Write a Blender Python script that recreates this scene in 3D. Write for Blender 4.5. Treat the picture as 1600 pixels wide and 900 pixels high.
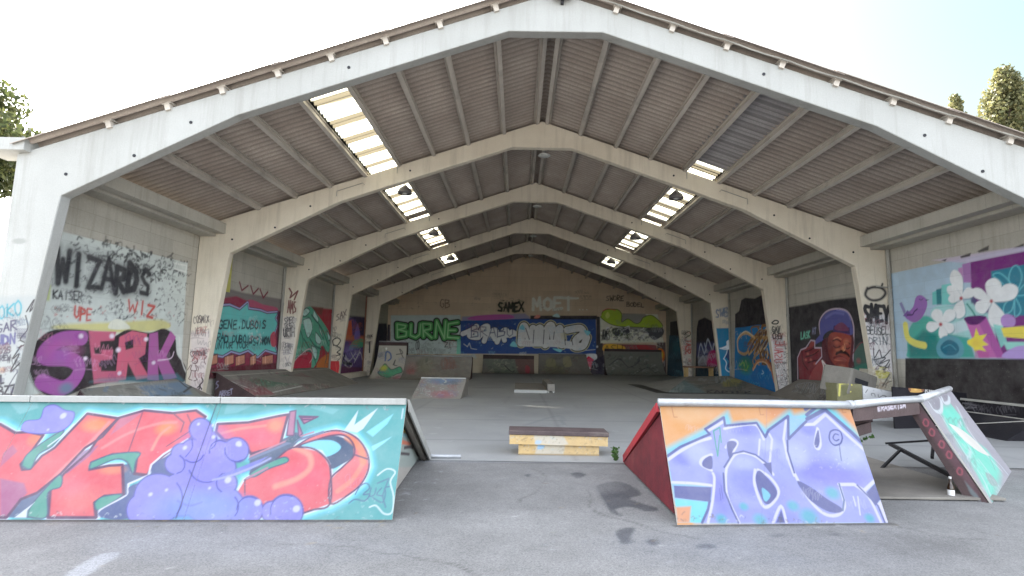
import bpy, math, random
import numpy as np
from mathutils import Vector, Matrix
R = math.radians
SC = bpy.context.scene
COL = SC.collection
for o in list(bpy.data.objects): bpy.data.objects.remove(o)

# ------------------------------------------------------------ camera
cam_d = bpy.data.cameras.new('camera'); cam = bpy.data.objects.new('camera', cam_d); COL.objects.link(cam)
cam_d.sensor_width = 36; cam_d.lens = 36*820.0/1600; cam_d.clip_end = 2000; cam_d.clip_start = .05
fw = Vector((-0.01327268, 0.99271098, 0.11978629)).normalized()
rt = Vector((0.99967671, 0.01057579, 0.02312188)); rt = (rt - fw*rt.dot(fw)).normalized(); up = rt.cross(fw)
cam.matrix_world = Matrix(((rt.x, up.x, -fw.x, -0.6234), (rt.y, up.y, -fw.y, 0), (rt.z, up.z, -fw.z, 1.6223), (0, 0, 0, 1)))
SC.camera = cam
# ------------------------------------------------------------ light
SUN_EL, SUN_AZ = R(30), R(-24)          # low sun behind the hall, to the left
w = bpy.data.worlds.new('World'); SC.world = w; w.use_nodes = True
nt = w.node_tree; nt.nodes.clear()
sky = nt.nodes.new('ShaderNodeTexSky'); sky.sky_type = 'NISHITA'; sky.sun_disc = False
sky.sun_elevation = SUN_EL; sky.sun_rotation = SUN_AZ; sky.air_density = 1.0; sky.dust_density = 3.0; sky.ozone_density = 1.5
bg = nt.nodes.new('ShaderNodeBackground'); bg.inputs['Strength'].default_value = 0.15
wo = nt.nodes.new('ShaderNodeOutputWorld'); hs = nt.nodes.new('ShaderNodeHueSaturation'); hs.inputs['Saturation'].default_value = .34      # thin milky haze
nt.links.new(sky.outputs[0], hs.inputs['Color']); tcw = nt.nodes.new('ShaderNodeTexCoord'); vd = nt.nodes.new('ShaderNodeVectorMath'); vd.operation = 'DOT_PRODUCT'; vd.inputs[1].default_value = (.7020, .5154, .4914)
nt.links.new(tcw.outputs['Generated'], vd.inputs[0]); mr = nt.nodes.new('ShaderNodeMapRange'); mr.interpolation_type = 'SMOOTHSTEP'; mr.inputs[1].default_value = .86; mr.inputs[2].default_value = .95
nt.links.new(vd.outputs['Value'], mr.inputs[0]); mx = nt.nodes.new('ShaderNodeMix'); mx.data_type = 'RGBA'; nt.links.new(mr.outputs[0], mx.inputs[0])
nt.links.new(hs.outputs[0], mx.inputs[6]); mx.inputs[7].default_value = (.74, .80, .79, 1)                  # a patch of clear sky away from the sun
mr2 = nt.nodes.new('ShaderNodeMapRange'); mr2.inputs[1].default_value = .945; mr2.inputs[2].default_value = 1.0; nt.links.new(vd.outputs['Value'], mr2.inputs[0])
mx2 = nt.nodes.new('ShaderNodeMix'); mx2.data_type = 'RGBA'; nt.links.new(mr2.outputs[0], mx2.inputs[0]); nt.links.new(mx.outputs[2], mx2.inputs[6]); mx2.inputs[7].default_value = (.50, .73, .78, 1)
nt.links.new(mx2.outputs[2], bg.inputs[0]); nt.links.new(bg.outputs[0], wo.inputs[0])
sd = bpy.data.lights.new('sun', 'SUN'); sd.energy = 5.0; sd.angle = R(1.0); sd.color = (1, .93, .82)
so = bpy.data.objects.new('sun', sd); COL.objects.link(so)
dv = Vector((math.sin(SUN_AZ)*math.cos(SUN_EL), math.cos(SUN_AZ)*math.cos(SUN_EL), math.sin(SUN_EL)))
so.rotation_euler = dv.to_track_quat('Z', 'Y').to_euler(); so.location = (-20, 60, 40)
SC.view_settings.view_transform = 'Standard'; SC.view_settings.look = 'None'
SC.view_settings.exposure = 3.25; SC.view_settings.gamma = 1
SC.cycles.max_bounces = 14; SC.cycles.diffuse_bounces = 12

# ------------------------------------------------------------ helpers
KT = .012
def gz(x): return KT*x                   # the yard falls a little to the left
def lin(h, g=1.0):
    h = h.lstrip('#'); c = [int(h[i:i+2], 16)/255 for i in (0, 2, 4)]
    return tuple(min(.9, g*(v/12.92 if v <= .04045 else ((v+.055)/1.055)**2.4)) for v in c)
def tag(o, label=None, cat=None, group=None, kind=None):
    if label: o['label'] = label
    if cat: o['category'] = cat
    if group: o['group'] = group
    if kind: o['kind'] = kind
    return o
def empty(name, loc, label, cat, group=None):
    o = bpy.data.objects.new(name, None); o.location = loc; o.empty_display_size = .2; COL.objects.link(o)
    return tag(o, label, cat, group)
def parent(o, p):
    if p is not None:
        o.parent = p; lc = Vector((0, 0, 0)); q = p
        while q is not None: lc += q.location; q = q.parent
        o.location = -lc                 # meshes are authored in world metres
        me = o.data
        me.transform(Matrix.Translation(-lc)); o.location = (0, 0, 0)
class MB:
    def __init__(s): s.v = []; s.f = []; s.m = []
    def add(s, vs, fs, m=0):
        n = len(s.v); s.v += [tuple(v) for v in vs]; s.f += [[i+n for i in f] for f in fs]; s.m += [m]*len(fs); return s
    def box(s, a, b, m=0, M=None):
        x0, y0, z0 = a; x1, y1, z1 = b
        vs = [(x, y, z) for z in (z0, z1) for y in (y0, y1) for x in (x0, x1)]
        if M is not None: vs = [M @ Vector(v) for v in vs]
        return s.add(vs, [(0, 2, 3, 1), (4, 5, 7, 6), (0, 1, 5, 4), (2, 6, 7, 3), (0, 4, 6, 2), (1, 3, 7, 5)], m)
    def beam(s, p, q, wd, ht, m=0, upv=(0, 0, 1)):
        p = Vector(p); q = Vector(q); d = (q-p).normalized(); sx = d.cross(Vector(upv)).normalized(); sz = sx.cross(d)
        vs = []
        for c in (p, q):
            for a, b in ((-1, -1), (1, -1), (1, 1), (-1, 1)): vs.append(c + sx*a*wd/2 + sz*b*ht/2)
        return s.add(vs, [(0, 1, 2, 3), (7, 6, 5, 4), (0, 4, 5, 1), (1, 5, 6, 2), (2, 6, 7, 3), (3, 7, 4, 0)], m)
    def tube(s, pts, r, n=8, m=0, caps=True):
        pts = [Vector(p) for p in pts]; rs = r if isinstance(r, (list, tuple)) else [r]*len(pts); rings = []; ref = None
        for i, p in enumerate(pts):
            d = (pts[min(i+1, len(pts)-1)] - pts[max(i-1, 0)]).normalized()
            if ref is None: ref = Vector((0, 0, 1)) if abs(d.z) < .9 else Vector((1, 0, 0))
            a = d.cross(ref).normalized(); b = d.cross(a)
            rings.append([p + (a*math.cos(2*math.pi*k/n) + b*math.sin(2*math.pi*k/n))*rs[i] for k in range(n)])
        vs = [v for g in rings for v in g]; fs = []
        for i in range(len(pts)-1):
            for k in range(n): fs.append((i*n+k, i*n+(k+1) % n, (i+1)*n+(k+1) % n, (i+1)*n+k))
        if caps: fs += [list(range(n))[::-1], [(len(pts)-1)*n+k for k in range(n)]]
        return s.add(vs, fs, m)
    def prism(s, poly, axis, a, b, m=0):
        # poly: 2D outline; axis 'x' -> (y,z) outline, 'y' -> (x,z), 'z' -> (x,y)
        def P(u, v, t): return {'x': (t, u, v), 'y': (u, t, v), 'z': (u, v, t)}[axis]
        n = len(poly); vs = [P(u, v, a) for u, v in poly] + [P(u, v, b) for u, v in poly]
        fs = [list(range(n)), list(range(2*n-1, n-1, -1))] + [(i, i+n, (i+1) % n+n, (i+1) % n) for i in range(n)]
        return s.add(vs, fs, m)
    def slab(s, quad, th, m=0):
        # a flat polygon (3D points) given a thickness along minus its normal
        q = [Vector(p) for p in quad]; nrm = (q[1]-q[0]).cross(q[-1]-q[0]).normalized(); n = len(q)
        vs = q + [p - nrm*th for p in q]
        return s.add(vs, [list(range(n)), list(range(2*n-1, n-1, -1))] + [(i, i+n, (i+1) % n+n, (i+1) % n) for i in range(n)], m)
    def build(s, name, mat, par=None, bevel=0, smooth=False, paint=None):
        me = bpy.data.meshes.new(name); me.from_pydata(s.v, [], s.f)
        for mm in (mat if isinstance(mat, (list, tuple)) else [mat]): me.materials.append(mm)
        me.polygons.foreach_set('material_index', s.m)
        if paint is None and me.materials[0] is not None and me.materials[0].name in PAINTED: paint = np.zeros((len(s.v), 4))
        if paint is not None:
            at = me.color_attributes.new('paint', 'FLOAT_COLOR', 'POINT'); at.data.foreach_set('color', np.asarray(paint, dtype=np.float32).ravel())
        bm_fix(me)
        if smooth: me.polygons.foreach_set('use_smooth', [True]*len(me.polygons))
        o = bpy.data.objects.new(name, me); COL.objects.link(o)
        if bevel:
            b = o.modifiers.new('bevel', 'BEVEL'); b.width = bevel; b.segments = 2; b.limit_method = 'ANGLE'; b.angle_limit = R(40)
        parent(o, par)
        return o
import bmesh
def bm_fix(me):
    if len(me.polygons) > 20000: me.update(); return
    bm = bmesh.new(); bm.from_mesh(me); bmesh.ops.recalc_face_normals(bm, faces=bm.faces); bm.to_mesh(me); bm.free(); me.update()

# ------------------------------------------------------------ materials
PAINTED = set()
def newmat(name, rough=.8, spec=.3, metal=0):
    m = bpy.data.materials.new(name); m.use_nodes = True; t = m.node_tree
    b = t.nodes['Principled BSDF']; b.inputs['Roughness'].default_value = rough; b.inputs['Specular IOR Level'].default_value = spec
    b.inputs['Metallic'].default_value = metal
    return m, t, b
def N(t, ty, **kw):
    n = t.nodes.new(ty)
    for k, v in kw.items(): setattr(n, k, v)
    return n
def coords(t, scale=(1, 1, 1)):
    tc = N(t, 'ShaderNodeTexCoord'); mp = N(t, 'ShaderNodeMapping'); mp.inputs['Scale'].default_value = scale
    t.links.new(tc.outputs['Object'], mp.inputs['Vector']); return mp.outputs[0]
def noise(t, vec, sc, det=6, rough=.6, lo=.35, hi=.65):
    n = N(t, 'ShaderNodeTexNoise'); n.inputs['Scale'].default_value = sc; n.inputs['Detail'].default_value = det; n.inputs['Roughness'].default_value = rough
    t.links.new(vec, n.inputs['Vector'])
    r = N(t, 'ShaderNodeMapRange'); r.inputs[1].default_value = lo; r.inputs[2].default_value = hi
    t.links.new(n.outputs[0], r.inputs[0]); return r.outputs[0]
def mix(t, fac, a, b, mode='MIX'):
    m = N(t, 'ShaderNodeMix', data_type='RGBA', blend_type=mode)
    for s, v in ((0, fac), (6, a), (7, b)):
        if isinstance(v, (int, float)): m.inputs[s].default_value = v
        elif isinstance(v, tuple): m.inputs[s].default_value = v if len(v) == 4 else v+(1,)
        else: t.links.new(v, m.inputs[s])
    return m.outputs[2]
def mul(t, a, k, add=0):
    m = N(t, 'ShaderNodeMath', operation='MULTIPLY_ADD'); t.links.new(a, m.inputs[0]); m.inputs[1].default_value = k; m.inputs[2].default_value = add; return m.outputs[0]
def bump(t, b, h, st=.3, dist=.01):
    n = N(t, 'ShaderNodeBump'); n.inputs['Strength'].default_value = st; n.inputs['Distance'].default_value = dist
    t.links.new(h, n.inputs['Height']); t.links.new(n.outputs[0], b.inputs['Normal'])
def mat_surface(name, c1, c2, stain=None, sc=1.2, fine=30, rough=.85, paint=False, brick=None, streak=False, bumpd=.004, wear=.25, spec=.25, worn=None, grime=.22):
    m, t, b = newmat(name, rough, spec)
    v = coords(t)
    big = noise(t, v, sc, 8, .65, .35, .68)
    col = mix(t, big, c1, c2)
    fn = noise(t, v, fine, 5, .7, .3, .7)
    col = mix(t, mul(t, fn, .35), col, tuple(x*.72 for x in c1))
    if streak:
        sv = coords(t, (3.0, 3.0, .22)); st = noise(t, sv, 1.3, 7, .7, .5, .78)
        col = mix(t, mul(t, st, .6), col, stain or tuple(x*.5 for x in c1))
    elif stain:
        st = noise(t, v, sc*.45, 9, .7, .52, .72); col = mix(t, mul(t, st, .75), col, stain)
    hgt = fn
    if brick:
        bv = N(t, 'ShaderNodeTexBrick'); tc = N(t, 'ShaderNodeTexCoord'); sp = N(t, 'ShaderNodeSeparateXYZ'); cb = N(t, 'ShaderNodeCombineXYZ'); ad = N(t, 'ShaderNodeMath', operation='ADD')
        t.links.new(tc.outputs['Object'], sp.inputs[0]); t.links.new(sp.outputs[0], ad.inputs[0]); t.links.new(sp.outputs[1], ad.inputs[1])
        t.links.new(ad.outputs[0], cb.inputs[0]); t.links.new(sp.outputs[2], cb.inputs[1]); t.links.new(cb.outputs[0], bv.inputs['Vector'])
        bv.inputs['Scale'].default_value = 1; bv.inputs['Brick Width'].default_value = brick[0]; bv.inputs['Row Height'].default_value = brick[1]
        bv.inputs['Mortar Size'].default_value = .012; bv.inputs['Mortar Smooth'].default_value = .4
        bv.inputs['Color1'].default_value = (1, 1, 1, 1); bv.inputs['Color2'].default_value = (.86, .86, .86, 1); bv.inputs['Mortar'].default_value = (.76, .76, .76, 1)
        col = mix(t, .8, col, bv.outputs[0], 'MULTIPLY')
    if paint:
        PAINTED.add(name)
        at = N(t, 'ShaderNodeAttribute', attribute_name='paint')
        wn = noise(t, v, 9, 8, .75, .60, .74)
        wf = N(t, 'ShaderNodeMath', operation='MULTIPLY_ADD'); t.links.new(wn, wf.inputs[0]); wf.inputs[1].default_value = -wear; wf.inputs[2].default_value = 1
        al = N(t, 'ShaderNodeMath', operation='MULTIPLY'); t.links.new(at.outputs['Alpha'], al.inputs[0]); t.links.new(wf.outputs[0], al.inputs[1])
        pv = noise(t, v, 3.0, 7, .65, .3, .7)
        pc = mix(t, mul(t, pv, grime), at.outputs['Color'], tuple(worn or (.25, .24, .23)))
        if brick: pc = mix(t, .45, pc, bv.outputs[0], 'MULTIPLY')
        col = mix(t, al.outputs[0], col, pc)
    t.links.new(col, b.inputs['Base Color'])
    bump(t, b, hgt, .5, bumpd)
    return m
M = {}
M['white_conc'] = mat_surface('white_painted_concrete', (.315, .315, .295), (.37, .37, .35), (.20, .195, .17), .5, 40, .7, True, None, True, .003, .15)
M['cream_conc'] = mat_surface('cream_painted_concrete', (.66, .585, .465), (.76, .69, .565), (.38, .33, .26), .7, 35, .8, True, None, True, .003, .2)
M['wall_conc'] = mat_surface('wall_concrete', (.475, .445, .38), (.57, .54, .47), (.30, .27, .22), .6, 25, .9, True, (1.9, .38), True, .006, .3)
M['gable_conc'] = mat_surface('gable_concrete', (.70, .55, .39), (.80, .65, .48), (.50, .38, .27), .5, 22, .9, True, (2.6, .52), True, .006, .3)
M['purlin'] = mat_surface('purlin_concrete', (.47, .425, .37), (.57, .52, .455), (.2, .18, .16), 1.0, 30, .9)
M['asphalt'] = mat_surface('asphalt', (.172, .169, .164), (.222, .218, .212), (.13, .127, .123), .35, 90, .85, True, None, False, .004, .1)
def grain(m, sc=160, dark=.35, light=.25):
    t = m.node_tree; b = t.nodes['Principled BSDF']; src = b.inputs['Base Color'].links[0].from_socket; v = coords(t)
    vo = N(t, 'ShaderNodeTexVoronoi'); vo.inputs['Scale'].default_value = sc; t.links.new(v, vo.inputs['Vector'])
    mr = N(t, 'ShaderNodeMapRange'); mr.inputs[1].default_value = 0; mr.inputs[2].default_value = 1; mr.inputs[3].default_value = 1-dark; mr.inputs[4].default_value = 1+light
    sp = N(t, 'ShaderNodeSeparateColor'); t.links.new(vo.outputs['Color'], sp.inputs[0]); t.links.new(sp.outputs[0], mr.inputs[0])
    n2 = noise(t, v, 2.2, 9, .75, .35, .65); mm = N(t, 'ShaderNodeMapRange'); mm.inputs[3].default_value = .86; mm.inputs[4].default_value = 1.08; t.links.new(n2, mm.inputs[0])
    a = mix(t, 1.0, src, mr.outputs[0], 'MULTIPLY'); a = mix(t, 1.0, a, mm.outputs[0], 'MULTIPLY'); t.links.new(a, b.inputs['Base Color'])
grain(M['asphalt'], 110, .24, .20)
M['slab'] = mat_surface('concrete_floor', (.25, .253, .248), (.325, .328, .32), (.185, .188, .183), .3, 60, .55, True, None, False, .002, .1, .4)
M['ramp_paint'] = mat_surface('painted_plywood', (.35, .33, .3), (.42, .4, .36), None, 1.5, 60, .55, True, None, False, .001, .12, .35, (.5, .48, .47), .12)
M['ramp_worn'] = mat_surface('worn_ramp_board', (.17, .155, .135), (.25, .23, .20), (.12, .11, .10), 1.2, 40, .7, True, None, False, .002, .3)
M['ply'] = mat_surface('yellow_plywood', (.52, .36, .16), (.60, .44, .23), (.38, .27, .15), 2.0, 40, .7, True, None, False, .002, .25)
M['dark_wood'] = mat_surface('dark_plywood', (.055, .035, .035), (.09, .06, .058), (.03, .022, .02), 2, 40, .7, True)
M['black_board'] = mat_surface('black_painted_board', (.012, .011, .014), (.022, .02, .024), (.05, .045, .045), 1.2, 40, .6, True)
M['maroon_ply'] = mat_surface('maroon_plywood', (.16, .022, .03), (.07, .014, .02), (.22, .05, .05), 5, 40, .6)
M['red_wood'] = mat_surface('red_painted_plywood', (.38, .03, .04), (.30, .035, .045), (.14, .03, .03), 3, 40, .6)
M['brown_top'] = mat_surface('brown_ledge_top', (.07, .05, .05), (.12, .09, .085), (.2, .17, .15), 3, 50, .6, False, None, False, .002)
M['steel'] = mat_surface('galvanised_steel', (.36, .37, .385), (.48, .49, .50), (.22, .20, .19), 4, 60, .45); M['steel'].node_tree.nodes['Principled BSDF'].inputs['Metallic'].default_value = .45
M['black_steel'] = mat_surface('black_steel', (.02, .02, .022), (.04, .038, .04), None, 5, 60, .5)
M['pipe'] = mat_surface('grey_pipe', (.30, .29, .26), (.38, .37, .33), (.2, .17, .13), 2, 40, .7)
M['rust'] = mat_surface('rusty_pipe', (.25, .12, .08), (.30, .17, .12), (.15, .07, .05), 2, 40, .8)
M['brick_far'] = mat_surface('brick_far', (.32, .16, .12), (.38, .2, .15), None, 1, 30, .9, False, (.22, .07))
M['bark'] = mat_surface('bark', (.09, .07, .05), (.14, .11, .08), None, 5, 30, .9)
# corrugated sheet
def mat_sheet(name, c1, c2, c3):
    m, t, b = newmat(name, .92, .15); v = coords(t, (1, 1, 1))
    a = noise(t, v, .8, 9, .7, .35, .65); f = noise(t, v, 35, 5, .7, .35, .65)
    col = mix(t, a, c1, c2); col = mix(t, mul(t, f, .5), col, c3)
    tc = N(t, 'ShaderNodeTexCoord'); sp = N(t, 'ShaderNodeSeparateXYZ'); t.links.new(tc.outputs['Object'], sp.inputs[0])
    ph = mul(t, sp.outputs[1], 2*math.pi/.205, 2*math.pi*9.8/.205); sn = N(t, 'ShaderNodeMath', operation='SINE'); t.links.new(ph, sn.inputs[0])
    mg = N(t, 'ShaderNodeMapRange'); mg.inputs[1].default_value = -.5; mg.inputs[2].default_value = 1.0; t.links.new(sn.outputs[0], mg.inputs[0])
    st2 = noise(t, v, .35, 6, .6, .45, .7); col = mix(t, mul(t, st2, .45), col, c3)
    col = mix(t, mul(t, mg.outputs[0], .62), col, tuple(x*.42 for x in c1)); t.links.new(col, b.inputs['Base Color']); bump(t, b, f, .4, .004); return m  # rib shading painted into the colour: dark bands follow the corrugation
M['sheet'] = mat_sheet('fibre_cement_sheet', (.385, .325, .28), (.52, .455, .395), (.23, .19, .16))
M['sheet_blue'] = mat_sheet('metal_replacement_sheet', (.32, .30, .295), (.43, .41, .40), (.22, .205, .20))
m, t, b = newmat('translucent_sheet', .5, .3); M['skylight'] = m
tr = N(t, 'ShaderNodeBsdfTranslucent'); ms = N(t, 'ShaderNodeMixShader'); v = coords(t)
d1 = noise(t, v, 2.2, 8, .7, .42, .7); wv = N(t, 'ShaderNodeTexWave', wave_type='BANDS', bands_direction='Y'); wv.inputs['Scale'].default_value = .30; wv.inputs['Distortion'].default_value = 1.2; wv.inputs['Detail'].default_value = 3
t.links.new(v, wv.inputs['Vector']); wr = N(t, 'ShaderNodeMapRange'); wr.inputs[1].default_value = .60; wr.inputs[2].default_value = .80; t.links.new(wv.outputs[0], wr.inputs[0])
cc = mix(t, d1, (.46, .47, .41, 1), (.17, .155, .085, 1)); cc = mix(t, wr.outputs[0], cc, (.045, .04, .028, 1))
t.links.new(cc, tr.inputs[0]); t.links.new(cc, b.inputs['Base Color']); ms.inputs[0].default_value = .8
t.links.new(b.outputs[0], ms.inputs[1]); t.links.new(tr.outputs[0], ms.inputs[2]); t.links.new(ms.outputs[0], t.nodes['Material Output'].inputs[0])
def mat_plain(name, c, rough=.6, spec=.3, metal=0):
    m, t, b = newmat(name, rough, spec, metal); v = coords(t); n = noise(t, v, 6, 6, .6, .3, .7)
    t.links.new(mix(t, mul(t, n, .5), c, tuple(x*.65 for x in c)), b.inputs['Base Color']); return m
def mat_leaf(name, c1, c2):
    m, t, b = newmat(name, .6, .3); oi = N(t, 'ShaderNodeAttribute', attribute_name='tint'); cc = mix(t, oi.outputs['Fac'], c1, c2)
    tr = N(t, 'ShaderNodeBsdfTranslucent'); ms = N(t, 'ShaderNodeMixShader'); ms.inputs[0].default_value = .35
    t.links.new(cc, b.inputs['Base Color']); t.links.new(cc, tr.inputs[0]); t.links.new(b.outputs[0], ms.inputs[1]); t.links.new(tr.outputs[0], ms.inputs[2]); t.links.new(ms.outputs[0], t.nodes['Material Output'].inputs[0]); return m
M['leaf'] = mat_leaf('poplar_leaf', (.075, .085, .035), (.15, .135, .055))
M['leaf_dark'] = mat_leaf('dark_leaf', (.028, .04, .014), (.07, .075, .025))
M['weed'] = mat_leaf('weed_leaf', (.04, .09, .02), (.08, .15, .04))
M['lamp_grey'] = mat_plain('lamp_grey', (.14, .13, .13), .4)
M['lamp_white'] = mat_plain('lamp_white', (.55, .55, .52), .5)
M['flood'] = mat_plain('floodlight_body', (.10, .10, .15), .4)
M['tin_label'] = mat_plain('bottle_label', (.75, .74, .72), .6)
m, t, b = newmat('brown_glass', .08, .5); b.inputs['Base Color'].default_value = (.06, .03, .015, 1); b.inputs['Transmission Weight'].default_value = .5; M['bottle'] = m
M['grout'] = mat_plain('dark_joint', (.03, .03, .035), .8)

# ------------------------------------------------------------ paint raster (pigment, and some painted contact shade, in metres on each surface)
def lseg(P, a, b):
    d = b-a; L = d@d
    t = np.clip(((P-a)@d)/L, 0, 1) if L > 0 else np.zeros(len(P))
    q = P - a - t[:, None]*d
    return np.sqrt((q**2).sum(1))
def smooth_pts(pts, closed, n=5):
    p = np.array(pts, float); m = len(p); out = []
    if m < 3: return p
    for i in range(m if closed else m-1):
        if closed: a, b, c, d = p[i-1], p[i], p[(i+1) % m], p[(i+2) % m]
        else: a, b, c, d = p[max(i-1, 0)], p[i], p[i+1], p[min(i+2, m-1)]
        for k in range(n):
            s = k/n; out.append(.5*(2*b+(c-a)*s+(2*a-5*b+4*c-d)*s*s+(3*b-a-3*c+d)*s**3))
    if not closed: out.append(p[-1])
    return np.array(out)
def paint(P, ops, res, gain=1.0):
    """P: (n,2) metres on the surface; returns RGBA pigment per vertex."""
    out = np.zeros((len(P), 4))
    def over(idx, c, a):
        a = np.clip(a, 0, 1); o = out[idx]; na = a+o[:, 3]*(1-a); s = na > 1e-6
        o[:, :3] = np.where(s[:, None], (np.array(c)*a[:, None]+o[:, :3]*(o[:, 3]*(1-a))[:, None])/np.maximum(na, 1e-6)[:, None], o[:, :3]); o[:, 3] = na; out[idx] = o
    for op in ops:
        if op[0] == 'T':
            _, lay, txt, al, a6, sm, seed, soft = op; rnd = random.Random(seed); ox, oy, bx, by, ux, uy = a6; n = len(txt); lines = []
            for i, ch in enumerate(txt):
                w_ = .80*rnd.uniform(.9, 1.12)/n; sh = rnd.uniform(-.06, .06) if seed else 0; hs = 1+(rnd.uniform(-.12, .14) if seed else 0)
                for st in FONT.get(ch, []):
                    q = []
                    for j in range(0, len(st), 2):
                        jx, jy = (rnd.uniform(-.07, .07), rnd.uniform(-.05, .05)) if seed else (0, 0)
                        fx = (i+.08)/n+(st[j]+jx)*w_; fy = (st[j+1]+jy)*hs+sh
                        q += [int(ox+bx*fx+ux*fy), int(oy+by*fx+uy*fy)]
                    lines.append(q)
            ol = []; vw = [rnd.uniform(.75, 1.25) if seed else 1 for q in lines]
            if seed and len(lay) == 1: ol += [('S', lay[0][0], lay[0][1]*2.2, al*.13, q, lay[0][1]*2) for q in lines]
            ol += [('S' if sm else 'L', cc, ww*(f if len(lay) == 1 else 1), al, q, soft) for cc, ww in lay for q, f in zip(lines, vw)]
            out2 = paint(P, ol, res, gain); o2 = out2[:, 3:4]; na = o2+out[:, 3:4]*(1-o2)
            out[:, :3] = np.where(na > 1e-6, (out2[:, :3]*o2+out[:, :3]*out[:, 3:4]*(1-o2))/np.maximum(na, 1e-6), out[:, :3]); out[:, 3:4] = na; continue
        if op[0] == 'X':                     # a crowd of small cursive tags
            _, af, bw, bh, n, size, cols, lw, seed, al0 = op; r0 = random.Random(seed); ol = []
            for i in range(n):
                k = r0.uniform(.6, 1.5)*size; cx = r0.uniform(-bw/2, bw/2); cy = r0.uniform(-bh/2, bh/2); col = r0.choice(cols); l_ = lw*r0.uniform(.6, 1.3); aa = al0*r0.uniform(.6, 1); ro = r0.uniform(-.35, .35)
                w_, h_ = k*1.6, k; q = random.Random(seed*100+i); m_ = q.randint(5, 9); p = []
                for j in range(m_):
                    x = -w_/2+w_*j/(m_-1)
                    p += [(x, -h_*q.uniform(.2, .5)), (x+w_*.12, h_*q.uniform(.1, .5))] if q.random() < .6 else [(x, h_*.3), (x-w_*.08, -h_*.2), (x+w_*.1, -h_*.5), (x+w_*.14, 0)]
                sets = [p]+([[(-w_*.5, h_*.65), (0, h_*.55), (w_*.6, h_*.7)]] if q.random() < .5 else [])
                for pp in sets:
                    fl = []
                    for x, y in pp:
                        X = cx+x*math.cos(ro)-y*math.sin(ro); Y = cy+x*math.sin(ro)+y*math.cos(ro)
                        fl += [int(af[0]+X*af[2]+Y*af[4]), int(af[1]+X*af[3]+Y*af[5])]
                    ol.append(('S', col, l_, aa, fl))
            out2 = paint(P, ol, res, gain); o2 = out2[:, 3:4]; na = o2+out[:, 3:4]*(1-o2)
            out[:, :3] = np.where(na > 1e-6, (out2[:, :3]*o2+out[:, :3]*out[:, 3:4]*(1-o2))/np.maximum(na, 1e-6), out[:, :3]); out[:, 3:4] = na; continue
        if op[0] == 'R':
            _, cols, size, al, bb, n, seed = op; rnd = random.Random(seed); ol = []
            for _i in range(n):
                x = rnd.uniform(bb[0], bb[2]); y = rnd.uniform(bb[1], bb[3]); a = rnd.uniform(0, 3.14); l = size*rnd.uniform(.3, 2.2); cc = rnd.choice(cols)
                p = [int(x), int(y), int(x+l*math.cos(a)), int(y+l*math.sin(a)), int(x+l*math.cos(a+rnd.uniform(-1.5, 1.5))*1.5), int(y+l*math.sin(a+.9))]
                ol.append(('S', cc, size*rnd.uniform(.3, .9), al*rnd.uniform(.5, 1), p))
            out2 = paint(P, ol, res, gain); o2 = out2[:, 3:4]; na = o2+out[:, 3:4]*(1-o2)
            out[:, :3] = np.where(na > 1e-6, (out2[:, :3]*o2+out[:, :3]*out[:, 3:4]*(1-o2))/np.maximum(na, 1e-6), out[:, :3]); out[:, 3:4] = na; continue
        k, c, s, al, pts = op[:5]; c = lin(c, gain); al = al/100
        pts = np.array(pts, float).reshape(-1, 2)/1000
        if k in 'CS': pts = smooth_pts(pts, k == 'C')
        soft = max(res*1.1, s/1000 if k in 'PCB' else (op[5] if len(op) > 5 else 0)/1000)
        r = (s/1000 if k in 'LS' else 0)+soft
        lo = pts.min(0)-r; hi = pts.max(0)+r
        if k == 'B': ctr = pts[0]; rad = np.abs(pts[1]-ctr)+1e-6; lo = ctr-rad*(1.0+1e-3); hi = ctr+rad
        idx = np.nonzero((P[:, 0] > lo[0]) & (P[:, 0] < hi[0]) & (P[:, 1] > lo[1]) & (P[:, 1] < hi[1]))[0]
        if len(idx) == 0: continue
        Q = P[idx]
        if k == 'B':
            d = np.sqrt((((Q-ctr)/rad)**2).sum(1)); over(idx, c, al*np.clip((1-d)*(.7*min(rad)/soft if s else 1.6), 0, 1)); continue
        if k in 'PC':
            ins = np.zeros(len(Q), bool); dist = np.full(len(Q), 1e9); x, y = Q[:, 0], Q[:, 1]
            for i in range(len(pts)):
                a, b = pts[i-1], pts[i]
                cr = ((a[1] > y) != (b[1] > y)); 
                if a[1] != b[1]: ins ^= cr & (x < (b[0]-a[0])*(y-a[1])/(b[1]-a[1])+a[0])
                dist = np.minimum(dist, lseg(Q, a, b))
            sd = np.where(ins, dist, -dist); over(idx, c, al*np.clip(.5+sd/soft, 0, 1))
        else:
            dist = np.full(len(Q), 1e9)
            for i in range(len(pts)-1): dist = np.minimum(dist, lseg(Q, pts[i], pts[i+1]))
            over(idx, c, al*np.clip(.5+(s/2000-dist)/soft, 0, 1))
    return out
def grid_quad(mb, quad, res):
    """regular grid over a 3D quad BL,BR,TR,TL -> verts array; faces appended to mb"""
    q = [np.array(p, float) for p in quad]
    w = max(np.linalg.norm(q[1]-q[0]), np.linalg.norm(q[2]-q[3])); h = max(np.linalg.norm(q[3]-q[0]), np.linalg.norm(q[2]-q[1]))
    nu, nv = max(1, int(w/res)), max(1, int(h/res))
    s = np.linspace(0, 1, nu+1)[None, :, None]; t_ = np.linspace(0, 1, nv+1)[:, None, None]
    V = ((q[0]*(1-s)+q[1]*s)*(1-t_)+(q[3]*(1-s)+q[2]*s)*t_).reshape(-1, 3)
    i = (np.arange(nv)[:, None]*(nu+1)+np.arange(nu)[None, :]).ravel()
    F = np.stack([i, i+1, i+nu+2, i+nu+1], 1)
    n0 = len(mb.v); mb.v += V.tolist(); mb.f += (F+n0).tolist(); mb.m += [0]*len(F)
    return V
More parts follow.
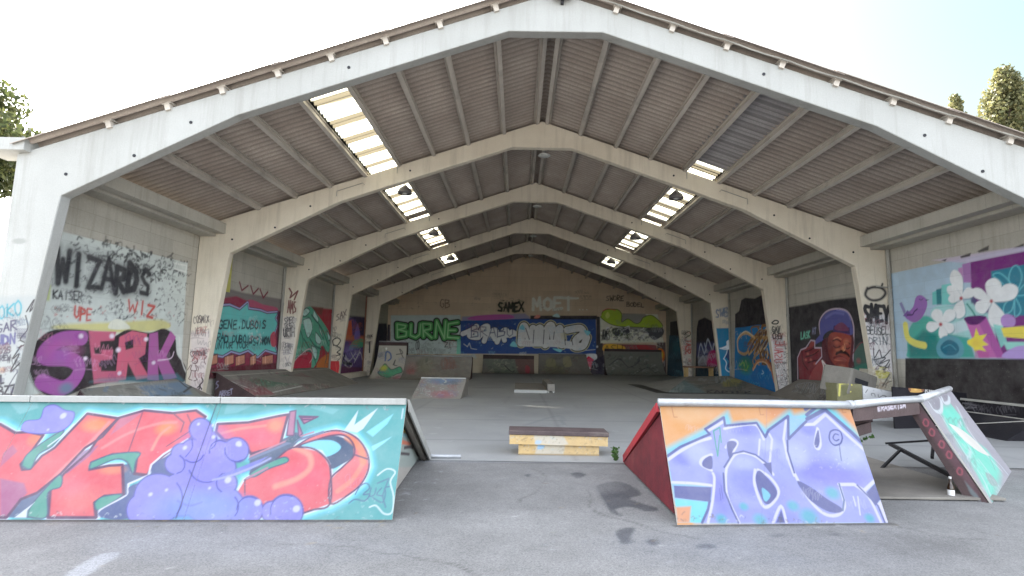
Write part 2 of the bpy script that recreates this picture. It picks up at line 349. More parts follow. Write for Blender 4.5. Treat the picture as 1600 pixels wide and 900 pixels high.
def painted(name, mat, par, quad, art, res=.03, th=0, thdir=None, keep=None, gain=1.0, extra=None):
    """a panel whose front face is a fine grid carrying a 'paint' attribute; art = (O,U,V,ops)"""
    mb = MB(); V = grid_quad(mb, quad, res); O, U, W, ops = ART.get(art, ((0, 0, 0), (1, 0, 0), (0, 0, 1), [])) if isinstance(art, str) else art
    D = V-np.array(O); P = np.stack([D@np.array(U), D@np.array(W)], 1)
    pc = paint(P, ops, res, gain)
    if keep is not None:
        F = np.array(mb.f); ctr = V[F].mean(1); ok = np.array([keep(c) for c in ctr]); mb.f = F[ok].tolist(); mb.m = mb.m[:len(mb.f)]
    if th:
        td = np.array(thdir)*th; b = [tuple(np.array(p)+td) for p in quad]
        mb.add(list(quad)+b, [(5, 4, 7, 6), (0, 4, 5, 1), (1, 5, 6, 2), (2, 6, 7, 3), (3, 7, 4, 0)], 0)
    pc = np.vstack([pc, np.zeros((len(mb.v)-len(pc), 4))])
    if extra: extra(mb); pc = np.vstack([pc, np.zeros((len(mb.v)-len(pc), 4))])
    return mb.build(name, mat, par, paint=pc)
def curved(name, mat, par, x0, x1, prof, art, res=.03, th=.04, gain=1.0, ends=None):
    """a transition: profile prof(t)->(y,z) swept from x0 to x1 (x0/x1 may be (bottom, top)); paint laid out by x and arc length"""
    n = 24; pts = np.array([prof(i/n) for i in range(n+1)]); L = np.concatenate([[0], np.cumsum(np.sqrt((np.diff(pts, axis=0)**2).sum(1)))])
    nv = max(n, int(L[-1]/res)); tt = np.linspace(0, L[-1], nv+1); yy = np.interp(tt, L, pts[:, 0]); zz = np.interp(tt, L, pts[:, 1])
    xa = x0 if isinstance(x0, tuple) else (x0, x0); xb = x1 if isinstance(x1, tuple) else (x1, x1)
    nu = max(1, int(abs(xb[0]-xa[0])/res)); V = []; P = []
    for j in range(nv+1):
        k = j/nv; a = xa[0]+(xa[1]-xa[0])*k; b = xb[0]+(xb[1]-xb[0])*k
        for i in range(nu+1):
            s = i/nu; x = a+(b-a)*s; V.append((x, yy[j], zz[j]+gz(x))); P.append((s*1000, k*1000))
    mb = MB(); mb.v = V; mb.f = [(j*(nu+1)+i, j*(nu+1)+i+1, (j+1)*(nu+1)+i+1, (j+1)*(nu+1)+i) for j in range(nv) for i in range(nu)]; mb.m = [0]*len(mb.f)
    W, H = abs(xb[0]-xa[0]), L[-1]
    ops = ART[art][3] if isinstance(art, str) and art in ART else []
    pc = paint(np.array(P)/1000*np.array([W, H]), ops, res, gain)
    return mb.build(name, mat, par, paint=pc, smooth=True), W, H

FONT={'A':[[0,0,0.5,1,1,0],[0.2,0.38,0.8,0.38]],'B':[[0,0,0,1,0.8,0.88,0.8,0.62,0.1,0.52,0.95,0.4,0.95,0.1,0,0]],'C':[[0.95,0.85,0.5,1,0.05,0.7,0.05,0.25,0.5,0,0.95,0.12]],'D':[[0,0,0.05,1,0.8,0.8,0.95,0.4,0.7,0.08,0,0]],'E':[[0.95,1,0.05,0.95,0.05,0.02,0.95,0.05],[0.05,0.52,0.75,0.54]],'F':[[0.95,1,0.05,0.95,0.05,0],[0.05,0.52,0.7,0.54]],'G':[[0.95,0.85,0.5,1,0.05,0.7,0.05,0.25,0.5,0,0.95,0.15,0.95,0.45,0.6,0.45]],'H':[[0,0,0.05,1],[0.95,0,0.95,1],[0.03,0.5,0.95,0.52]],'I':[[0.5,0,0.5,1]],'J':[[0.8,1,0.75,0.2,0.4,0,0.1,0.2]],'K':[[0.05,0,0.05,1],[0.95,1,0.08,0.45,0.95,0]],'L':[[0.05,1,0.05,0.02,0.9,0.05]],'M':[[0,0,0.12,1,0.5,0.35,0.88,1,1,0]],'N':[[0,0,0.08,1,0.88,0,0.95,1]],'O':[[0.5,1,0.08,0.75,0.08,0.25,0.5,0,0.92,0.25,0.92,0.75,0.5,1]],'P':[[0.05,0,0.05,1,0.85,0.9,0.85,0.58,0.05,0.45]],'R':[[0.05,0,0.05,1,0.85,0.88,0.8,0.58,0.1,0.48,0.95,0]],'S':[[0.92,0.9,0.4,1,0.08,0.75,0.4,0.52,0.88,0.35,0.75,0.05,0.05,0.05]],'T':[[0.5,0,0.5,1],[0,0.96,1,1]],'U':[[0.05,1,0.08,0.2,0.5,0,0.88,0.2,0.95,1]],'V':[[0,1,0.5,0,1,1]],'W':[[0,1,0.2,0,0.5,0.65,0.78,0,1,1]],'X':[[0,0,1,1],[0,1,1,0]],'Y':[[0,1,0.5,0.5,1,1],[0.5,0.5,0.45,0]],'Z':[[0.05,1,0.95,1,0.05,0.05,0.95,0]],'0':[[0.5,1,0.08,0.75,0.08,0.25,0.5,0,0.92,0.25,0.92,0.75,0.5,1]],'2':[[0.1,0.8,0.5,1,0.9,0.75,0.1,0,0.95,0.05]],'5':[[0.9,1,0.15,1,0.12,0.6,0.8,0.55,0.85,0.15,0.4,0,0.05,0.1]],'.':[[0.45,0,0.5,0.08]],'e':[[0.1,0.32,0.9,0.34,0.85,0.6,0.5,0.7,0.1,0.5,0.15,0.12,0.55,0,0.9,0.1]],'d':[[0.9,1,0.9,0],[0.9,0.5,0.5,0.68,0.1,0.5,0.1,0.15,0.5,0,0.9,0.15]],'Q':[[0.5,1,0.08,0.75,0.08,0.25,0.5,0,0.92,0.25,0.92,0.75,0.5,1],[0.6,0.3,0.95,-0.1]]}
ART={
'rampL':([-1.8,5.3,-0.0216],[-0.9989,-0.0463,-0.012],[-0.0172,0.4517,0.892],[
('P','5cb4b4',2,100,[6768,1135,-140,1296,-265,-71,5785,-156]),
('L','6ad2e4',145,100,[6459,730,5186,706,4645,868,4156,861,3957,773,3825,784,3665,754,3705,573,3744,461,3701,407,3628,416,3580,543,3493,625,3325,992,2983,947,3066,749,3192,631,3314,375,3457,191,3578,131,3628,-35,5852,-68,6459,730],54),
('L','6ad2e4',145,100,[3246,-29,3343,223,3283,376,3131,600,3098,748,2985,952,2753,1039,2444,1016,2212,1051,2090,983,2172,750,2363,598,2450,485,2472,375,2602,388,2649,593,2896,572,3067,489,3053,419,2882,461,2753,471,2630,190,2809,172,2875,113,2802,-23,3246,-29],54),
('L','6ad2e4',154,100,[1941,908,1631,932,1331,1008,1234,1028,1240,694,1511,606,1575,662,1711,743,1826,740,1932,823,1941,908],57),
('L','6ad2e4',150,100,[1075,689,917,801,695,865,484,801,345,653,297,492,346,334,456,225,615,136,661,360,563,487,469,602,487,717,585,807,720,813,892,759,1075,689],55),
('L','6ad2e4',143,100,[1556,193,1505,345,1316,473,1149,654,1008,682,872,659,739,564,678,453,624,136,771,79,871,42,911,12,1457,4,1556,193],53),
('L','96e8f6',98,100,[6459,730,5186,706,4645,868,4156,861,3957,773,3825,784,3665,754,3705,573,3744,461,3701,407,3628,416,3580,543,3493,625,3325,992,2983,947,3066,749,3192,631,3314,375,3457,191,3578,131,3628,-35,5852,-68,6459,730],22),
('L','96e8f6',98,100,[3246,-29,3343,223,3283,376,3131,600,3098,748,2985,952,2753,1039,2444,1016,2212,1051,2090,983,2172,750,2363,598,2450,485,2472,375,2602,388,2649,593,2896,572,3067,489,3053,419,2882,461,2753,471,2630,190,2809,172,2875,113,2802,-23,3246,-29],22),
('L','96e8f6',104,100,[1941,908,1631,932,1331,1008,1234,1028,1240,694,1511,606,1575,662,1711,743,1826,740,1932,823,1941,908],23),
('L','96e8f6',101,100,[1075,689,917,801,695,865,484,801,345,653,297,492,346,334,456,225,615,136,661,360,563,487,469,602,487,717,585,807,720,813,892,759,1075,689],23),
('L','96e8f6',96,100,[1556,193,1505,345,1316,473,1149,654,1008,682,872,659,739,564,678,453,624,136,771,79,871,42,911,12,1457,4,1556,193],22),
('L','e8f0fa',47,100,[6459,730,5186,706,4645,868,4156,861,3957,773,3825,784,3665,754,3705,573,3744,461,3701,407,3628,416,3580,543,3493,625,3325,992,2983,947,3066,749,3192,631,3314,375,3457,191,3578,131,3628,-35,5852,-68,6459,730],9),
('L','e8f0fa',47,100,[3246,-29,3343,223,3283,376,3131,600,3098,748,2985,952,2753,1039,2444,1016,2212,1051,2090,983,2172,750,2363,598,2450,485,2472,375,2602,388,2649,593,2896,572,3067,489,3053,419,2882,461,2753,471,2630,190,2809,172,2875,113,2802,-23,3246,-29],9),
('L','e8f0fa',50,100,[1941,908,1631,932,1331,1008,1234,1028,1240,694,1511,606,1575,662,1711,743,1826,740,1932,823,1941,908],10),
('L','e8f0fa',49,100,[1075,689,917,801,695,865,484,801,345,653,297,492,346,334,456,225,615,136,661,360,563,487,469,602,487,717,585,807,720,813,892,759,1075,689],10),
('L','e8f0fa',47,100,[1556,193,1505,345,1316,473,1149,654,1008,682,872,659,739,564,678,453,624,136,771,79,871,42,911,12,1457,4,1556,193],9),
('P','7fc4c6',14,100,[4174,1088,3908,1120,3853,1042,4014,968]),
('P','7cc6ca',17,100,[2890,1135,2320,1148,2436,1091,2763,1066]),
('P','79c2c6',14,100,[1909,1139,1570,1150,1777,1034,1906,1014]),
('P','79c6c8',14,100,[1006,1159,702,1094,761,1039,1012,1105]),
('P','6a7898',6,100,[3628,-35,3578,131,3457,191,3283,376,2701,480,2202,741,2469,453,2472,375,2622,280,2595,191,2800,41,2743,-22]),
('P','5a6a86',10,100,[1529,614,1179,787,1108,839,1018,807,1191,556,1474,408]),
('P','ee6672',5,100,[6459,730,5186,706,4645,868,4156,861,3957,773,3825,784,3665,754,3705,573,3744,461,3701,407,3628,416,3580,543,3493,625,3325,992,2983,947,3066,749,3192,631,3314,375,3457,191,3578,131,3628,-35,5852,-68]),
('P','ee6672',5,100,[3246,-29,3343,223,3283,376,3131,600,3098,748,2985,952,2753,1039,2444,1016,2212,1051,2090,983,2172,750,2363,598,2450,485,2472,375,2602,388,2649,593,2896,572,3067,489,3053,419,2882,461,2753,471,2630,190,2809,172,2875,113,2802,-23]),
('P','ee6672',5,100,[1941,908,1631,932,1331,1008,1234,1028,1240,694,1511,606,1575,662,1711,743,1826,740,1932,823]),
('P','ee6672',6,100,[1556,193,1505,345,1316,473,1149,654,1008,682,872,659,739,564,678,453,624,136,771,79,871,42,911,12,1457,4]),
('B','ff9a62',0,85,[3183,873,3378,974]),
('B','ff9a62',0,85,[2453,854,2600,955]),
('B','f59a72',0,70,[2835,422,3006,484]),
('B','f8955f',0,60,[3729,719,3824,816]),
('B','f9a070',0,70,[1339,903,1456,1005]),
('B','ff5f7c',0,70,[1508,780,1770,896]),
('B','ff5a72',0,50,[2444,645,2636,805]),
('B','ff8f8a',0,60,[2993,139,3325,297]),
('B','ff7f8e',0,50,[3151,256,3334,403]),
('B','fa5f7c',0,55,[928,385,1278,568]),
('P','b06a98',21,85,[3873,320,3622,278,3547,190,3632,-28,3691,-29]),
('P','b46a94',16,70,[3971,568,3918,650,3838,586,3928,426]),
('P','a86a9a',13,80,[3309,399,3194,599,3063,666,3110,552,3252,376]),
('P','c27a9c',13,60,[2975,947,2750,1031,2842,924,2992,767]),
('S','f7a0a0',35,70,[3394,282,3294,469,3166,681,3064,902],22),
('S','f99a98',30,70,[3018,635,2822,788,2567,895,2376,916],20),
('S','f7a08c',30,80,[2518,628,2492,777,2424,864],16),
('S','ffa48c',54,80,[1191,289,989,369,885,481,927,609,1071,672],29),
('S','ffa38e',27,60,[1878,807,1695,862,1439,901],17),
('C','4c5f7e',5,100,[1057,681,866,793,668,806,487,717,476,593,569,519,673,469,739,564,888,659]),
('P','f07a80',7,100,[1075,689,917,801,695,865,484,801,345,653,297,492,346,334,456,225,615,136,661,360,563,487,469,602,487,717,585,807,720,813,892,759]),
('S','fb9a6e',66,80,[567,799,416,685,361,539],23),
('S','f9a188',47,70,[571,254,447,363,372,506],19),
('C','8fe0f4',5,100,[1018,693,922,745,726,759,616,698,654,631,760,588,836,644]),
('L','e8f0fa',20,100,[991,682,803,644,698,516],7),
('L','6b4468',28,100,[6459,730,5186,706,4645,868,4156,861,3957,773,3825,784,3665,754,3705,573,3744,461,3701,407,3628,416,3580,543,3493,625,3325,992,2983,947,3066,749,3192,631,3314,375,3457,191,3578,131,3628,-35,5852,-68,6459,730],6),
('L','6b4468',28,100,[3246,-29,3343,223,3283,376,3131,600,3098,748,2985,952,2753,1039,2444,1016,2212,1051,2090,983,2172,750,2363,598,2450,485,2472,375,2602,388,2649,593,2896,572,3067,489,3053,419,2882,461,2753,471,2630,190,2809,172,2875,113,2802,-23,3246,-29],6),
('L','6b4468',28,100,[1941,908,1631,932,1331,1008,1234,1028,1240,694,1511,606,1575,662,1711,743,1826,740,1932,823,1941,908],7),
('S','6b4468',19,100,[1505,345,1316,473,1149,654,1008,682,872,659,739,564,678,453,624,136,771,79,871,42,911,12],6),
('S','6b4468',18,100,[1075,689,917,801,695,865,484,801,345,653,297,492,346,334,456,225,615,136,661,360,563,487,469,602,487,717,585,807,720,813,892,759,1075,689],7),
('L','6b4468',16,100,[471,618,317,572]),
('L','6b4468',12,100,[1505,345,1467,209]),
('L','6b4468',12,100,[2422,1002,2294,918,2292,815]),
('L','6b4468',10,100,[2760,1013,2744,591]),
('L','6b4468',10,100,[2289,1005,2172,852,2386,663]),
('C','5aa896',5,100,[3728,446,3729,556,3610,705,3481,808,3520,649,3619,558,3628,416]),
('S','4e5d80',13,100,[3728,446,3729,556,3610,705,3481,808,3520,649,3619,558,3628,416,3728,446],5),
('C','5aa896',5,100,[3067,489,2896,572,2635,596,2635,513,2618,388,2715,496,2845,525,3041,427]),
('S','4e5d80',13,100,[3067,489,2896,572,2635,596,2635,513,2618,388,2715,496,2845,525,3041,427,3067,489],5),
('C','5aa896',4,100,[2872,105,2821,165,2641,190,2709,115,2815,41]),
('S','4e5d80',12,100,[2872,105,2821,165,2641,190,2709,115,2815,41,2872,105],4),
('C','5aa896',4,100,[3441,-25,3445,104,3322,360,3258,254,3352,193,3264,-23]),
('S','4e5d80',12,100,[3441,-25,3445,104,3322,360,3258,254,3352,193,3264,-23,3441,-25],4),
('C','5aa896',5,100,[1474,408,1368,488,1195,572,1129,565,1135,524,1296,458,1419,377]),
('S','4e5d80',13,100,[1474,408,1368,488,1195,572,1129,565,1135,524,1296,458,1419,377,1474,408],5),
('L','e9eafa',20,100,[2198,741,2389,582,2470,476,2459,375,2622,288,2586,188,2797,41,2773,-22],5),
('L','eaf0fa',13,100,[3565,643,3482,741,3414,877],5),
('P','e6ecf6',3,100,[3555,-34,3437,104,3469,31,3445,-32]),
('P','c07f9e',3,100,[1221,1061,1160,1074,1123,802,1196,800]),
('L','6e4c76',15,100,[1221,1061,1160,1074,1123,802,1196,800,1221,1061],5),
('P','c07f9e',3,100,[1123,969,1038,824,1067,789]),
('L','6e4c76',15,100,[1123,969,1038,824,1067,789,1123,969],5),
('P','c07f9e',3,100,[1112,1013,912,1010,1044,930]),
('L','6e4c76',16,100,[1112,1013,912,1010,1044,930,1112,1013],5),
('P','c07f9e',3,100,[1092,1000,957,999,969,977,1070,975]),
('L','6e4c76',16,100,[1092,1000,957,999,969,977,1070,975,1092,1000],5),
('L','7a86a8',26,100,[1512,550,1164,720,826,845],5),
('L','c98aa0',17,100,[1519,574,1201,736,925,843],3),
('L','b98aa4',22,100,[1493,361,1314,466],5),
('P','3e5f78',5,100,[1201,736,1102,814,1047,790,1114,718]),
('P','dff0fa',3,100,[612,867,496,1095,513,929,290,1121,414,888,474,844]),
('P','8fe6f6',3,100,[375,854,114,1062,168,945,301,805]),
('P','9aeaf8',3,100,[303,704,101,812,175,740,280,654]),
('L','dff0fa',12,100,[17,1118,22,1010]),
('C','56669a',9,100,[2502,-26,2743,-22,2785,42,2597,176,2601,265,2445,344,2450,485,2273,616,2183,733,2129,921,1836,401,2277,181]),
('C','5c5fae',13,90,[1969,847,1970,771,2018,723,2095,721,2173,767,2222,842,2223,920,2175,970,2096,971,2017,924]),
('C','5c5fae',13,90,[1886,739,1887,668,1933,624,2005,622,2077,664,2123,735,2123,807,2078,853,2004,854,1930,811]),
('C','5c5fae',13,90,[1708,627,1711,554,1759,508,1835,507,1909,550,1956,622,1955,697,1907,744,1829,746,1753,701]),
('C','5c5fae',13,90,[1536,643,1540,564,1593,515,1675,513,1755,560,1804,638,1801,719,1748,770,1664,772,1583,723]),
('C','5c5fae',13,90,[1975,622,1976,545,2025,497,2104,496,2184,541,2234,617,2236,695,2187,745,2105,747,2024,699]),
('C','5c5fae',13,90,[2089,587,2089,518,2133,475,2204,474,2276,515,2322,583,2324,653,2280,697,2208,699,2135,656]),
('C','5c5fae',13,90,[2125,490,2124,425,2166,384,2235,383,2304,422,2349,486,2351,553,2309,595,2239,597,2168,556]),
('C','5c5fae',13,90,[1728,498,1733,381,1810,309,1931,307,2052,376,2128,490,2129,609,2052,686,1926,688,1802,616]),
('C','5c5fae',13,90,[1616,468,1620,393,1670,347,1749,345,1826,390,1873,463,1871,539,1821,588,1741,589,1662,543]),
('C','5c5fae',12,90,[1562,313,1565,248,1610,207,1680,206,1748,245,1789,310,1788,376,1742,418,1671,419,1602,379]),
('C','5c5fae',12,90,[2039,163,2039,25,2131,-60,2279,-62,2430,19,2529,155,2536,296,2445,388,2290,390,2134,303]),
('C','5c5fae',12,90,[1867,202,1869,80,1952,5,2083,3,2215,75,2299,195,2302,320,2220,401,2084,403,1948,327]),
('C','5c5fae',12,90,[1581,177,1588,39,1685,-46,1834,-49,1982,33,2075,169,2075,312,1979,404,1822,406,1670,319]),
('C','5c5fae',12,90,[1436,98,1443,-13,1523,-81,1644,-83,1763,-18,1835,92,1832,206,1753,279,1627,281,1505,211]),
('C','5c5fae',12,90,[2206,50,2204,-47,2269,-107,2375,-108,2483,-51,2554,45,2560,144,2495,208,2386,209,2275,149]),
('C','5c5fae',12,90,[1245,72,1252,-5,1308,-53,1393,-54,1474,-8,1522,68,1518,146,1461,196,1374,198,1291,150]),
('C','5c5fae',12,90,[1053,53,1060,-9,1106,-47,1174,-48,1239,-11,1276,50,1270,113,1224,152,1155,154,1089,115]),
('C','5c5fae',12,90,[859,64,871,-30,943,-89,1046,-90,1143,-34,1198,58,1189,154,1118,215,1011,217,912,159]),
('C','5c5fae',12,90,[1913,400,1915,308,1975,252,2071,250,2168,304,2230,394,2231,488,2171,547,2072,549,1973,492]),
('C','9590ee',5,100,[1988,847,1988,781,2029,740,2095,739,2162,778,2204,843,2205,909,2164,952,2096,953,2029,913]),
('C','9590ee',5,100,[1904,739,1905,678,1943,641,2005,639,2066,675,2105,735,2105,796,2067,835,2004,836,1941,799]),
('C','9590ee',5,100,[1726,627,1728,564,1769,524,1834,523,1898,560,1938,623,1937,686,1896,727,1829,728,1764,690]),
('C','9590ee',5,100,[1553,643,1557,574,1603,531,1674,530,1744,571,1786,639,1784,708,1738,753,1665,754,1595,712]),
('C','9590ee',5,100,[1993,622,1993,555,2036,513,2104,512,2173,552,2217,617,2218,685,2175,728,2105,729,2035,688]),
('C','9590ee',5,100,[2107,587,2107,528,2144,492,2204,491,2266,525,2305,583,2306,642,2269,680,2207,681,2145,646]),
('C','9590ee',5,100,[2142,490,2142,435,2177,400,2235,399,2294,432,2331,487,2333,543,2298,579,2239,580,2179,546]),
('C','9590ee',5,100,[1746,497,1749,391,1820,325,1931,323,2041,386,2110,491,2111,599,2041,669,1926,671,1813,605]),
('C','9590ee',5,100,[1634,468,1637,403,1680,363,1748,362,1815,400,1855,464,1854,529,1810,571,1741,572,1673,532]),
('C','9590ee',5,100,[1579,313,1582,258,1620,223,1679,222,1737,255,1772,310,1771,366,1732,402,1672,403,1613,369]),
('C','9590ee',4,100,[2055,162,2055,34,2141,-45,2279,-47,2420,28,2512,155,2519,287,2434,372,2289,374,2144,293]),
('C','9590ee',5,100,[1884,202,1886,89,1962,20,2083,18,2204,85,2282,196,2285,311,2209,385,2084,387,1959,316]),
('C','9590ee',5,100,[1598,177,1604,48,1694,-32,1833,-34,1971,42,2058,170,2058,302,1968,388,1823,390,1681,309]),
('C','9590ee',4,100,[1453,98,1459,-4,1532,-67,1643,-68,1752,-8,1818,93,1816,197,1743,263,1628,265,1516,201]),
('C','9590ee',4,100,[2222,50,2221,-38,2279,-93,2375,-94,2474,-42,2538,45,2542,135,2484,192,2385,194,2285,139]),
('C','9590ee',4,100,[1262,72,1267,4,1317,-38,1392,-39,1463,1,1505,68,1501,137,1452,181,1375,182,1303,140]),
('C','9590ee',4,100,[1070,53,1076,1,1115,-32,1173,-33,1228,-2,1259,50,1254,103,1215,137,1156,138,1101,106]),
('C','9590ee',4,100,[876,63,887,-21,951,-74,1044,-75,1132,-25,1182,59,1173,145,1109,200,1013,201,924,149]),
('C','9590ee',5,100,[1931,400,1932,318,1985,267,2071,266,2158,314,2212,395,2214,478,2160,531,2072,532,1984,482]),
('B','90a8fa',0,75,[1861,84,2471,296]),
('B','a898f2',0,50,[2005,687,2328,943]),
('S','5458b0',13,100,[1931,604,1943,652,1933,695,1902,724,1857,733,1806,719],5),
('S','5458b0',13,100,[1584,541,1629,525,1682,532,1733,561,1772,606,1790,659],5),
('S','5458b0',13,100,[1987,583,1997,546,2023,520,2061,508,2104,512,2148,532],5),
('S','5458b0',13,100,[2218,572,2173,540,2145,497,2137,452,2153,416,2189,397],5),
('S','5458b0',12,100,[1744,407,1782,347,1848,318,1931,323,2013,363,2079,429],5),
('S','5458b0',12,100,[1700,230,1743,260,1770,303,1776,348,1758,385,1720,405],5),
('S','5458b0',12,100,[2158,305,2106,253,2068,193,2047,132,2045,73,2061,22],5),
('S','5458b0',12,100,[1505,68,1508,116,1489,156,1452,181,1402,187,1349,172],5),
('S','5458b0',12,100,[1173,34,1186,94,1171,149,1131,189,1073,207,1007,200],5),
('S','5458b0',13,100,[1933,790,1911,757,1900,721,1902,687,1916,660,1940,642],5),
('S','5458b0',12,100,[1555,182,1525,151,1505,116,1495,79,1495,44,1507,14],4),
('S','7b80e0',18,60,[2094,140,1973,97,1860,129],12),
('S','6660bc',20,100,[3910,807,3911,892,3778,921,3787,1043,3704,1077,3578,1021,3468,997,3446,894,3505,807,3629,779,3789,776,3910,807],7),
('C','9c98ee',3,100,[3910,807,3911,892,3778,921,3787,1043,3704,1077,3578,1021,3468,997,3446,894,3505,807,3629,779,3789,776]),
('P','8386dc',9,90,[1833,339,1726,403,1444,535,1328,585,1482,439,1708,342]),
('S','b9baf4',22,80,[1817,340,1643,389,1431,487,1306,562],13),
('S','5458b4',11,100,[2158,562,2123,652,2153,742],6),
('B','dcdcfb',12,95,[3560,963,3599,1004]),
('B','dcdcfb',12,95,[2196,653,2225,682]),
('B','dcdcfb',12,95,[1941,771,1969,799]),
('B','dcdcfb',12,95,[1648,693,1674,720]),
('B','dcdcfb',12,95,[1669,342,1709,381]),
('B','dcdcfb',12,95,[1668,706,1704,743]),
('B','dcdcfb',12,95,[1986,893,2009,917]),
('B','dcdcfb',12,95,[2235,238,2258,260]),
('B','dcdcfb',12,95,[1323,134,1363,172]),
('B','dcdcfb',12,95,[938,84,981,124]),
('B','dcdcfb',12,95,[3645,812,3664,832]),
('B','dcdcfb',12,95,[1825,263,1846,284]),
('B','dcdcfb',12,95,[2373,194,2401,220]),
('B','dcdcfb',12,95,[2139,903,2162,927]),
('S','4a6a96',11,100,[393,226,357,303,299,335,260,289,314,228,252,229,290,168,386,181,442,143],3),
('S','4a6a96',9,100,[244,290,249,214,204,229,197,290],3),
('S','4a6a96',9,100,[142,291,181,230,116,216],3),
('S','4a6a96',9,100,[56,308,110,292,96,246,116,156,216,199],3),
('L','5a86a0',14,100,[187,337,82,385,124,216,79,112],5),
('S','dff2f6',14,100,[198,414,110,479,25,449,62,354,14,217,12,69,87,53,174,125,235,110],5),
('L','3c3c60',10,100,[2015,1182,2055,-16],2),
('R',['dff0f4','b9d4da'],8,70,[1509,193,6,25],40,3),
('R',['eef2f4','d8dde0','8a8f98'],16,75,[5759,1094,163,1192],90,31),
('R',['eef2f4','5a5a62'],12,60,[5009,-31,20,13],80,32),
('R',['f4dcdc','d8c8e0','3f3f50'],5,45,[5216,1011,243,65],90,33),
('B','50525c',3,85,[5173,1047,5179,1054]),
('B','50525c',3,85,[4522,-15,4528,-10]),
('B','50525c',3,85,[4797,1055,4804,1062]),
('B','50525c',3,85,[4184,-10,4190,-5]),
('B','50525c',3,85,[4420,1064,4426,1071]),
('B','50525c',3,85,[3844,-5,3850,0]),
('B','50525c',3,85,[4040,1072,4047,1079]),
('B','50525c',3,85,[3503,0,3509,4]),
('B','50525c',3,85,[3659,1081,3665,1088]),
('B','50525c',3,85,[3160,4,3166,10]),
('B','50525c',3,85,[3275,1089,3282,1097]),
('B','50525c',3,85,[2816,9,2822,15]),
('B','50525c',3,85,[2890,1098,2896,1105]),
('B','50525c',3,85,[2470,14,2476,20]),
('B','50525c',3,85,[2502,1107,2509,1114]),
('B','50525c',3,85,[2122,19,2128,25]),
('B','50525c',3,85,[2112,1116,2119,1123]),
('B','50525c',3,85,[1772,25,1778,30]),
('B','50525c',3,85,[1720,1124,1727,1132]),
('B','50525c',3,85,[1421,30,1427,36]),
('B','50525c',3,85,[1326,1133,1333,1140]),
('B','50525c',3,85,[1068,35,1075,41]),
('B','50525c',3,85,[930,1142,937,1149]),
('B','50525c',3,85,[714,41,720,46]),
('B','50525c',3,85,[532,1151,539,1158]),
('B','50525c',3,85,[358,46,364,52]),
('B','50525c',3,85,[132,1160,139,1167]),
('B','50525c',3,85,[0,51,6,57]),
('X',[2406.52,541.07,-1.58,0.03,-0.57,-1.59],2600,630,10,60,['f6d8dc','8a4a70','c8c8f4'],5,29,28),
]),
'rampR':([0.94,5.27,0.011],[0.9971,0.0756,0.012],[0.0,0.4839,0.8751],[
('P','f6b06a',2,100,[-35,1275,2984,1435,2317,42,-271,-55]),
('B','f9c48a',0,70,[359,1125,656,1259]),
('B','f08a50',0,40,[1960,1104,2231,1239]),
('B','ee9a6a',0,60,[1317,1156,1519,1258]),
('P','74dff0',70,100,[25,737,466,957,561,1019,777,1163,790,1030,1060,1063,1135,989,1447,1197,1474,1131,1621,1172,1845,1261,1943,1188,2038,1050,2124,899,2159,604,2137,103,174,28,195,149,22,197,11,510]),
('P','9fd0f4',48,100,[48,700,474,925,742,1094,767,1004,1070,1044,1122,948,1424,1128,1597,1103,1829,1217,1971,1047,2100,842,2137,103,189,28,16,238]),
('P','a8adf0',9,100,[41,661,183,753,516,900,493,970,718,1093,718,1002,1054,1043,1105,891,1171,975,1407,1127,1341,878,1582,1061,1605,1104,1823,1203,2025,975,2167,790,2123,483,2000,376,2089,266,2119,102,262,31,385,240,420,382,31,387,32,541]),
('B','7a7ee0',0,60,[902,969,1099,1068]),
('B','7a7ee0',0,60,[174,637,314,728]),
('B','7478de',0,60,[1588,986,1721,1069]),
('B','7a7fe2',0,50,[832,399,1079,571]),
('B','7a76e0',0,70,[1557,548,1874,726]),
('B','7a76e0',0,60,[481,327,618,551]),
('B','9a9aee',0,60,[1132,340,1363,510]),
('B','8880e4',0,60,[1834,500,2151,633]),
('B','cfd6ea',0,60,[1368,721,1561,906]),
('B','cfd6ea',0,70,[1933,747,2178,919]),
('B','ccd3ea',0,60,[344,705,533,858]),
('B','cdd3ea',0,60,[1114,819,1260,946]),
('B','cdd3ea',0,60,[804,619,977,710]),
('B','8f93f0',0,50,[869,121,1619,243]),
('B','35c0c8',0,75,[698,194,758,243]),
('B','35c0c8',0,75,[1197,219,1276,284]),
('B','35c0c8',0,75,[1328,125,1448,223]),
('B','35c0c8',0,75,[827,79,915,152]),
('B','35c0c8',0,75,[445,71,519,131]),
('B','35c0c8',0,75,[1638,354,1731,432]),
('B','35c0c8',0,75,[1942,136,2010,191]),
('P','6166a6',4,100,[39,366,416,365,374,222,27,250]),
('P','7fe4f2',4,100,[25,239,351,222,254,31,-3,21]),
('P','f4a877',22,100,[18,163,171,176,124,26,0,21]),
('S','e6e4fb',31,100,[33,623,175,714,370,816,523,863],5),
('S','e6e4fb',27,100,[33,397,228,396,420,382],4),
('L','e6e4fb',29,100,[519,943,696,1042],5),
('S','e6e4fb',26,100,[693,968,882,1010,1045,1013,1081,866],5),
('S','e6e4fb',28,100,[457,530,363,585,393,647,496,690],5),
('S','e6e4fb',26,100,[620,567,581,447,558,274,613,45],4),
('S','e6e4fb',26,100,[305,33,400,240,465,442,465,500],4),
('S','e6e4fb',28,100,[620,567,731,693,833,721,948,687,1020,614,1081,512],5),
('S','e6e4fb',30,100,[908,549,864,401,895,205,994,236,1091,353,1041,481,939,551],4),
('L','e6e4fb',25,100,[1374,1076,1292,876,1278,687,1295,507],5),
('S','e6e4fb',30,100,[1278,687,1316,478,1383,280,1489,159,1620,151,1722,238,1736,409],4),
('L','e6e4fb',32,100,[1556,1035,1656,1040,1811,1148,1998,909,2119,772,2129,498,1974,390,1889,444,1732,438],5),
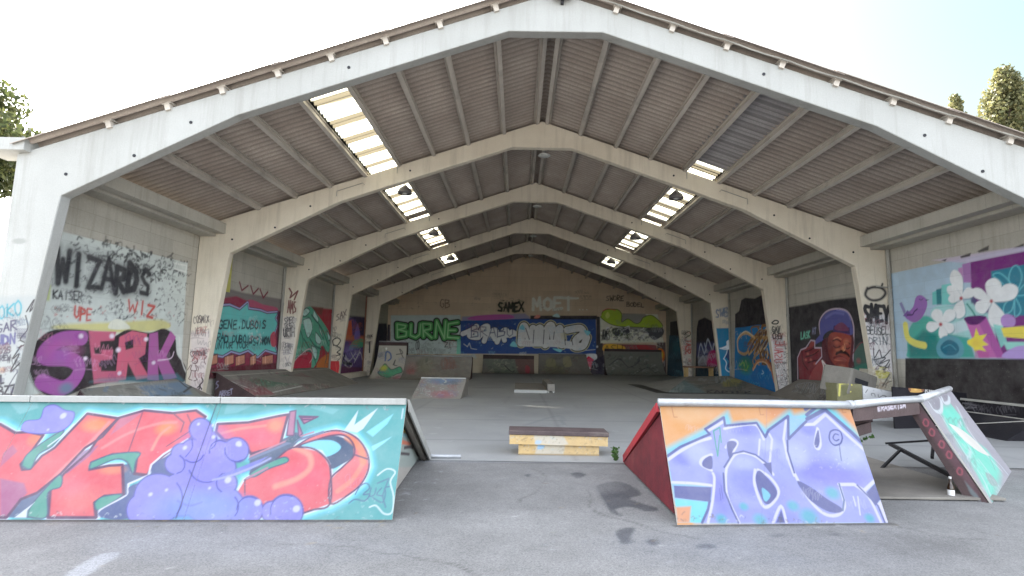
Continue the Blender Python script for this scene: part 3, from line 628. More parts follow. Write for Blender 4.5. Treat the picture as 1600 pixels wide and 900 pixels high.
('S','e6e4fb',27,100,[1889,444,1997,333,2046,99],4),
('S','e6e4fb',26,100,[952,57,1075,212,1085,63],4),
('S','e6e4fb',23,100,[1683,1000,1604,827,1627,781,1670,846,1688,992],5),
('S','e6e4fb',22,100,[657,767,742,850,797,821,699,691],5),
('L','e6e4fb',22,100,[1155,925,1170,870,1080,632],5),
('L','e6e4fb',19,100,[1040,864,985,704],5),
('C','6166a6',3,100,[375,571,407,640,492,674,464,545]),
('C','6166a6',3,100,[680,807,740,842,787,812,728,739,670,652]),
('C','6166a6',3,100,[926,535,977,523,1076,352,988,243,924,227,894,302,884,445]),
('C','86d3ee',4,100,[932,378,996,314,942,251,916,275]),
('C','6166a6',3,100,[1685,983,1665,861,1615,793,1602,842]),
('C','6166a6',3,100,[1308,456,1441,396,1558,301,1687,215,1643,172,1515,188,1373,294]),
('P','6166a6',3,100,[1004,614,1096,633,1069,497]),
('P','6166a6',4,100,[1989,369,2116,468,2130,325,2037,250]),
('P','6166a6',3,100,[981,59,1067,177,1070,62]),
('P','e8e4fb',3,100,[2062,265,2130,325,2131,103,2091,101]),
('L','5f69a8',26,100,[33,661,185,760,526,906,490,958,718,1093,710,1001,1053,1040,1105,891,1160,966,1410,1124,1344,878,1585,1069],5),
('L','5f69a8',40,100,[1602,1095,1823,1203,2035,960,2159,789],5),
('L','6a7fb0',18,100,[1735,445,1737,294,1690,195],4),
('L','5f69a8',20,100,[573,505,542,330,573,164,605,44],4),
('L','5f69a8',23,100,[370,239,335,155,247,31],4),
('L','5f69a8',19,100,[596,566,719,708,837,736,953,703,1052,616],5),
('L','5f69a8',19,100,[1328,861,1299,750,1305,537],5),
('L','5f69a8',18,100,[1918,438,1978,361,2068,252,2084,101],4),
('L','5f69a8',34,100,[1613,1197,1700,1253],3),
('L','5f69a8',34,100,[1609,1138,1753,1239],3),
('S','3f4c9c',15,100,[1916,905,1915,967,1866,987,1807,962,1774,883,1805,828,1877,847,1916,905],3),
('S','3f4c9c',13,100,[1882,936,1849,942,1817,901,1838,873,1873,887],3),
('S','5a69ac',8,100,[1862,831,1844,744,1833,674],3),
('L','4fb09c',13,100,[573,938,555,677,626,892],3),
('L','4fb09c',13,100,[574,941,649,982,626,820],3),
('S','5a5fb4',6,100,[497,357,483,243],1),
('S','5a5fb4',6,100,[519,386,506,258],1),
('L','b86f3c',8,80,[183,1214,185,1083,221,1085],2),
('L','b86f3c',8,80,[1127,1263,1117,1130,1154,1132],2),
('L','b86f3c',9,80,[2023,1310,2001,1174,2038,1176],2),
('S','e6e4fb',13,100,[1841,327,1837,242],4),
('S','e6e4fb',13,100,[1888,329,1855,160],4),
('R',['e6dffa','d0cdf0','ffffff'],8,45,[1341,830,2098,571],60,5),
('R',['e8e8ec','8a7a66','5a5a62'],13,65,[-154,34,2120,99],60,34),
('R',['5a5f70','ffffff'],5,40,[136,1147,1987,137],70,35),
('S','6a6aa8',5,35,[1221,1272,1105,867,834,53],2),
('X',[1103.27,558.03,1.57,0.07,-0.48,-1.51],1370,600,10,60,['f0ecfc','7a80c8'],5,30,30),
]),
'rampLside':([-1.95,5.3,0.0],[0.0,1.0,0.0],[0.0,0.0,1.0],[
('P','8f9a94',5,100,[531,1065,4357,720,4702,-530,692,319]),
('P','b59a3e',18,100,[1148,707,1831,572,1623,541,1215,612]),
('P','7fa7b0',18,100,[1166,629,1851,486,1745,471,1179,571]),
('P','c26a4e',18,100,[1139,549,2115,338,1884,345,1151,491]),
('S','3a2f35',39,100,[1456,390,1889,324,2257,248],10),
('S','3a2f35',36,100,[1225,366,1912,226],9),
]),
'fascia':([3.03,5.86,1.085],[0.8412,0.5408,0.0],[0.0,0.0,1.0],[
('T',[('c8c0cc',10)],'ERASERISM',100,[544,-39,688,12,6,53],0,4,0),
]),
'rampE':([4.72,6.18,0.056],[0.7253,0.6884,0.0082],[-0.2808,0.4932,0.8233],[
('P','a9a4ae',4,100,[1258,1746,20148,3905,1155,-248,-2778,-6]),
('P','5fe0c4',107,100,[950,1186,2149,1389,2152,1194,1709,938,1704,781,2040,678,1952,501,1691,333,74,1,158,170,406,419,532,689,563,890]),
('B','62ecd0',0,80,[1495,1153,2251,1311]),
('B','5fe8ca',0,70,[1007,658,1764,803]),
('B','5be6c8',0,70,[861,379,1496,505]),
('C','8f8a96',21,100,[575,1268,1538,1413,1333,1280,724,1150,547,1180]),
('C','8f8a96',25,100,[1804,1460,2593,1579,2327,1453,1761,1359]),
('S','dfe6ea',52,100,[587,1247,571,1140,962,1165,1485,1338,1629,1421],17),
('S','dfe6ea',49,100,[1852,1464,1667,1352,2136,1413,2552,1549],20),
('S','d8e4e8',44,70,[748,1108,609,811,479,533,473,307,212,81],37),
('S','d8e4e8',55,70,[2484,1364,1949,1017,1794,784,1724,586,1843,373],46),
('S','d8e4e8',49,70,[1818,1080,1049,868,1008,659,362,494],41),
('S','d8e4e8',54,70,[1879,631,2056,480,2048,329],45),
('S','d8e4e8',46,70,[1022,497,1014,378,975,186],39),
('S','6a8f92',21,70,[1634,1070,1405,838,1054,578],13),
('S','6a8f92',18,70,[586,850,434,609,180,347],11),
('S','6a8f92',22,70,[1942,856,1879,631,1497,375],13),
('C','8f9a9c',19,80,[809,341,1059,300,975,186,609,194]),
('R',['e8eef0','6f7d80','c4d8d8'],23,55,[946,1341,626,48],160,9),
('X',[852.46,655.56,7.68,0.15,-6.48,-2.13],400,560,12,70,['e8f0f0','6f9a98','4a6a6c'],16,31,45),
]),
'rampEs':([4.7,6.2,0.0],[-0.6971,0.717,0.0],[0.0,0.2873,0.9578],[
('P','5a3540',46,60,[638,1168,456,759,50,36,116,275,450,969]),
('S','b0505e',11,75,[563,971,541,1015,510,983,517,931,546,937,560,970],6),
('S','b0505e',11,75,[507,851,486,894,455,864,462,812,491,818,504,850],6),
('S','b0505e',11,75,[418,705,396,748,366,718,374,667,402,673,415,704],6),
('S','b0505e',11,75,[351,581,330,624,301,595,308,545,335,550,348,581],6),
('S','b0505e',10,75,[261,393,241,435,212,408,219,359,246,363,259,393],6),
('P','5f6a6c',17,80,[195,293,84,131,50,36,148,147]),
]),
'yard':([0.0,0.0,0.0],[0.9999,0.0,0.012],[0.0,1.0,0.0],[
('C','4d4f55',13,88,[378,6683,647,6953,811,6769,850,6359,677,6137,905,5787,747,5690,614,5841,439,5741,463,5527,376,5650,360,6172]),
('C','4d4f55',10,88,[307,5031,408,5158,507,5145,414,4903,415,4778,309,4743,299,4866]),
('C','4d4f55',18,88,[132,7346,254,7429,322,7284,186,7062]),
('C','4d4f55',9,88,[942,4740,1075,4776,1097,4687,955,4652]),
('C','4d4f55',9,88,[538,4829,618,4880,630,4757,544,4723]),
('C','4d4f55',10,88,[1716,5026,1821,5065,1817,4998,1709,4976]),
('C','4d4f55',17,88,[-492,7235,-423,7276,-444,7095]),
('C','4d4f55',10,88,[2229,5066,2370,5106,2330,5020]),
('P','c2c6cc',65,70,[-2754,8744,1724,8481,1616,8096,-2544,7915]),
('C','c9ccd2',30,45,[-3831,3938,-3903,4314,-3754,4373,-3701,4124,-3679,3922]),
('R',['d0d3d8'],36,80,[-2236,7392,-1561,5778],18,5),
('R',['c9ccd2','5f636c'],13,60,[-4061,4869,1817,4269],60,6),
('B','9fa3ac',0,40,[-2784,4610,-1178,5121]),
('B','8a8e98',0,35,[1508,4646,3156,5271]),
('L','5a4f4a',42,60,[-5417,5072,-1805,5241],42),  # faint contact shade painted along the foot of the left ramp
('L','4d4b49',16,80,[-2600,4600,-2442,4625,-2282,4631,-2130,4580,-1970,4587,-1826,4517,-1682,4447,-1522,4439,-1380,4367,-1233,4302,-1081,4255,-964,4145,-862,4022,-738,3921,-618,3816,-477,3739,-371,3620,-299,3477,-286,3317,-273,3158,-195,3018,-105,2886,17,2783],0),
('L','4d4b49',14,80,[1000,4900,889,4985,760,5041,664,5143,591,5262,498,5366,384,5448,276,5538,214,5663,182,5799,191,5939,230,6074,226,6214,263,6348,247,6487],0),
('L','4d4b49',12,80,[-400,7600,-297,7490,-252,7347,-225,7199,-199,7052,-243,6908,-298,6769,-294,6619,-346,6478,-385,6333,-474,6213,-554,6086,-579,5938],0),
('L','4d4b49',14,80,[3600,5000,3440,4992,3295,5062,3191,5183,3083,5301,3041,5455,3065,5613,3089,5771,3047,5926,3018,6083,3004,6242,2968,6398,2997,6556,3014,6715,3081,6860],0),
('L','4d4b49',12,80,[5200,6000,5391,5942,5588,5975,5781,5920,5976,5876,6174,5853,6353,5762,6506,5634,6702,5593,6893,5651,7092,5634,7291,5658,7459,5766],0),
('L','4d4b49',16,80,[-5000,4400,-4830,4293,-4650,4205,-4528,4048,-4427,3875,-4298,3722,-4155,3582,-3980,3485,-3859,3326,-3763,3151,-3611,3021,-3448,2904,-3291,2780,-3148,2641,-2955,2585,-2760,2544,-2605,2417],0),
('C','8d8c8a',260,45,[-3200,4200,-1800,4410,-1520,5040,-2640,5320,-3620,4900],0),
('C','7c7b7a',260,45,[1900,4300,3099,4479,3340,5020,2380,5260,1540,4899],0),
('C','9a9997',260,45,[-600,6300,500,6465,720,6960,-159,7180,-929,6850],0),
('C','706f6e',260,45,[2600,4600,3200,4689,3320,4960,2840,5080,2420,4899],0),
('C','a5a4a2',260,45,[-900,5000,-200,5105,-60,5420,-620,5560,-1110,5350],0),
('C','82817f',260,45,[5600,5400,6800,5580,7039,6120,6080,6360,5239,6000],0),
('L','35302e',70,85,[-8000,5000,-1800,5260],60),  # contact shadow painted on the ground under the left ramp panels
('L','35302e',60,85,[920,5240,3080,5400],50),  # the same painted contact shadow at the right ramp
('S','55504c',120,45,[-9400,8000,-2000,8020,3000,8000,9400,8020],90),
('R',['b8a070','8a6a3c','6a7a3c'],11,80,[-6000,3600,7000,8000],46,61),
('R',['d8d8d4','e8e8e4'],11,80,[-6000,3600,7000,8000],60,62),
('R',['3c3a38','4a4846'],11,80,[-6000,3600,7000,8000],90,63),
('R',['b8a070','7a6a3c','d0d0c8','55504a'],12,85,[-5000,5000,-1800,5260],60,64),
('R',['b8a070','7a6a3c','d0d0c8','55504a'],12,85,[900,5150,3100,5380],45,65),
]),
'boxU':([-0.72,8.515,0.0],[1.0,0.0,0.0],[0.0,0.0,1.0],[
('P','b9bcb8',28,60,[381,315,845,326,928,191,767,148,403,197]),
('R',['7a6a4c','c9c4b4','8fb0c8','4a3f30'],14,55,[-3,305,1551,206],70,51),
('C','8fb6d4',8,60,[423,237,503,229,484,180,403,178]),
]),
'boxL':([-0.575,8.57,0.0],[1.0,0.0,0.0],[0.0,0.0,1.0],[
('P','b4b8b4',28,60,[281,169,747,191,709,22,263,11]),
('C','7fb4dc',8,70,[321,180,402,192,403,113,302,91]),
('R',['7a6a4c','c9c4b4','8fb0c8','4a3f30'],14,55,[-3,152,1274,36],60,52),
('P','5a4a34',8,60,[-21,19,1295,33,1295,13,-20,-20]),
]),
'floor':([0.0,0.0,0.0],[0.9999,0.0,0.012],[0.0,1.0,0.0],[
('R',['c9ced0','dfe2e4'],63,70,[-2904,17768,1523,9341],26,8),
('L','4a4d4c',22,55,[-10500,9900,13900,9900],20),
('L','4a4d4c',22,55,[-10500,12800,13900,12800],20),
('L','4a4d4c',22,55,[-10500,15900,13900,15900],20),
('L','4a4d4c',22,55,[-10500,18900,13900,18900],20),
('L','4a4d4c',22,55,[-10500,21900,13900,21900],20),
('L','4a4d4c',22,55,[-10500,24900,13900,24900],20),
('L','4a4d4c',22,55,[-10500,27900,13900,27900],20),
('L','4a4d4c',22,55,[-10500,31000,13900,31000],20),
('L','4a4d4c',22,55,[-10500,34000,13900,34000],20),
('L','4a4d4c',22,55,[-10500,37000,13900,37000],20),
('L','4f5251',20,45,[-7000,8200,-7000,39700],20),
('L','4f5251',20,45,[-3400,8200,-3400,39700],20),
('L','4f5251',20,45,[300,8200,300,39700],20),
('L','4f5251',20,45,[3900,8200,3900,39700],20),
('L','4f5251',20,45,[7400,8200,7400,39700],20),
('S','6a6c68',35,30,[-5195,23298,-4588,23383,-3980,23464],40),
('S','5a5a56',37,34,[-3987,8468,-3589,8391,-3192,8365],40),
('S','6a6c68',32,33,[8921,25047,10601,25065,12281,24732],40),
('S','5a5a56',28,26,[-7605,24406,-7304,24268,-7003,24143],40),
('S','5a5a56',31,37,[-4822,9202,-5333,10602,-5844,11876],40),
('S','6a6c68',19,40,[8138,27783,7616,28921,7095,29748],40),
('S','6a6c68',20,38,[-1036,16288,-950,17892,-864,19769],40),
('S','5a5a56',28,25,[4171,29619,4730,30838,5288,31673],40),
('S','b8bab4',20,22,[-6083,22865,-5308,23132,-4532,23062],40),
('S','5a5a56',24,41,[-5041,17660,-4689,18837,-4337,19646],40),
('S','5a5a56',18,19,[2038,27476,2045,28256,2051,28793],40),
('S','b8bab4',14,23,[5156,18836,4934,19430,4711,20109],40),
('S','50534f',20,41,[6796,22341,7267,23623,7738,24885],40),
('S','b8bab4',29,28,[4386,9011,5779,8631,7172,8186],40),
('S','50534f',23,21,[6438,15052,6391,16551,6343,17878],40),
('S','6a6c68',33,37,[-3504,15445,-2622,15075,-1740,14994],40),
('S','50534f',36,33,[-5586,16974,-4216,16381,-2846,16086],40),
('S','5a5a56',36,22,[1157,15404,1160,16042,1164,16485],40),
('S','50534f',24,38,[4869,21444,5252,21405,5634,21447],40),
('S','50534f',20,21,[1638,26855,2773,26636,3909,26235],40),
('S','50534f',27,35,[8838,26060,9917,26584,10996,26735],40),
('S','b8bab4',39,26,[-2727,23508,-2335,23445,-1942,23528],40),
('S','6a6c68',27,40,[8884,10724,9494,12145,10104,13422],40),
('S','50534f',15,28,[3996,18571,4398,18475,4800,18581],40),
('S','6a6c68',22,23,[3971,26053,4597,26362,5224,26338],40),
('S','5a5a56',34,33,[3123,9208,3502,10425,3881,11436],40),
('S','6a6c68',24,32,[3356,26952,3999,27211,4641,27211],40),
('S','6a6c68',32,20,[8382,29766,8739,30298,9096,31090],40),
('S','5a5a56',32,22,[880,21791,2592,21511,4304,21362],40),
('S','b8bab4',38,41,[2906,23123,3652,23101,4397,22759],40),
('S','6a6c68',26,28,[619,13549,1138,13694,1656,13746],40),
('S','5a5a56',14,37,[-3229,12165,-3162,12909,-3096,13304],40),
('S','6a6c68',20,18,[3978,8810,3977,10009,3977,11172],40),
('S','5a5a56',28,39,[-6393,15073,-5557,15008,-4721,14996],40),
('S','6a6c68',36,18,[6293,15066,6945,15045,7597,14958],40),
('S','50534f',26,30,[-6632,27833,-6076,27987,-5521,28113],40),
('S','b8bab4',21,33,[353,23071,262,23741,171,24100],40),
('S','b8bab4',23,21,[-6792,9860,-6217,9901,-5642,9874],40),
('S','b8bab4',28,27,[-3320,25448,-3256,26159,-3191,26716],40),
('S','50534f',32,32,[4372,19730,4929,19534,5485,19231],40),
('S','6a6c68',34,39,[2923,8854,4463,8722,6003,8447],40),
('S','b8bab4',24,40,[-4305,25197,-2817,26006,-1329,26465],40),
('S','6a6c68',30,21,[5495,8642,6663,8641,7830,8294],40),
('S','6a6c68',33,39,[1115,27444,2173,27070,3230,26806],40),
('S','b8bab4',28,41,[-6592,17160,-5186,16856,-3780,16223],40),
('S','5a5a56',38,30,[8228,24711,9445,25510,10663,25992],40),
('C','62645f',150,32,[736,10737,1228,10835,1376,11131,982,11278,589,11032],0),
('C','5c5f5a',150,25,[-102,17207,350,17298,485,17569,123,17705,-238,17479],0),
('C','62645f',150,20,[-687,15177,3,15316,211,15731,-341,15938,-895,15592],0),
('C','62645f',150,31,[6598,12181,7529,12367,7809,12926,7064,13205,6319,12739],0),
('C','5c5f5a',150,27,[5646,21415,6531,21592,6796,22123,6089,22388,5381,21946],0),
('C','8f918b',150,25,[-1308,8665,-477,8831,-227,9330,-892,9579,-1558,9164],0),
('C','8f918b',150,31,[6151,16566,6839,16704,7046,17117,6495,17324,5944,16980],0),
('C','5c5f5a',150,29,[5007,20307,5328,20371,5425,20564,5167,20661,4910,20500],0),
('C','8f918b',150,34,[-154,15376,648,15537,889,16018,246,16259,-395,15858],0),
('C','8f918b',150,25,[-6797,13062,-6413,13139,-6298,13369,-6605,13484,-6912,13292],0),
('C','5c5f5a',150,31,[5292,22396,6334,22605,6647,23230,5813,23543,4979,23022],0),
('C','5c5f5a',150,32,[-2335,23367,-1438,23546,-1169,24084,-1887,24353,-2604,23905],0),
('C','8f918b',150,32,[-5515,23062,-5003,23164,-4849,23471,-5259,23625,-5668,23369],0),
('C','8f918b',150,29,[2981,17542,3388,17624,3510,17868,3185,17990,2859,17787],0),
('C','8f918b',150,27,[-7453,24267,-6416,24475,-6104,25097,-6934,25408,-7764,24890],0),
('C','8f918b',150,36,[-4714,11053,-4368,11123,-4264,11330,-4541,11434,-4818,11261],0),
('R',['d8d8d0','c8c0a8','3f3f3c'],22,75,[-9000,8300,10000,24000],150,77),
('S','6f8086',61,50,[-428,11918,449,13753,438,12101],41),
]),
'W0L':([-10.54,0.0,0.0],[0.0,1.0,0.0],[0.0,0.0,1.0],[
('P','d2d9d4',31,95,[10763,3980,11244,3975,15384,4025,15419,3271,15551,1002,10417,465,9558,541,9067,4007]),
('P','b4c05a',47,70,[10686,2787,10935,2797,10944,2457,10709,2456]),
('R',['2c2c30','3a3a40','4a4a50','26262a'],44,85,[11247,3951,15565,2198],260,2),
('R',['55555c','c05a50','2c2c30'],35,70,[10540,2461,15485,2068],70,12),
('R',['2c2c30'],73,85,[12069,4033,15301,3256],120,22),
('P','dfe4de',23,90,[14756,3961,15384,4025,15393,3704,14761,3745]),
('L','f2f4ee',39,100,[14811,3909,15347,3935,15326,3739,14816,3754],8),
('T',[('26262c',250)],'WIZARDS',45,[10965,2869,2980,38,-41,637],0,5,171),
('T',[('26262c',148)],'WIZARDS',95,[10965,2869,2980,38,-41,637],0,5,46),
('T',[('2a2a30',30)],'KAISER',100,[11006,2517,781,10,-10,181],0,3,0),
('T',[('c4564e',60)],'WIZ',100,[13167,2399,1044,-84,12,305],0,2,33),
('T',[('c4564e',43)],'UPE',100,[11597,2137,510,-56,-19,284],0,8,27),
('C','d8cf7a',83,80,[11120,1879,11370,1983,12959,2118,14515,2263,14819,2039,13285,1864,11957,1866]),
('C','e6e6d6',24,100,[12641,1945,12745,2158,13021,2174,13342,1975]),
('C','e3dda0',39,100,[13382,1218,13701,1103,13581,888]),
('C','2b2026',24,100,[10585,1339,10802,1645,11175,1859,12077,1871,12739,1741,13273,1945,14060,1892,14639,2031,15136,1807,15307,1316,15763,934,15730,495,14259,578,13176,666,12328,590,11601,406,11172,465,10838,729]),
('S','a65aa4',330,100,[11894,1694,11364,1658,11029,1449,11030,1270,11648,1217,11916,1021,11802,741,11492,598,11004,763],15),
('B','c060a0',0,50,[11451,1427,12081,1705]),
('P','c8607e',17,100,[12047,1870,12890,1877,12852,1666,12426,1632,12456,1431,12853,1432,12854,1199,12493,1179,12563,925,13140,904,13144,642,12382,645]),
('P','d0657e',19,100,[13014,1749,13425,1924,13982,1861,13983,1322,13762,1213,14242,693,13768,661,13398,1110,13389,681,13035,674]),
('P','b060a0',22,100,[14064,1863,14391,1933,14528,1320,14920,1983,15183,1808,14848,1258,15412,636,14863,574,14529,1028,14640,586,14168,640]),
('P','241c22',11,100,[12259,1480,12477,1507,12503,1330,12312,1331]),
('P','241c22',11,100,[12449,1129,12695,1135,12712,1022,12483,1028]),
('P','241c22',13,100,[13212,1620,13495,1707,13528,1489,13276,1433]),
('B','9a5ab0',0,60,[11410,1335,11743,1556]),
('B','3f9aa0',0,60,[11628,588,11884,756]),
('B','f4e4f4',0,95,[11857,1741,11951,1818]),
('B','f4e4f4',0,95,[12768,1768,12877,1851]),
('B','f4e4f4',0,95,[13963,1718,14077,1797]),
('B','f4e4f4',0,95,[12050,1234,12128,1298]),
('B','f4e4f4',0,95,[13026,1432,13139,1516]),
('B','f4e4f4',0,95,[14348,1089,14451,1159]),
('B','f4e4f4',0,95,[13148,851,13241,920]),
('S','f0d8ec',30,100,[14511,1145,15042,1196,15154,1378],7),
('P','4f8fa0',78,50,[12251,692,12557,750,15393,760,15832,489,13476,596]),
('S','8a8a84',36,80,[10652,1685,10562,1340,10694,909,11017,499],14),
('S','e0e0dc',40,100,[15328,1812,15522,1190,15905,675,16503,254],16),
('P','77776f',125,40,[9749,524,10786,432,10549,1425,9555,1890]),
('X',[12775.08,3110.5,6.87,0.92,0.78,-5.22],610,400,22,30,['4a4a50','6a6a70','3a3a40'],13,10,60),
('X',[12748.4,1225.81,6.72,-0.09,0.77,-5.14],620,200,12,40,['e0b0d8','7a3a80','f0a0b8'],18,11,55),
]),
'W1L':([-10.54,0.0,0.0],[0.0,1.0,0.0],[0.0,0.0,1.0],[
('P','7a7270',69,95,[16740,3556,18665,3493,21989,3575,21780,2910,16896,2571]),
('P','8e2e48',69,100,[16818,3064,18231,3324,19071,3223,19990,3114,21756,3051,22188,499,16655,562]),
('C','b0506c',37,100,[18744,3007,19183,3297,20248,3202,21423,3166,21169,2867,18794,2703]),
('T',[('7a3040',63)],'VVV',100,[18243,3597,2317,-163,50,249],0,3,0),
('L','3b2a4a',226,100,[17145,2842,17854,2931,18538,2837,19026,3125,19122,2914,20022,2919,20585,2861,21458,2958,21266,2735,21529,2540,21181,1902,21652,1354,20672,1489,20101,1227,19356,1483,18778,1359,18201,1448,17698,1275,16897,1362,16871,2128,17145,2842],26),
('L','a8a6d0',174,100,[17145,2842,17854,2931,18538,2837,19026,3125,19122,2914,20022,2919,20585,2861,21458,2958,21266,2735,21529,2540,21181,1902,21652,1354,20672,1489,20101,1227,19356,1483,18778,1359,18201,1448,17698,1275,16897,1362,16871,2128,17145,2842],26),
('L','45384e',70,100,[17145,2842,17854,2931,18538,2837,19026,3125,19122,2914,20022,2919,20585,2861,21458,2958,21266,2735,21529,2540,21181,1902,21652,1354,20672,1489,20101,1227,19356,1483,18778,1359,18201,1448,17698,1275,16897,1362,16871,2128,17145,2842],17),
('P','68c0bc',26,100,[17145,2842,17854,2931,18538,2837,19026,3125,19122,2914,20022,2919,20585,2861,21458,2958,21266,2735,21529,2540,21181,1902,21652,1354,20672,1489,20101,1227,19356,1483,18778,1359,18201,1448,17698,1275,16897,1362,16871,2128]),
('B','8fe0da',0,60,[18873,2214,20401,2581]),
('T',[('1f3a44',54)],'EGENE.DUBOIS',100,[16965,2132,3601,155,-5,276],0,6,0),
('T',[('1f3a44',55)],'BRAD DUBOIS SIMON',100,[17011,1719,4056,-24,-3,264],0,9,0),
('T',[('1f3a44',40)],'JUNIOR YOUR',100,[16976,1460,2371,71,-4,208],0,2,0),
('T',[('1f3a44',47)],'FSIMON',100,[19335,1607,1733,87,-3,250],0,12,0),
('R',['e6f4f2'],73,60,[19233,2230,20488,1752],14,3),
('P','c98a70',22,100,[16825,1227,17390,1305,17439,997,16874,918]),
('L','4a1e2c',36,100,[16825,1227,17390,1305,17439,997,16874,918,16825,1227],7),
('L','e6b49a',43,100,[17014,1225,17053,978],14),
('P','c98a70',24,100,[17811,1217,18390,1300,18442,974,17864,890]),
('L','4a1e2c',39,100,[17811,1217,18390,1300,18442,974,17864,890,17811,1217],8),
('L','e6b49a',47,100,[18022,1215,18064,954],16),
('P','c98a70',25,100,[18516,1210,19142,1297,19198,957,18571,870]),
('L','4a1e2c',42,100,[18516,1210,19142,1297,19198,957,18571,870,18516,1210],8),
('L','e6b49a',50,100,[18744,1208,18788,936],17),
('P','c98a70',27,100,[19526,1200,19959,1293,20017,939,19585,842]),
('L','4a1e2c',45,100,[19526,1200,19959,1293,20017,939,19585,842,19526,1200],9),
('L','e6b49a',54,100,[19780,1198,19827,911],18),
('P','c98a70',29,100,[20444,1191,21359,1285,21423,907,20506,816]),
('L','4a1e2c',49,100,[20444,1191,21359,1285,21423,907,20506,816,20444,1191],10),
('L','e6b49a',58,100,[20722,1189,20772,888],19),
('P','5a1c28',67,90,[16609,856,21800,933,21883,442,16664,508]),
('P','4a1e36',63,90,[21447,3027,21835,3057,22108,503,21793,515]),
('C','b84a5c',30,100,[21012,2034,21359,2183,21528,1632,21153,1628]),
('X',[19112.05,1852.47,12.08,0.29,1.01,-6.17],370,360,16,30,['c8e8e4','7a3048','3a2a4a','d87a80'],21,12,55),
]),
'W2L':([-10.54,0.0,0.0],[0.0,1.0,0.0],[0.0,0.0,1.0],[
('P','a0303c',105,100,[23617,3269,24965,3499,27891,3625,28092,263,22851,473]),
('P','6a4038',108,80,[24958,3539,26504,3602,26338,3225,24809,3201]),
('C','b83048',37,100,[23260,605,23464,974,24902,1508,25665,1346,25489,530]),
('C','c07038',87,100,[26142,508,26505,1004,27912,1253,28016,400]),
('C','5ba78c',52,100,[23764,2427,24006,3221,24753,3522,25421,3328,26899,2737,27631,2235,27643,1343,26614,1688,26277,1008,25489,530,25345,1347,24154,1272,23297,902,23347,1652]),
('C','b9e6d4',37,100,[23830,3130,24367,3408,24795,3281,24240,3001]),
('S','2e5a54',50,100,[23830,3130,24367,3408,24795,3281,24240,3001,23830,3130],25),
('C','b9e6d4',38,100,[24074,2832,24852,2960,25248,2491,24811,2029,24336,2451]),
('S','2e5a54',51,100,[24074,2832,24852,2960,25248,2491,24811,2029,24336,2451,24074,2832],25),
('C','b9e6d4',40,100,[25300,3402,25916,3027,25843,2811,25252,3068]),
('S','2e5a54',54,100,[25300,3402,25916,3027,25843,2811,25252,3068,25300,3402],27),
('C','b9e6d4',42,100,[26088,2697,26638,2205,26786,2036,26262,2364]),
('S','2e5a54',56,100,[26088,2697,26638,2205,26786,2036,26262,2364,26088,2697],28),
('C','b9e6d4',45,100,[27187,2486,27748,2149,27530,1965]),
('S','2e5a54',59,100,[27187,2486,27748,2149,27530,1965,27187,2486],30),
('C','b9e6d4',41,100,[25705,2344,26437,2028,26368,1770,25787,1887]),
('S','2e5a54',55,100,[25705,2344,26437,2028,26368,1770,25787,1887,25705,2344],27),
('C','b9e6d4',40,100,[25287,1673,25963,1513,26008,1012,25630,1182]),
('S','2e5a54',53,100,[25287,1673,25963,1513,26008,1012,25630,1182,25287,1673],27),
('S','2e5a54',73,85,[23552,2571,24224,1975,24140,1349],36),
('S','2e5a54',81,85,[25022,1994,25715,1678,26645,1516],40),
('S','2e5a54',84,85,[25029,3135,26460,2543,27578,1698],42),
('S','2e5a54',76,85,[23464,974,24333,1349,25345,1347,26113,676],38),
('S','2e5a54',77,85,[24321,1977,25107,1509,25136,1347],38),
('S','2e5a54',87,85,[26848,1690,27426,1167,27245,819],44),
('S','d8b0b8',50,100,[23297,902,24154,1272,25107,1509,25587,1182,25221,861],25),
('X',[25342.11,1960.43,21.2,0.47,1.45,-8.17],210,350,12,34,['2e5a54','c8ecdc','7a2030'],34,13,60),
]),
'W3L':([-10.54,0.0,0.0],[0.0,1.0,0.0],[0.0,0.0,1.0],[
('P','5a4478',93,100,[30180,3294,31910,3507,34085,3540,34393,10,29736,150]),
('P','c05a3c',106,100,[30217,3100,31129,3252,31463,2352,30250,2119]),
('P','2e2440',155,90,[30304,3451,34067,3627,34345,2217,33020,2292,31950,3301]),
('P','c0683c',149,85,[30213,2314,33930,2372,33919,2042,30268,2021]),
('C','4f9a78',76,100,[30976,1536,31851,2054,33588,2199,34048,1770,32288,1542]),
('C','7a66b0',76,100,[31832,2157,32330,3113,33020,2292]),
('B','8a7ac0',0,70,[31657,1335,33756,1947]),
('S','d8cfe4',71,85,[29821,1243,31108,838,32327,1334],18),
('S','d8cfe4',71,85,[30214,708,31184,437,31793,622,31286,734],18),
('S','d8cfe4',78,85,[32107,717,33206,1333,33884,680],19),
('S','d8cfe4',75,85,[31332,1336,32407,918,33165,1546],19),
('S','d8cfe4',71,85,[30433,1142,31486,529],18),
('P','5e2240',110,80,[29800,575,34328,341,34327,-42,29744,102]),
('L','22202e',174,100,[30264,1241,30057,760,31625,646],35),
('X',[31651.82,1794.43,33.01,0.42,1.94,-10.19],125,310,12,28,['d8cfe4','2a2038','c05a3c'],44,14,65),
]),
'W4L':([-10.54,0.0,0.0],[0.0,1.0,0.0],[0.0,0.0,1.0],[
('P','2c2638',122,100,[36844,3352,39479,3492,41171,527,36434,-71]),
]),
'P0L':([0.0,9.797,0.0],[1.0,0.0,0.0],[0.0,0.0,1.0],[
('B','c0c4bc',10,80,[-10237,3505,-10072,3571]),
('P','d4dad8',80,70,[-10622,2426,-9767,2465,-9776,1919,-9671,540,-10349,524]),
('T',[('5fc4d4',36)],'OKO',100,[-10439,2004,453,110,-34,241],1,4,16),
('T',[('5a5478',28)],'SAR',100,[-10440,1723,391,108,-22,159],0,6,12),
('T',[('7a78a8',40)],'UDN',100,[-10408,1505,375,68,-22,158],0,5,16),
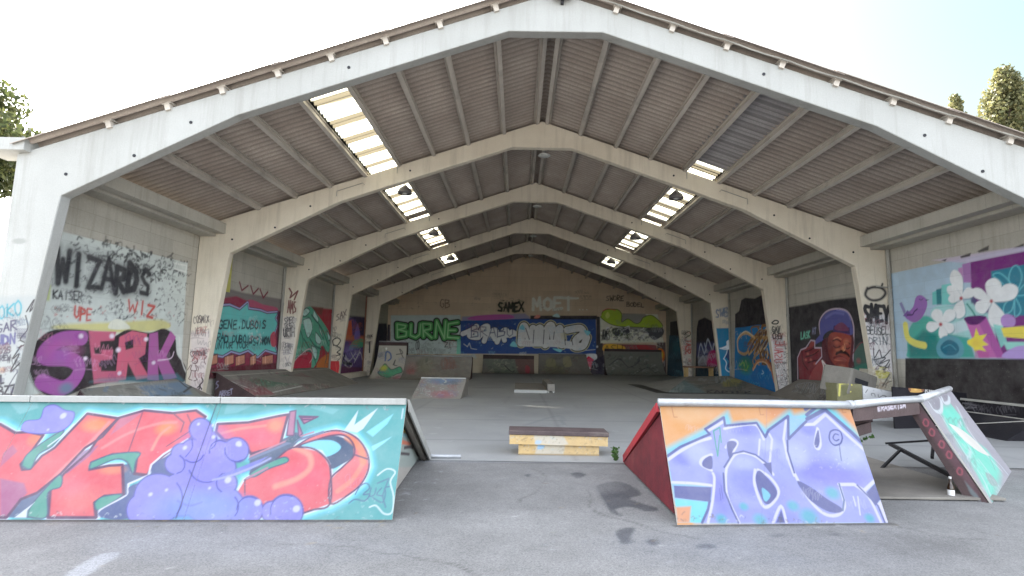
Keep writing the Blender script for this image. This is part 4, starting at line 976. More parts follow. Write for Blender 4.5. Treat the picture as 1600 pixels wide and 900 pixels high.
('T',[('5a5266',20)],'025',100,[-10325,1348,219,24,-15,110],0,3,0),
('T',[('5a5266',20)],'CREW',100,[-10368,1220,287,22,-14,102],0,13,0),
('S','3a3238',28,100,[-9910,2158,-9797,2383,-9849,2159,-9748,2323],8),
('S','3f3438',24,100,[-9919,2077,-9846,1837,-9961,1635,-9849,1558,-9979,1475],8),
('S','3a3238',28,100,[-9924,1516,-10053,1276,-9943,1357,-10060,1039,-9901,1200],8),
('T',[('3a3440',32)],'BZZ',100,[-10237,585,336,27,-25,178],0,7,0),
('T',[('3a3440',28)],'OL',100,[-10307,797,157,23,-22,156],0,7,0),
('B','d89a70',0,70,[-10223,1054,-10143,1132]),
('S','5a5266',20,100,[-10062,765,-9969,962,-9870,1122],8),
('R',['5a5266','7a7690','3a3440'],32,60,[-10328,1507,-9760,615],40,3),
('X',[-10100.35,1472.58,4.04,0.09,0.55,-3.96],130,440,16,30,['5a5278','3a3440','6a86a0','8a5a66'],12,1,80),
]),
'P1L':([0.0,15.797,0.0],[1.0,0.0,0.0],[0.0,0.0,1.0],[
('P','d8ccca',112,75,[-10522,1979,-9930,2044,-9926,67,-10335,58]),
('S','5a2c38',27,80,[-10397,1228,-10466,1341,-10394,1400,-10329,1325,-10397,1228],6),
('S','5a2c38',27,80,[-10276,1383,-10162,1405,-10110,1272,-10211,1308],6),
('S','5f3436',27,100,[-10384,1095,-10337,1210,-10216,1156,-10263,1040,-10361,1057],6),
('S','5f3436',23,100,[-10375,1000,-10399,847,-10223,833,-10278,1002],6),
('S','5f3436',23,100,[-10378,829,-10401,677,-10431,582,-10331,546],6),
('S','5f3436',23,100,[-10262,832,-10245,662,-10179,569,-10271,529],6),
('S','5f3436',21,100,[-10413,999,-10495,845],6),
('S','5f3436',21,100,[-10238,984,-10171,891,-10183,815],6),
('S','2a2024',38,100,[-10049,629,-10000,516,-10086,401,-10017,290],8),
('S','2a2024',34,100,[-10138,344,-10065,383,-10110,250],8),
('S','6a4048',23,100,[-10054,1293,-9954,1257,-10022,1160,-9971,1028],6),
('S','2a2024',27,100,[-10409,356,-10302,246,-10185,230],8),
('R',['b07880','7a4850','5f3436'],38,50,[-10732,1487,-10027,1007],50,3),
('T',[('4a4446',21)],'COSMIX',100,[-10454,2248,475,41,-18,196],1,4,0),
('T',[('c08a80',23)],'EMZ',100,[-10335,1931,308,32,-15,164],0,3,0),
('B','cfc4bc',0,60,[-10233,1677,-10077,1779]),
('T',[('a85a5c',20)],'SOFA',100,[-10385,1113,402,110,-24,253],0,5,0),
('X',[-10186.13,1321.54,5.16,0.12,0.48,-5.08],75,420,14,34,['6a4a50','3f3a40','a8646a'],13,2,80),
]),
'P2L':([0.0,21.797,0.0],[1.0,0.0,0.0],[0.0,0.0,1.0],[
('L','7a4a48',65,100,[-10272,4030,-10151,3852,-10207,3635,-9905,3930,-10022,3567],14),
('T',[('7a4a48',57)],'AMS',100,[-10281,2987,386,8,-37,500],0,5,0),
('T',[('4a4448',25)],'SPEC',100,[-10375,2522,426,45,-20,270],0,3,0),
('T',[('3f3a3e',28)],'URTH',100,[-10370,1991,460,45,-26,353],0,4,0),
('T',[('3a3a44',28)],'SB',100,[-10302,1569,297,20,-11,154],0,6,0),
('T',[('6a6268',21)],'DRAK',100,[-10314,1253,302,42,-15,210],0,2,0),
('S','6a6268',21,100,[-10241,1220,-10114,943,-10050,1225],7),
('P','d4cfd0',71,45,[-10471,2841,-9884,2854,-9881,670,-10446,657]),
('T',[('4a4448',25)],'SPEC',100,[-10375,2522,426,45,-20,270],0,3,0),
('T',[('3f3a3e',28)],'URTH',100,[-10370,1991,460,45,-26,353],0,4,0),
('X',[-10191.76,1748.29,7.11,0.16,0.53,-7.03],65,290,12,24,['2c2a30','3f3a42','5a4a52'],17,3,80),
]),
'P3L':([0.0,27.797,0.0],[1.0,0.0,0.0],[0.0,0.0,1.0],[
('T',[('5a4a4c',36)],'SAX',100,[-10294,3014,529,284,-20,317],0,3,0),
('S','1f1c22',54,100,[-10347,1705,-10410,1973,-10192,2113,-10002,1983,-10166,1709,-10350,1750],9),
('S','1f1c22',54,100,[-10212,1708,-9974,1535,-10144,1352,-9957,1267,-10177,1172],9),
('S','3a3438',36,100,[-10098,1353,-9946,1089,-10115,906],9),
('P','c02c34',18,100,[-10521,897,-10007,909,-9893,246,-10523,231]),
('L','d85a50',27,100,[-10200,815,-10076,286],9),
('X',[-10214.53,2112.58,9.06,0.21,0.57,-8.98],65,250,8,22,['2c2a30','3f3a42','5a4a52'],22,4,80),
]),
'P4L':([0.0,33.797,0.0],[1.0,0.0,0.0],[0.0,0.0,1.0],[
('T',[('3a3234',33)],'SIX',100,[-10329,2263,360,62,-8,152],0,2,0),
('L','1f1a1e',87,100,[-10129,2016,-10113,1342],22),
('R',['4a4448'],44,60,[-10473,1877,-9931,48],14,3),
('X',[-10167.83,1340.45,10.97,0.25,0.61,-10.85],30,200,6,14,['2c2a30','3f3a42','5a4a52'],22,5,80),
]),
'P1R':([0.0,15.797,0.0],[1.0,0.0,0.0],[0.0,0.0,1.0],[
('P','dad8de',129,75,[9555,2971,10503,3022,10507,765,9693,745]),
('S','1f1e22',78,100,[9867,3758,9795,3546,9964,3399,10233,3435,10392,3619,10283,3767,10047,3792,9865,3728],54),
('L','1f1e22',54,100,[10285,3798,10321,3901],36),
('B','3a3a3e',0,25,[10095,3612,10511,3913]),
('T',[('1c1b20',95)],'SMEY',100,[9691,2765,773,-71,27,490],0,3,24),
('T',[('2a2a30',29)],'BEUSEL',100,[9757,2369,663,-2,12,225],1,6,0),
('T',[('5a6068',24)],'DRIN',100,[9799,2087,555,-16,11,200],0,2,0),
('S','26262c',29,100,[9940,1973,9952,1680,10112,1919,10186,1686,10435,1926],6),
('S','26262c',29,100,[9919,1621,10274,1688,10087,1508,10387,1632,10197,1394,10000,1506],6),
('S','26262c',23,100,[10084,1450,10314,1397,10391,1516],6),
('S','2a1c22',41,100,[9595,2615,9670,2380,9597,2142,9702,1909],18),
('S','1a181c',53,100,[9731,1910,9743,1617,9756,1326],23),
('R',['b0606a','2a2428','8a4450'],35,70,[9555,2971,9739,1558],50,5),
('R',['2a2428','d0c878','7a5a50'],52,70,[9729,1383,10405,993],60,5),
('X',[9996.58,1945.24,5.87,0.14,-0.35,-5.88],140,350,18,32,['26262c','5a4a52','7a5560','4a5a66'],15,6,80),
]),
'P2R':([0.0,21.797,0.0],[1.0,0.0,0.0],[0.0,0.0,1.0],[
('P','d6d4d8',140,75,[9731,2491,10340,2504,10439,163,9870,150]),
('S','1f2422',52,100,[9847,3040,9979,3140,10107,3111,10071,3013,9910,2997,9847,3040],13),
('T',[('24262a',39)],'GAV',100,[9833,2653,351,-24,9,257],0,3,0),
('T',[('24262a',38)],'CREW',100,[9854,2365,416,9,8,244],0,5,0),
('T',[('c05a5c',38)],'USAUE',100,[9884,1409,51,893,331,7],0,3,0),
('R',['c05a5c','8a8078','4a4644'],38,60,[9915,1410,10321,410],50,3),
('L','1c1c22',51,80,[9688,2169,9907,1157,10030,216],19),
('R',['3f3c40'],38,70,[10270,2374,10411,287],60,6),
('X',[10084.58,1668.11,6.38,0.15,-0.24,-6.36],70,440,16,30,['2a2a2e','6a6260','b0605e'],17,7,80),
]),
'P3R':([0.0,27.797,0.0],[1.0,0.0,0.0],[0.0,0.0,1.0],[
('T',[('54709a',41)],'SWEK',100,[9782,3653,865,102,9,414],0,4,0),
('P','1f80ac',16,100,[9810,3077,10795,3116,10765,578,10035,560]),
('C','e6ecf2',16,100,[10304,2187,10325,2392,10533,2535,10737,2524,10738,1953,10316,2024,9990,2033]),
('P','1c3c70',16,100,[10316,2008,10738,1953,10745,1303,10651,857,10449,892,10334,1132,10421,1377,10303,1536,10223,1575,10350,1781]),
('S','dfe8f0',41,100,[10156,1492,10310,1780,10356,1984],8),
('S','dfe8f0',41,100,[10156,1492,10235,1413,10296,1252,10248,968,10447,812,10730,778],8),
('S','e8eef4',49,100,[10503,1379,10578,1138,10452,1014],16),
('P','9ec4e0',24,100,[10516,1866,10680,1911,10668,1464,10507,1541]),
('L','e8eef2',49,100,[9973,2033,10233,1982,10724,2034],8),
('X',[10317.05,3665.35,8.22,0.18,-0.21,-8.27],110,120,6,26,['54709a','6a7a90'],20,8,80),
]),
'P4R':([0.0,33.797,0.0],[1.0,0.0,0.0],[0.0,0.0,1.0],[
('P','cfc8c4',218,75,[9905,2643,10503,2657,10459,189,9916,176]),
('S','54524a',50,100,[10010,2945,10313,3151,10409,2954,10106,2747],10),
('T',[('c4605c',60)],'SEAT',100,[10069,1704,55,943,337,7],0,3,0),
('R',['3a3638','c4605c','54524a'],50,60,[9963,3143,10449,776],60,3),
('X',[10190.95,1855.54,9.93,0.23,-0.17,-9.9],50,280,10,22,['3a3638','c4605c'],24,9,80),
]),
'W0R':([10.54,0.0,0.0],[0.0,1.0,0.0],[0.0,0.0,1.0],[
('P','b4cbdc',14,100,[16226,4185,15659,4207,11548,4202,8452,4210,8708,1746,16451,1656]),
('P','d2c4dc',41,80,[14162,4337,11548,4202,8452,4210,8471,4032,11563,4053,12987,4057]),
('P','7c2c7e',8,100,[12957,4076,11560,4083,8464,4097,8705,1778,12296,1736,13021,2796]),
('P','b07cba',11,100,[13192,4066,12957,4076,12965,3570,13195,3600]),
('P','c890c4',11,100,[13320,3985,13182,3988,13195,3600,13344,3609]),
('P','2c8298',9,100,[12408,3768,11589,3789,11086,3799,11202,2625,12465,2733]),
('S','6cc4d0',28,100,[11870,3118,12178,3476,12365,3666,12183,3686,11958,3447,11870,3118],5),
('S','6cc4d0',28,100,[11870,3118,11978,3495,11880,3755,11734,3777,11668,3497,11870,3118],5),
('S','6cc4d0',27,100,[11870,3118,11613,3357,11435,3334,11589,3133,11870,3118],5),
('S','6cc4d0',28,100,[11870,3118,12128,2962,12175,2736,11971,2812,11870,3118],5),
('S','6cc4d0',28,100,[11870,3118,11760,2795,11913,2673,11870,3118],5),
('P','72c8c4',6,100,[14209,3462,14035,3507,14058,3125,14233,3130]),
('P','328088',6,100,[14067,3527,13886,3542,13920,3112,14085,3122]),
('P','7fd0ca',11,100,[13879,3621,13415,3629,13437,3069,13921,3102]),
('C','a8dcd8',54,90,[14287,2994,13876,3093,13441,3029,13074,3146,12817,2878,12509,2713,12464,2103,13001,2113,13828,2231,14258,2562]),
('C','4fb3a2',50,100,[15260,1927,15175,2436,14881,2760,14440,2842,14119,2608,13818,2334,13876,1717,15189,1701]),
('P','1b7a78',137,85,[15209,2068,14616,2470,14144,2345,14037,1715,15189,1701]),
('P','4aa89c',55,100,[13818,2334,13163,2214,13038,1727,14005,1715]),
('P','d8e8ee',55,80,[13637,2583,13174,2708,13144,2410,13630,2328]),
('C','9c6cb6',6,100,[15250,2897,14937,3130,14809,3383,14635,3438,14432,3306,14431,3087,14643,2801,14902,2694,15123,2763]),
('P','40304e',6,100,[14446,3302,14343,3281,14443,3258]),
('P','8c88b4',7,100,[15454,3285,15355,3310,15221,3039,15294,2929]),
('P','7c5aa0',13,100,[15344,2903,15157,3062,15015,2938,15214,2866]),
('S','3a2850',33,100,[15170,2920,14979,2913,14896,2997,14779,3061],7),
('S','4a3464',19,100,[14681,3331,14611,3296,14551,3329],6),
('S','e8e070',195,100,[15273,2640,15227,2295,14977,2121,14619,2044],13),
('S','2f8f80',42,100,[13141,3053,12988,2843,12918,2692],5),
('P','3a5878',16,70,[13036,3241,12874,3151,12858,3027,13024,3067]),
('C','5f8a9a',28,50,[13276,3186,13196,3443,13191,3693,13279,3851,13428,3928,13545,3833,13568,3662,13458,3417]),
('C','f0f2f2',6,100,[13302,3219,13223,3477,13217,3727,13306,3886,13456,3964,13573,3868,13596,3697,13486,3451]),
('C','5f8a9a',27,50,[13276,3186,13093,3160,12945,3181,12886,3253,12894,3354,12988,3418,13094,3418,13199,3327]),
('C','f0f2f2',5,100,[13302,3219,13119,3192,12971,3213,12911,3285,12919,3386,13014,3451,13120,3452,13226,3360]),
('C','5f8a9a',28,50,[13276,3186,13330,3355,13426,3493,13543,3543,13664,3525,13693,3426,13638,3325,13475,3237]),
('C','f0f2f2',6,100,[13302,3219,13357,3388,13454,3527,13571,3578,13692,3560,13722,3460,13667,3359,13503,3271]),
('C','5f8a9a',27,50,[13276,3186,13453,3046,13558,2886,13533,2762,13418,2678,13273,2712,13188,2811,13195,2990]),
('C','f0f2f2',6,100,[13302,3219,13481,3079,13586,2919,13561,2795,13445,2710,13300,2743,13214,2843,13222,3022]),
('C','5f8a9a',28,50,[13276,3186,13406,3268,13539,3307,13628,3276,13674,3198,13627,3117,13538,3082,13406,3112]),
('C','f0f2f2',6,100,[13302,3219,13433,3301,13567,3340,13656,3310,13703,3232,13655,3151,13566,3115,13433,3145]),
('C','5f8a9a',25,50,[12452,3033,12258,3172,12149,3330,12178,3460,12303,3560,12466,3542,12563,3444,12550,3248]),
('C','f0f2f2',5,100,[12475,3064,12281,3203,12172,3360,12200,3491,12326,3592,12489,3574,12587,3475,12573,3279]),
('C','5f8a9a',24,50,[12452,3033,12160,2992,11911,3021,11788,3126,11763,3274,11889,3371,12059,3375,12268,3243]),
('C','f0f2f2',5,100,[12475,3064,12182,3021,11932,3050,11808,3155,11783,3303,11910,3401,12081,3405,12291,3273]),
('C','5f8a9a',24,50,[12452,3033,12547,2779,12552,2544,12445,2419,12272,2386,12144,2497,12118,2652,12240,2849]),
('C','f0f2f2',5,100,[12475,3064,12570,2809,12575,2574,12468,2448,12295,2415,12166,2526,12140,2681,12262,2879]),
('C','5f8a9a',26,50,[12452,3033,12550,3210,12684,3351,12817,3395,12936,3362,12941,3251,12858,3147,12669,3069]),
('C','f0f2f2',5,100,[12475,3064,12573,3242,12708,3383,12842,3427,12961,3395,12966,3284,12883,3179,12693,3100]),
('C','5f8a9a',25,50,[12452,3033,12650,3074,12819,3055,12890,2969,12879,2843,12769,2763,12649,2763,12534,2870]),
('C','f0f2f2',5,100,[12475,3064,12674,3105,12844,3087,12915,3000,12904,2874,12793,2794,12673,2793,12557,2901]),
('C','5f8a9a',30,50,[13978,2559,13899,2724,13893,2872,13980,2950,14128,2969,14243,2892,14267,2788,14158,2664]),
('C','f0f2f2',6,100,[14008,2592,13929,2758,13923,2906,14010,2984,14159,3003,14274,2927,14298,2823,14189,2697]),
('C','5f8a9a',28,50,[13978,2559,13734,2594,13545,2673,13482,2778,13514,2894,13649,2936,13788,2899,13908,2753]),
('C','f0f2f2',6,100,[14008,2592,13762,2627,13573,2705,13510,2811,13541,2927,13678,2970,13817,2932,13937,2786]),
('C','5f8a9a',30,50,[13978,2559,14163,2631,14340,2649,14441,2590,14476,2481,14394,2391,14273,2367,14118,2436]),
('C','f0f2f2',6,100,[14008,2592,14194,2665,14371,2683,14473,2624,14508,2515,14425,2425,14304,2401,14148,2469]),
('C','5f8a9a',28,50,[13978,2559,13898,2415,13786,2322,13674,2323,13574,2390,13564,2494,13626,2567,13784,2588]),
('C','f0f2f2',6,100,[14008,2592,13927,2447,13815,2354,13703,2355,13602,2421,13592,2526,13654,2599,13813,2620]),
('C','5f8a9a',29,50,[13978,2559,14049,2409,14063,2267,14001,2186,13893,2157,13806,2219,13783,2313,13852,2439]),
('C','f0f2f2',6,100,[14008,2592,14079,2441,14093,2299,14031,2218,13922,2189,13835,2251,13811,2345,13881,2472]),
('B','b8484e',10,100,[13302,3213,13373,3278]),
('B','b8484e',10,100,[12465,3062,12527,3123]),
('B','b8484e',10,100,[14007,2592,14085,2660]),
('P','c86cb0',10,100,[13261,2713,12642,2712,12247,1736,12927,1728,13144,2410]),
('C','5e2468',5,100,[13261,2713,12940,2751,12638,2702,12849,2542,13131,2547]),
('P','a04a9c',39,60,[12849,2542,12638,2702,12247,1736,12448,1734]),
('P','f0e054',5,100,[13227,2142,13018,2235,12941,2450,12864,2264,12655,2296,12788,2147,12638,2036,12818,2005,12707,1872,12908,1920,13025,1862,13072,1969,13223,2068]),
('B','f6c84a',0,50,[12975,2088,13141,2233]),
('C','62a4b4',34,100,[14211,1976,14021,2236,13727,2290,13431,2171,13336,1921,13504,1721,14070,1715]),
('C','1e6e86',17,100,[14078,1975,13934,2130,13738,2178,13531,2072,13485,1921,13619,1796,13933,1794]),
('S','4fa0b0',23,100,[13981,1975,13750,2050,13576,1922],11),
('P','8ad6cc',29,90,[12475,2523,12226,2464,12162,2098,12324,1964]),
('C','b890d0',19,100,[12258,2650,12101,2731,11917,2628,11958,2451,12226,2464]),
('P','ead85a',13,100,[12280,2421,11721,2440,11219,2458,11247,2165,11685,2155,12225,2213]),
('P','9ad8cc',36,100,[12261,2100,11691,2089,11272,1915,12180,1917]),
('C','b89cd8',18,100,[12296,1736,12030,1962,11700,2003,11189,1914,11209,1707]),
('P','c05a98',31,60,[13020,1920,12643,1872,12656,1731,13038,1727]),
('P','1a1216',8,97,[15360,1688,11792,1716,8710,1730,8990,-964,15799,-3147]),
('P','33302e',12,90,[13830,4279,13635,4287,13705,4226]),
('P','33302e',11,90,[13232,4277,12906,4307,12942,4224,13207,4221]),
('P','33302e',10,90,[12736,4310,12401,4390,12423,4273,12684,4265]),
('P','33302e',9,90,[11812,4201,11543,4259,11549,4193]),
]),
'W1R':([10.54,0.0,0.0],[0.0,1.0,0.0],[0.0,0.0,1.0],[
('P','262229',76,97,[22482,3680,21373,3697,20312,3699,19000,3725,17638,3672,16274,3644,16535,713,22743,272]),
('P','8b8a84',38,30,[21333,4197,17593,4192,17602,4092,21340,4116]),
('S','c9b6c4',62,100,[19576,2525,19591,2967,19184,3292,18551,3371,17912,3225,17630,2791,17660,2197,17780,1408],18),
('C','5a2630',18,100,[19236,2369,17742,2464,17758,1671,17839,1340,19232,944,19679,1284,19548,1940]),
('C','a04a3e',26,100,[18881,2537,17851,2434,17840,1935,18019,1468,18495,1320,18997,1586,19137,2081]),
('C','5a5a9c',18,100,[19576,2525,19540,2964,19136,3266,18554,3343,17936,3199,17692,2794,17745,2431,18730,2637,19286,2515,19524,2231]),
('S','7a7cc0',91,70,[19176,3088,18680,3233,18115,3158],54),
('P','4a3460',18,100,[18717,2791,17829,2681,17828,2453,18782,2583]),
('C','7e4462',18,100,[18625,2773,18250,2878,17935,2699,17946,2572,18614,2632]),
('P','5a5a9c',20,100,[19993,2239,19497,2559,19391,2301,19894,2148]),
('S','4a1c1c',45,100,[18822,2253,18584,2297,18362,2224],9),
('S','4a1c1c',43,100,[18141,2206,17979,2190,17855,2134],9),
('S','4a1c1c',45,100,[18801,2078,18608,2006,18410,2060],9),
('S','4a1c1c',43,100,[18158,2003,17998,1969,17887,2015],9),
('B','c86a50',0,70,[18593,2179,18799,2276]),
('B','cc7456',0,80,[18274,1936,18428,2071]),
('B','c4624a',0,60,[18800,1797,19033,1979]),
('S','d88a66',36,100,[18757,2322,18521,2365,18322,2291],18),
('S','3a1518',69,100,[18623,1833,18389,1902,18116,1855,17961,1768],17),
('S','7a2c2c',70,100,[18813,1658,18461,1717,18083,1600],18),
('S','d07a60',35,100,[18760,1589,18418,1561,18122,1532],18),
('C','8e3e36',35,100,[18710,1486,18035,1534,18124,1131,18630,1076]),
('P','8a3038',30,100,[21127,696,21201,1630,20454,1943,19649,1648,19393,1221,19721,775]),
('C','7e2c36',20,100,[21172,1630,20954,1944,20445,2057,19774,2014,19563,1758,19828,1353,20477,808,21045,816]),
('C','9a4440',10,100,[20378,2018,20223,2243,19988,2299,19949,2127]),
('C','9a4440',10,100,[20737,1944,20585,2058,20378,2018]),
('C','9a4440',10,100,[20262,1754,19848,1904,19618,2013,19682,1867]),
('S','3f141c',51,100,[20672,1866,20247,1942,19902,2052],20),
('S','3f141c',50,100,[20616,1675,20127,1755,19718,1904],20),
('S','3f141c',50,100,[20494,1449,20078,1532,19655,1576],20),
('S','3f141c',52,100,[20881,1944,20846,1480,20516,1183],21),
('B','c46a5a',0,80,[20466,1790,20591,1858]),
('B','c46a5a',0,80,[20277,1565,20399,1633]),
('B','c46a5a',0,80,[20019,1421,20138,1488]),
('B','c46a5a',0,80,[20625,1560,20752,1629]),
('L','c9b6c4',51,100,[21270,766,21231,1630,20954,1944,20588,2020,20218,2304,19950,2276,19971,2016,19542,2013,19543,1686,19953,1423],20),
('P','9a4848',29,100,[20172,1195,19616,1576,19307,1509,19677,835,20549,766]),
('P','3c8a6a',19,100,[19639,837,19450,1291,19290,1424,18696,970,18789,553,19770,483]),
('S','e6e0de',66,100,[19613,839,19450,1291,19530,1541,19202,1299,18693,1005],9),
('C','4a6a60',32,100,[17637,1869,17254,2190,16958,1680,17058,1301,17636,1281]),
('B','9a5a5c',0,80,[17457,1577,17617,1706]),
('S','7a3a48',40,100,[17746,1803,17359,2127,17106,2187],8),
('P','3c7a6a',32,100,[17734,1343,17016,1554,16976,930,17878,879]),
('T',[('7accb0',42)],'LASK',100,[20920,2373,-668,22,-19,249],0,3,0),
('T',[('8a8aa8',40)],'AT',100,[20102,2542,-266,-8,-19,240],0,3,0),
('B','5a2028',0,60,[19027,1938,19428,2574]),
('B','d8805e',0,60,[18064,2204,18279,2352]),
('B','d07a58',0,70,[18556,1936,18738,2019]),
('B','e09068',0,80,[18236,1990,18335,2125]),
('S','30100f',78,100,[18662,1785,18427,1854,18098,1814,17933,1722],17),
('S','b05048',52,100,[18641,1619,18331,1664,18074,1587],17),
('B','c87a5a',0,60,[18359,1324,18646,1473]),
('S','e8a880',26,100,[18158,2138,18128,1969,18223,1895],9),
('S','8a8ad0',43,80,[18497,3325,17947,3200,17755,2931],17),
]),
'W2R':([10.54,0.0,0.0],[0.0,1.0,0.0],[0.0,0.0,1.0],[
('P','211d26',68,97,[27129,3789,26639,3913,26322,4439,25862,4510,24840,4369,24033,4468,23143,4406,23257,2894,27178,3066]),
('P','1f78b4',22,100,[27177,3082,25962,3074,24605,3114,22828,2997,22261,1,27513,-444]),
('B','2a4a5a',0,60,[25721,1492,27192,2166]),
('B','3f8a4a',0,80,[26094,1182,27122,1714]),
('S','6ab04a',59,100,[26828,1163,26263,1331,26111,955,25743,1192],12),
('S','8a6438',84,100,[25697,2257,25232,2622,25280,3004,24453,3032],22),
('S','d0b890',88,100,[24214,2261,23748,2603,23707,2896,23145,2994],20),
('S','d0b890',83,100,[24362,1823,23777,2173,23723,2539,22991,2569],20),
('S','c8a878',93,100,[24502,1794,24205,2149,23789,2459,23391,2552],21),
('S','c8a878',132,100,[25641,1751,24991,2120,25243,2462,24148,2538],22),
('S','6a4a30',116,100,[25568,1859,25198,2228,24755,2537,24329,2645],22),
('S','d0b890',105,100,[24546,2275,24265,2627,23594,2983,23489,3020],21),
('S','6a4a30',91,100,[24814,2266,24162,2611,24107,3000,23631,3013],21),
('S','b08a58',119,100,[25075,1777,24760,2141,24432,2508,23551,2544],21),
('S','b08a58',80,100,[25972,1755,25547,2131,24865,2548,24285,2547],22),
('S','d0b890',93,100,[24733,1747,24461,2106,24220,2481,23249,2505],21),
('S','c8a878',84,100,[24465,1908,24173,2262,23705,2553,23281,2659],21),
('S','b08a58',99,100,[24278,2107,24018,2457,23591,2836,22768,2829],20),
('S','8a6438',82,100,[25030,2050,24669,2410,24591,2805,23666,2806],21),
('S','c8a878',85,100,[24273,1950,23795,2297,23050,2572,23023,2690],20),
('S','6a4a30',85,100,[24636,2065,23963,2411,23866,2760,23529,2818],21),
('S','8a6438',108,100,[25294,1929,24830,2292,24882,2623,24118,2706],22),
('S','8a6438',98,100,[25761,2181,25080,2541,24489,2860,24622,2965],22),
('S','b08a58',106,100,[25056,1743,24503,2105,24592,2425,23527,2511],21),
('S','6a4a30',120,100,[24418,1769,24021,2122,23481,2505,23156,2521],20),
('S','6a4a30',134,100,[24877,1905,24495,2264,24429,2690,23318,2657],21),
('S','8a6438',121,100,[24824,2279,24177,2624,24195,3033,23320,3011],21),
('S','6a4a30',82,100,[24041,1883,23544,1608,24126,1250],20),
('S','b08a58',81,100,[25028,1683,25248,1386,24885,1032],22),
('S','8a6438',73,100,[23927,1919,23484,1643,24032,1288],20),
('S','6a4a30',90,100,[24059,1940,24068,1659,24316,1302],21),
('S','d0b890',77,100,[24020,2032,24352,1749,23931,1402],21),
('S','b08a58',64,100,[23935,1859,24042,1578,24194,1224],21),
('S','8a6438',82,100,[23675,1888,23817,1610,23741,1265],20),
('S','b08a58',54,100,[24335,1669,23837,1396,23719,1054],20),
('S','6a4a30',89,100,[24506,1654,24149,1375,24786,1002],21),
('S','d0b890',89,100,[23772,1996,23740,1718,23976,1367],20),
('S','8a6438',60,100,[24217,1923,24542,1637,23966,1293],21),
('S','b08a58',84,100,[24530,1850,25028,1557,24499,1208],21),
('S','6a4a30',74,100,[24239,1874,24160,1592,24088,1242],21),
('S','8a6438',94,100,[24585,1985,24387,1699,24101,1350],21),
('S','6a4a30',83,100,[24144,1948,24016,1666,23378,1332],20),
('S','6a4a30',68,100,[24291,1894,24505,1607,23915,1266],21),
('S','c8a070',140,100,[24972,2528,25983,2784,26831,2497,26869,1946,26234,1752,25695,1868],23),
('S','e0d0b0',59,100,[25133,2606,25977,2860,26926,2499,26874,1867],12),
('S','b87a50',144,100,[25243,1059,24727,1435,23951,1449,23462,1117,23219,588],21),
('S','e0b890',52,100,[25249,985,24732,1363,23956,1379,23540,1046],10),
('S','8a4a34',89,100,[23797,1521,23319,1122,23100,328],20),
('C','1a6cac',31,100,[25078,1064,24424,1263,23680,1110,23179,189,24201,115,25443,610]),
('S','a8d0e0',42,100,[24318,1019,24172,919,24376,861],10),
('X',[24959.04,1576.43,-16.29,0.2,0.53,-7.29],230,380,12,40,['e0d0b0','123a5c','5a3a28','6ac0d8'],28,19,60),
]),
'W3R':([10.54,0.0,0.0],[0.0,1.0,0.0],[0.0,0.0,1.0],[
('P','201c2a',92,97,[32984,3321,32671,3791,31567,3914,30074,3550,29395,3163,29342,414,33448,208]),
('P','44508a',304,60,[33039,2349,29444,2384,29154,1610,33082,1574]),
('S','b8c0d4',137,90,[32797,1576,32335,2339,31693,1772,31124,2596,30414,1954,30151,2308,29471,1952],46),
('S','b8c0d4',143,90,[32819,1193,31970,1584,31594,1219],48),
('S','b8c0d4',140,90,[31660,2329,31296,1865],47),
('C','b8286c',58,100,[31345,1041,31046,1774,30173,1954,29379,1608,29187,1099]),
('P','a8a8b4',95,70,[32939,1575,31184,1591,31345,1041,32832,954]),
('P','22404e',90,80,[33115,994,29076,1102,29130,257,33169,31]),
('X',[30941.84,1412.89,-25.06,0.38,0.55,-9.03],140,200,10,34,['b8c0d4','5a1838','6a8aa0'],36,20,70),
]),
'W4R':([10.54,0.0,0.0],[0.0,1.0,0.0],[0.0,0.0,1.0],[
('P','2c2c36',81,90,[38713,4031,36638,4024,35823,2916,38759,3001]),
('P','1f4a60',100,92,[38956,3064,35823,2916,35297,218,39701,10]),
('B','3a7a88',0,50,[37269,2189,38679,2845]),
('X',[37482.55,1587.47,-36.82,0.29,0.52,-10.97],80,250,7,30,['6aa0b0','101820'],48,21,60),
]),
'back':([0.0,39.8,0.0],[1.0,0.0,0.0],[0.0,0.0,1.0],[
('P','2c2838',42,95,[-11916,3394,-10340,3429,-10128,-721,-11684,-758]),
('P','b4c0bc',28,100,[-10333,4132,-5013,4279,-4909,1326,-10184,1204]),
('P','8a8a78',138,45,[-10114,1205,5471,1567,5477,-351,-10017,-718]),
('T',[('1c221e',531),('4f9a56',335),('9acb94',98)],'BURNE',100,[-9826,2461,4764,39,-26,1090],0,3,0),
('T',[('3a3a3c',42)],'CO',100,[-8311,1524,278,34,-31,693],0,2,0),
('T',[('3a3a3c',56)],'ZI',100,[-6154,1781,555,82,-15,388],0,2,0),
('R',['3a3a3c','7a8a84'],84,60,[-10023,2178,-5090,1321],40,4),
('P','72bca4',42,90,[-5200,2429,-4948,2434,-4909,1326,-5230,1319]),
('P','8a86a0',112,100,[-4909,4141,-142,4501,284,4201,-130,3870,-4896,3762]),
('C','b05a9c',84,100,[-4481,3954,-3788,4251,-1544,4399,-976,4131,-2935,3905]),
('P','2a4a86',28,100,[-4997,3830,-3777,3886,-134,4108,5252,4285,5305,1563,-4910,1354]),
('P','1f1f28',84,95,[282,4342,5322,4455,5323,4174,287,4061]),
('C','dc8478',28,100,[565,4166,771,4409,1053,4359,916,4174]),
('C','b0d0d8',28,100,[1964,4337,2311,4556,2525,4280]),
('S','1a2a50',475,100,[-4795,2856,-4174,3149,-3763,3438,-4300,2728,-3597,2604,-3750,3019],28),
('S','1a2a50',475,100,[-3461,2747,-3338,3308,-2922,3457,-3042,2756,-3169,2336],28),
('S','1a2a50',474,100,[-2335,2494,-2630,3044,-2354,3190,-2063,2779,-2190,2289],28),
